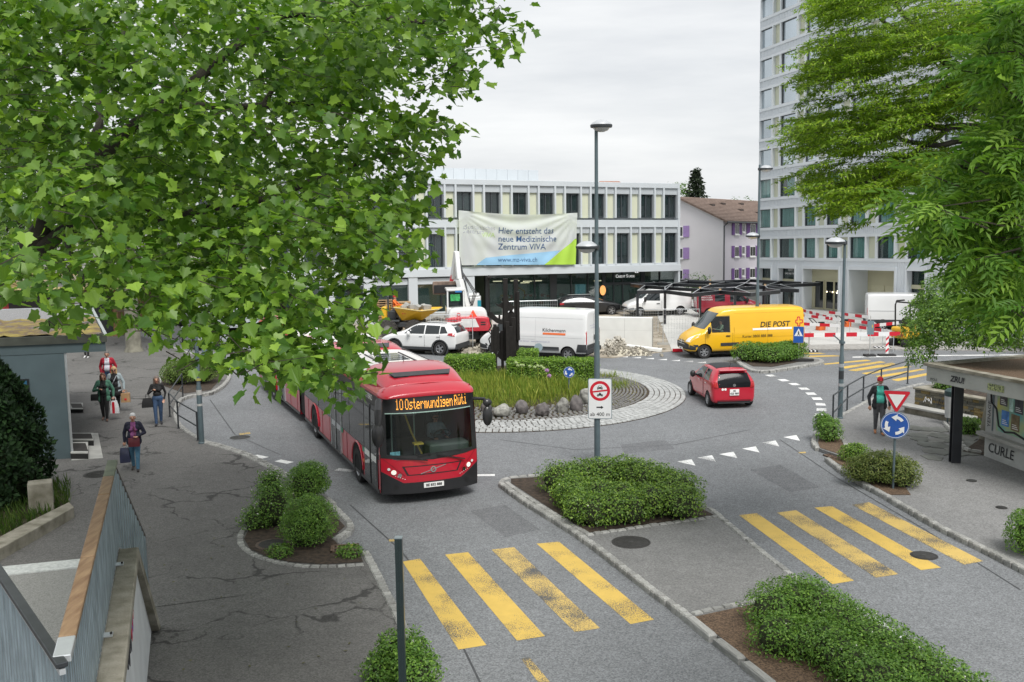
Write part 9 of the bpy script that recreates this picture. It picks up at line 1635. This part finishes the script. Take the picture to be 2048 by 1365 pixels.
p = at(548, 1050, .1); shrub('loose shrub with white blossoms on the left of the island bed', [((p.x, p.y, .55), (.5, .5, .6)), ((p.x-.1, p.y+.3, .9), (.35, .35, .45)), ((p.x-.35, p.y-.2, .3), (.4, .4, .3))], 4600, .05, LM_SHR, bump=.45, stick=.3, core=True, flowers=(50, .014, M_WBLO))
for x, y, lab in ((560, 1112, 'small low plant by the manhole of the left bed'), (700, 1112, 'small plant with a yellow flower beside the drain grate')): p = at(x, y, .1); shrub(lab, [((p.x, p.y, .16), (.28, .24, .17))], 700, .05, LM_SHR, 'low_plant', cat='plant', bump=.4, core=False, flowers=(1, .03, pm('yellow_flower', (.7, .6, .02), .6)) if x == 700 else None)
p = at(806, 1352, .1); shrub('shaggy bush around the square post at the bottom edge', [((p.x, p.y-.1, .42), (.46, .45, .42)), ((p.x+.2, p.y-.4, .35), (.42, .4, .36)), ((p.x-.25, p.y-.25, .3), (.34, .34, .32))], 6500, .052, LM_SHR, bump=.3, stick=.35)
p = at(382, 768, .1); shrub('yellowish rounded shrub behind the left railing', [((p.x-.55, p.y, .55), (.75, .7, .55)), ((p.x+.35, p.y+.2, .6), (.85, .8, .6))], 9000, .06, leafmat('yellowish_leaf', (0.06, 0.12, 0.0144), (0.204, 0.288, 0.06), .3, .5), bump=.15)
B = along([(1492, 722), (1540, 725), (1585, 719)], .5, .72, .48, .6); shrub('low clipped hedge on the small island in front of the yellow van', B, 12000, .075, LM_SHR, 'hedge', cat='hedge', bump=.2, stick=.1)
p = at(1658, 882, .1); shrub('small bush at the nose of the right kerb', [((p.x, p.y, .4), (.4, .4, .42)), ((p.x-.1, p.y+.4, .55), (.28, .28, .35))], 3800, .05, LM_SHR, bump=.3)
p = at(1708, 922, .1); shrub('low green plant between the drain and the yield sign bush', [((p.x, p.y, .3), (.42, .35, .3))], 2600, .05, LM_BOX, bump=.3)
p = at(1772, 968, .1); shrub('olive bush around the post of the yield sign', [((p.x-.1, p.y+.1, .48), (.62, .55, .46)), ((p.x+.3, p.y-.25, .42), (.5, .45, .42)), ((p.x-.5, p.y+.35, .36), (.5, .45, .36))], 9000, .052, leafmat('olive_leaf', (0.0728, 0.12, 0.0224), (0.276, 0.3, 0.09), .3, .5), bump=.22, stick=.15)
p = at(2052, 1108, .1); shrub('round dense shrub cut by the right edge of the view', [((p.x+.15, p.y, .5), (.55, .6, .55))], 6000, .045, LM_SHR, bump=.22, stick=.14)
p = at(1938, 868, .1); shrub('small fern like plant behind the steel column', [((p.x, p.y, .3), (.4, .35, .32))], 1500, .09, LM_SHR, 'low_plant', cat='plant', tm=LANCE, bump=.4); p = at(1985, 880, .1); tt = thing('tree_trunk', 'grey tree trunk with graffiti behind the poster wall', 'tree', p); MB().tube([(0, 0, -.05), (-.05, 0, .6), (.05, 0, 1.6), (.1, 0, 2.3)], [.4, .28, .24, .22], 12).build('trunk', M_BARKP, tt, smooth=True)
rp = lambda x, y: at(x, y, 2.85)
B = [((rp(x, y).x, rp(x, y).y+o_, 2.85+z), (a, a*.85, b)) for x, y, o_, z, a, b in ((1880, 726, .8, .65, .75, .65), (1925, 730, .8, .9, .95, .85), (1980, 735, .8, 1.0, 1.0, .95), (2040, 742, .8, 1.0, 1.0, 1.0), (1960, 728, 1.8, 1.5, 1.1, .9), (2040, 732, 1.9, 1.7, 1.2, 1.0), (1890, 720, 1.2, 1.15, .7, .6), (2110, 745, 1, 1.2, 1.2, 1.2), (1858, 728, .6, .15, .4, .55))]
shrub('large leafy shrub growing on top of the shelter roof', B, 36000, .08, LM_MAP, 'roof_shrub', core=False, bump=.3, stick=.12, flowers=(26, .025, pm('rust_blossom', (.4, .1, .03), .6, var=.3)))
p = at(1862, 790, .8); shrub('small green plant in the stone planter under the canopy edge', [((p.x+.6, p.y+.4, 1.1), (.35, .35, .5))], 1500, .07, LM_MAP, 'low_plant', cat='plant', bump=.3)
p = at(-8, 1004, .2); con = thing('conifer', 'dark dense conifer at the left edge in front of the kiosk', 'shrub', p); n = 17000; z = G.random(n)**.85*3.7; a = G.uniform(0, 6.283, n); rr_ = np.interp(z, [0, .5, 1.6, 2.6, 3.3, 3.7], [1.0, 1.25, 1.2, .85, .45, .08])*(1-.35*G.random(n)**2)*(1+.22*np.array([noise.noise(Vector((math.cos(q)*1.6, math.sin(q)*1.6, h*1.3))) for q, h in zip(a, z)])+.12*np.sin(a*7+z*5))
d = np.stack([np.cos(a), np.sin(a), 0*a], 1); foliage('foliage', cloud_mesh('foliage', d*rr_[:, None]+np.stack([0*z, 0*z, z], 1), d+rv(n, .6)+np.array([0, 0, .3]), d*.7+np.array([0, 0, .55])+rv(n, .35), G.uniform(.09, .2, n), OVAL, LM_CON), con); MB().lathe([(.8, .05), (1.0, .6), (.85, 1.6), (.55, 2.6), (.2, 3.2), (.001, 3.4)], 14).build('dark_core', M_CORE, con, smooth=True)
def grass(name, P, H, lm, label, lean=.35, w=1.0): n = len(P); v = np.array([0, 0, 1])+rv(n, lean)*np.array([1, 1, .1]); tm = (BLADE[0]*np.array([w, 1, 1]), BLADE[1]); me = cloud_mesh(name, P, np.array([0, -1, 0])+rv(n, .6)*np.array([1, 1, .2]), v, H, tm, lm); o = bpy.data.objects.new(name, me); link(o); return tag(o, label, kind='stuff')
q = []
while len(q) < 3200:
 x, y = rnd.uniform(-80, 140), rnd.uniform(965, 1120)
 if y < 1108-(x+60)*.49: c = at(x, y, .24); q.append((c.x, c.y, .23))
grass('grass', np.array(q), G.uniform(.1, .38, len(q)), leafmat('shade_grass', (0.03, 0.07, 0.012), (0.12, 0.18, 0.04), .3), 'tufted grass under the conifer at far left')
q = []
while len(q) < 15000:
 a = rnd.uniform(0, 6.283); r_ = 4.0*math.sqrt(rnd.random()); x, y = r_*math.cos(a), r_*math.sin(a)
 if y > 2.9: continue
 q.append((RC.x+x, RC.y+y, zf(r_)-.02))
q = np.array(q); nz_ = np.array([noise.noise(Vector((x*.7, y*.7, 4)))+.5*noise.noise(Vector((x*2, y*2, 4))) for x, y, z in q]); grass('meadow_grass', q, np.clip(.36+.18*nz_+G.normal(size=len(q))*.11, .12, .8)*np.where(np.hypot(q[:, 0]-RC.x, q[:, 1]-RC.y) > 3.5, .6, 1), LM_GRS, 'tall uncut meadow grass on the roundabout island', .2, .75)
def boxhedge(label, x0, x1, y, depth, h, nl, zb=.25):
 a, b = at(x0, y, zb), at(x1, y, zb); d = (b-a); l = d.length; F = frame(Vector((0, 0, 0)), d); t = thing('hedge', label, 'hedge', a); P, D = [], []; Ar = [(l*h, 0), (l*depth, 1), (depth*h, 2), (depth*h, 3), (l*h*.4, 4)]; tot = sum(x for x, k in Ar)
 for ar, k in Ar:
  n = int(nl*ar/tot); u, v = G.random(n), G.random(n); z_ = np.zeros(n)
  p = {0: np.stack([u*l, z_, v*h], 1), 1: np.stack([u*l, v*depth, z_+h], 1), 2: np.stack([z_, u*depth, v*h], 1), 3: np.stack([z_+l, u*depth, v*h], 1), 4: np.stack([u*l, z_+depth, v*h], 1)}[k]; d_ = np.array(((0, -1, 0), (0, 0, 1), (-1, 0, 0), (1, 0, 0), (0, 1, 0))[k], float); P.append(p+d_*(.05*np.array([noise.noise(Vector(x*3)) for x in p])[:, None])+rv(n, .025)); D.append(np.tile(d_, (n, 1)))
 P, D = np.concatenate(P), np.concatenate(D); Rm = np.array(F.to_3x3()); P = P@Rm.T; D = D@Rm.T; n = len(P); foliage('foliage', cloud_mesh('foliage', P, D+np.array([0, 0, .35])+rv(n, .5), D*.5+rv(n, .8), G.uniform(.6, 1.3, n)*.075, OVAL, LM_HED), t); MB().box((.05, .05, 0), (l-.05, depth-.05, h-.06), F).build('dark_core', M_CORE, t)
boxhedge('long clipped hedge behind the small blue sign on the island', 1016, 1194, 772, 1.0, .98, 13000); boxhedge('clipped hedge to the left of the sculpture beside the bus roof', 890, 984, 760, 1.2, .9, 8000); boxhedge('short clipped hedge right behind the sculpture', 1036, 1072, 742, 1.3, .8, 4500)
M_ALL, M_ALG = pm('purple_allium', (.4, .22, .42), .7, var=.2, scale=30), pm('green_allium', (.36, .45, .2), .7, var=.2, scale=30)
for i, (x, y) in enumerate(((1094, 741), (1099, 752), (1033, 726), (1036, 731), (1043, 731), (1047, 731), (1060, 733), (1070, 735), (1076, 732), (1083, 733), (1088, 737))):
 P = at(x, 778, .28); hz = height_at(P, y)-.28; t = thing('allium_flower', 'purple allium ball in front of the long island hedge' if i == 0 else 'lower purple allium ball nearest the grass' if i == 1 else ('first', 'second', 'third', 'fourth', 'fifth', 'sixth', 'seventh', 'eighth', 'ninth')[i-2]+' pale green allium head from the left before the island hedge', 'flower', P, group='allium heads before the island hedge'); MB().tube([(0, 0, 0), (.02, 0, hz*.5), (0, 0, hz)], .008, 5).build('stem', LM_GRS, t); h = MB(); r_ = .085 if i < 2 else .065; g = random.Random(i)
 for k in range(70): d = Vector((g.gauss(0, 1), g.gauss(0, 1), g.gauss(0, 1))).normalized(); u = d.orthogonal().normalized()*.018; h.add([Vector((0, 0, hz))+d*r_*.6-u, Vector((0, 0, hz))+d*r_*.6+u, Vector((0, 0, hz))+d*r_*1.1], [(0, 1, 2)])
 h.ball((0, 0, hz), r_*.75, 8, 6); h.build('flower_head', M_ALL if i < 2 else M_ALG, t)
for k, (x, y) in enumerate(((1222, 780), (1236, 772), (1215, 755))): p = at(x, y, .12); grass('grass_tuft', np.array([(p.x+rnd.gauss(0, .3), p.y+rnd.gauss(0, .25), .1) for _ in range(220)]), G.uniform(.15, .4, 220), LM_GRS, 'dry grass tuft between the pavers of the island', .4, .6)
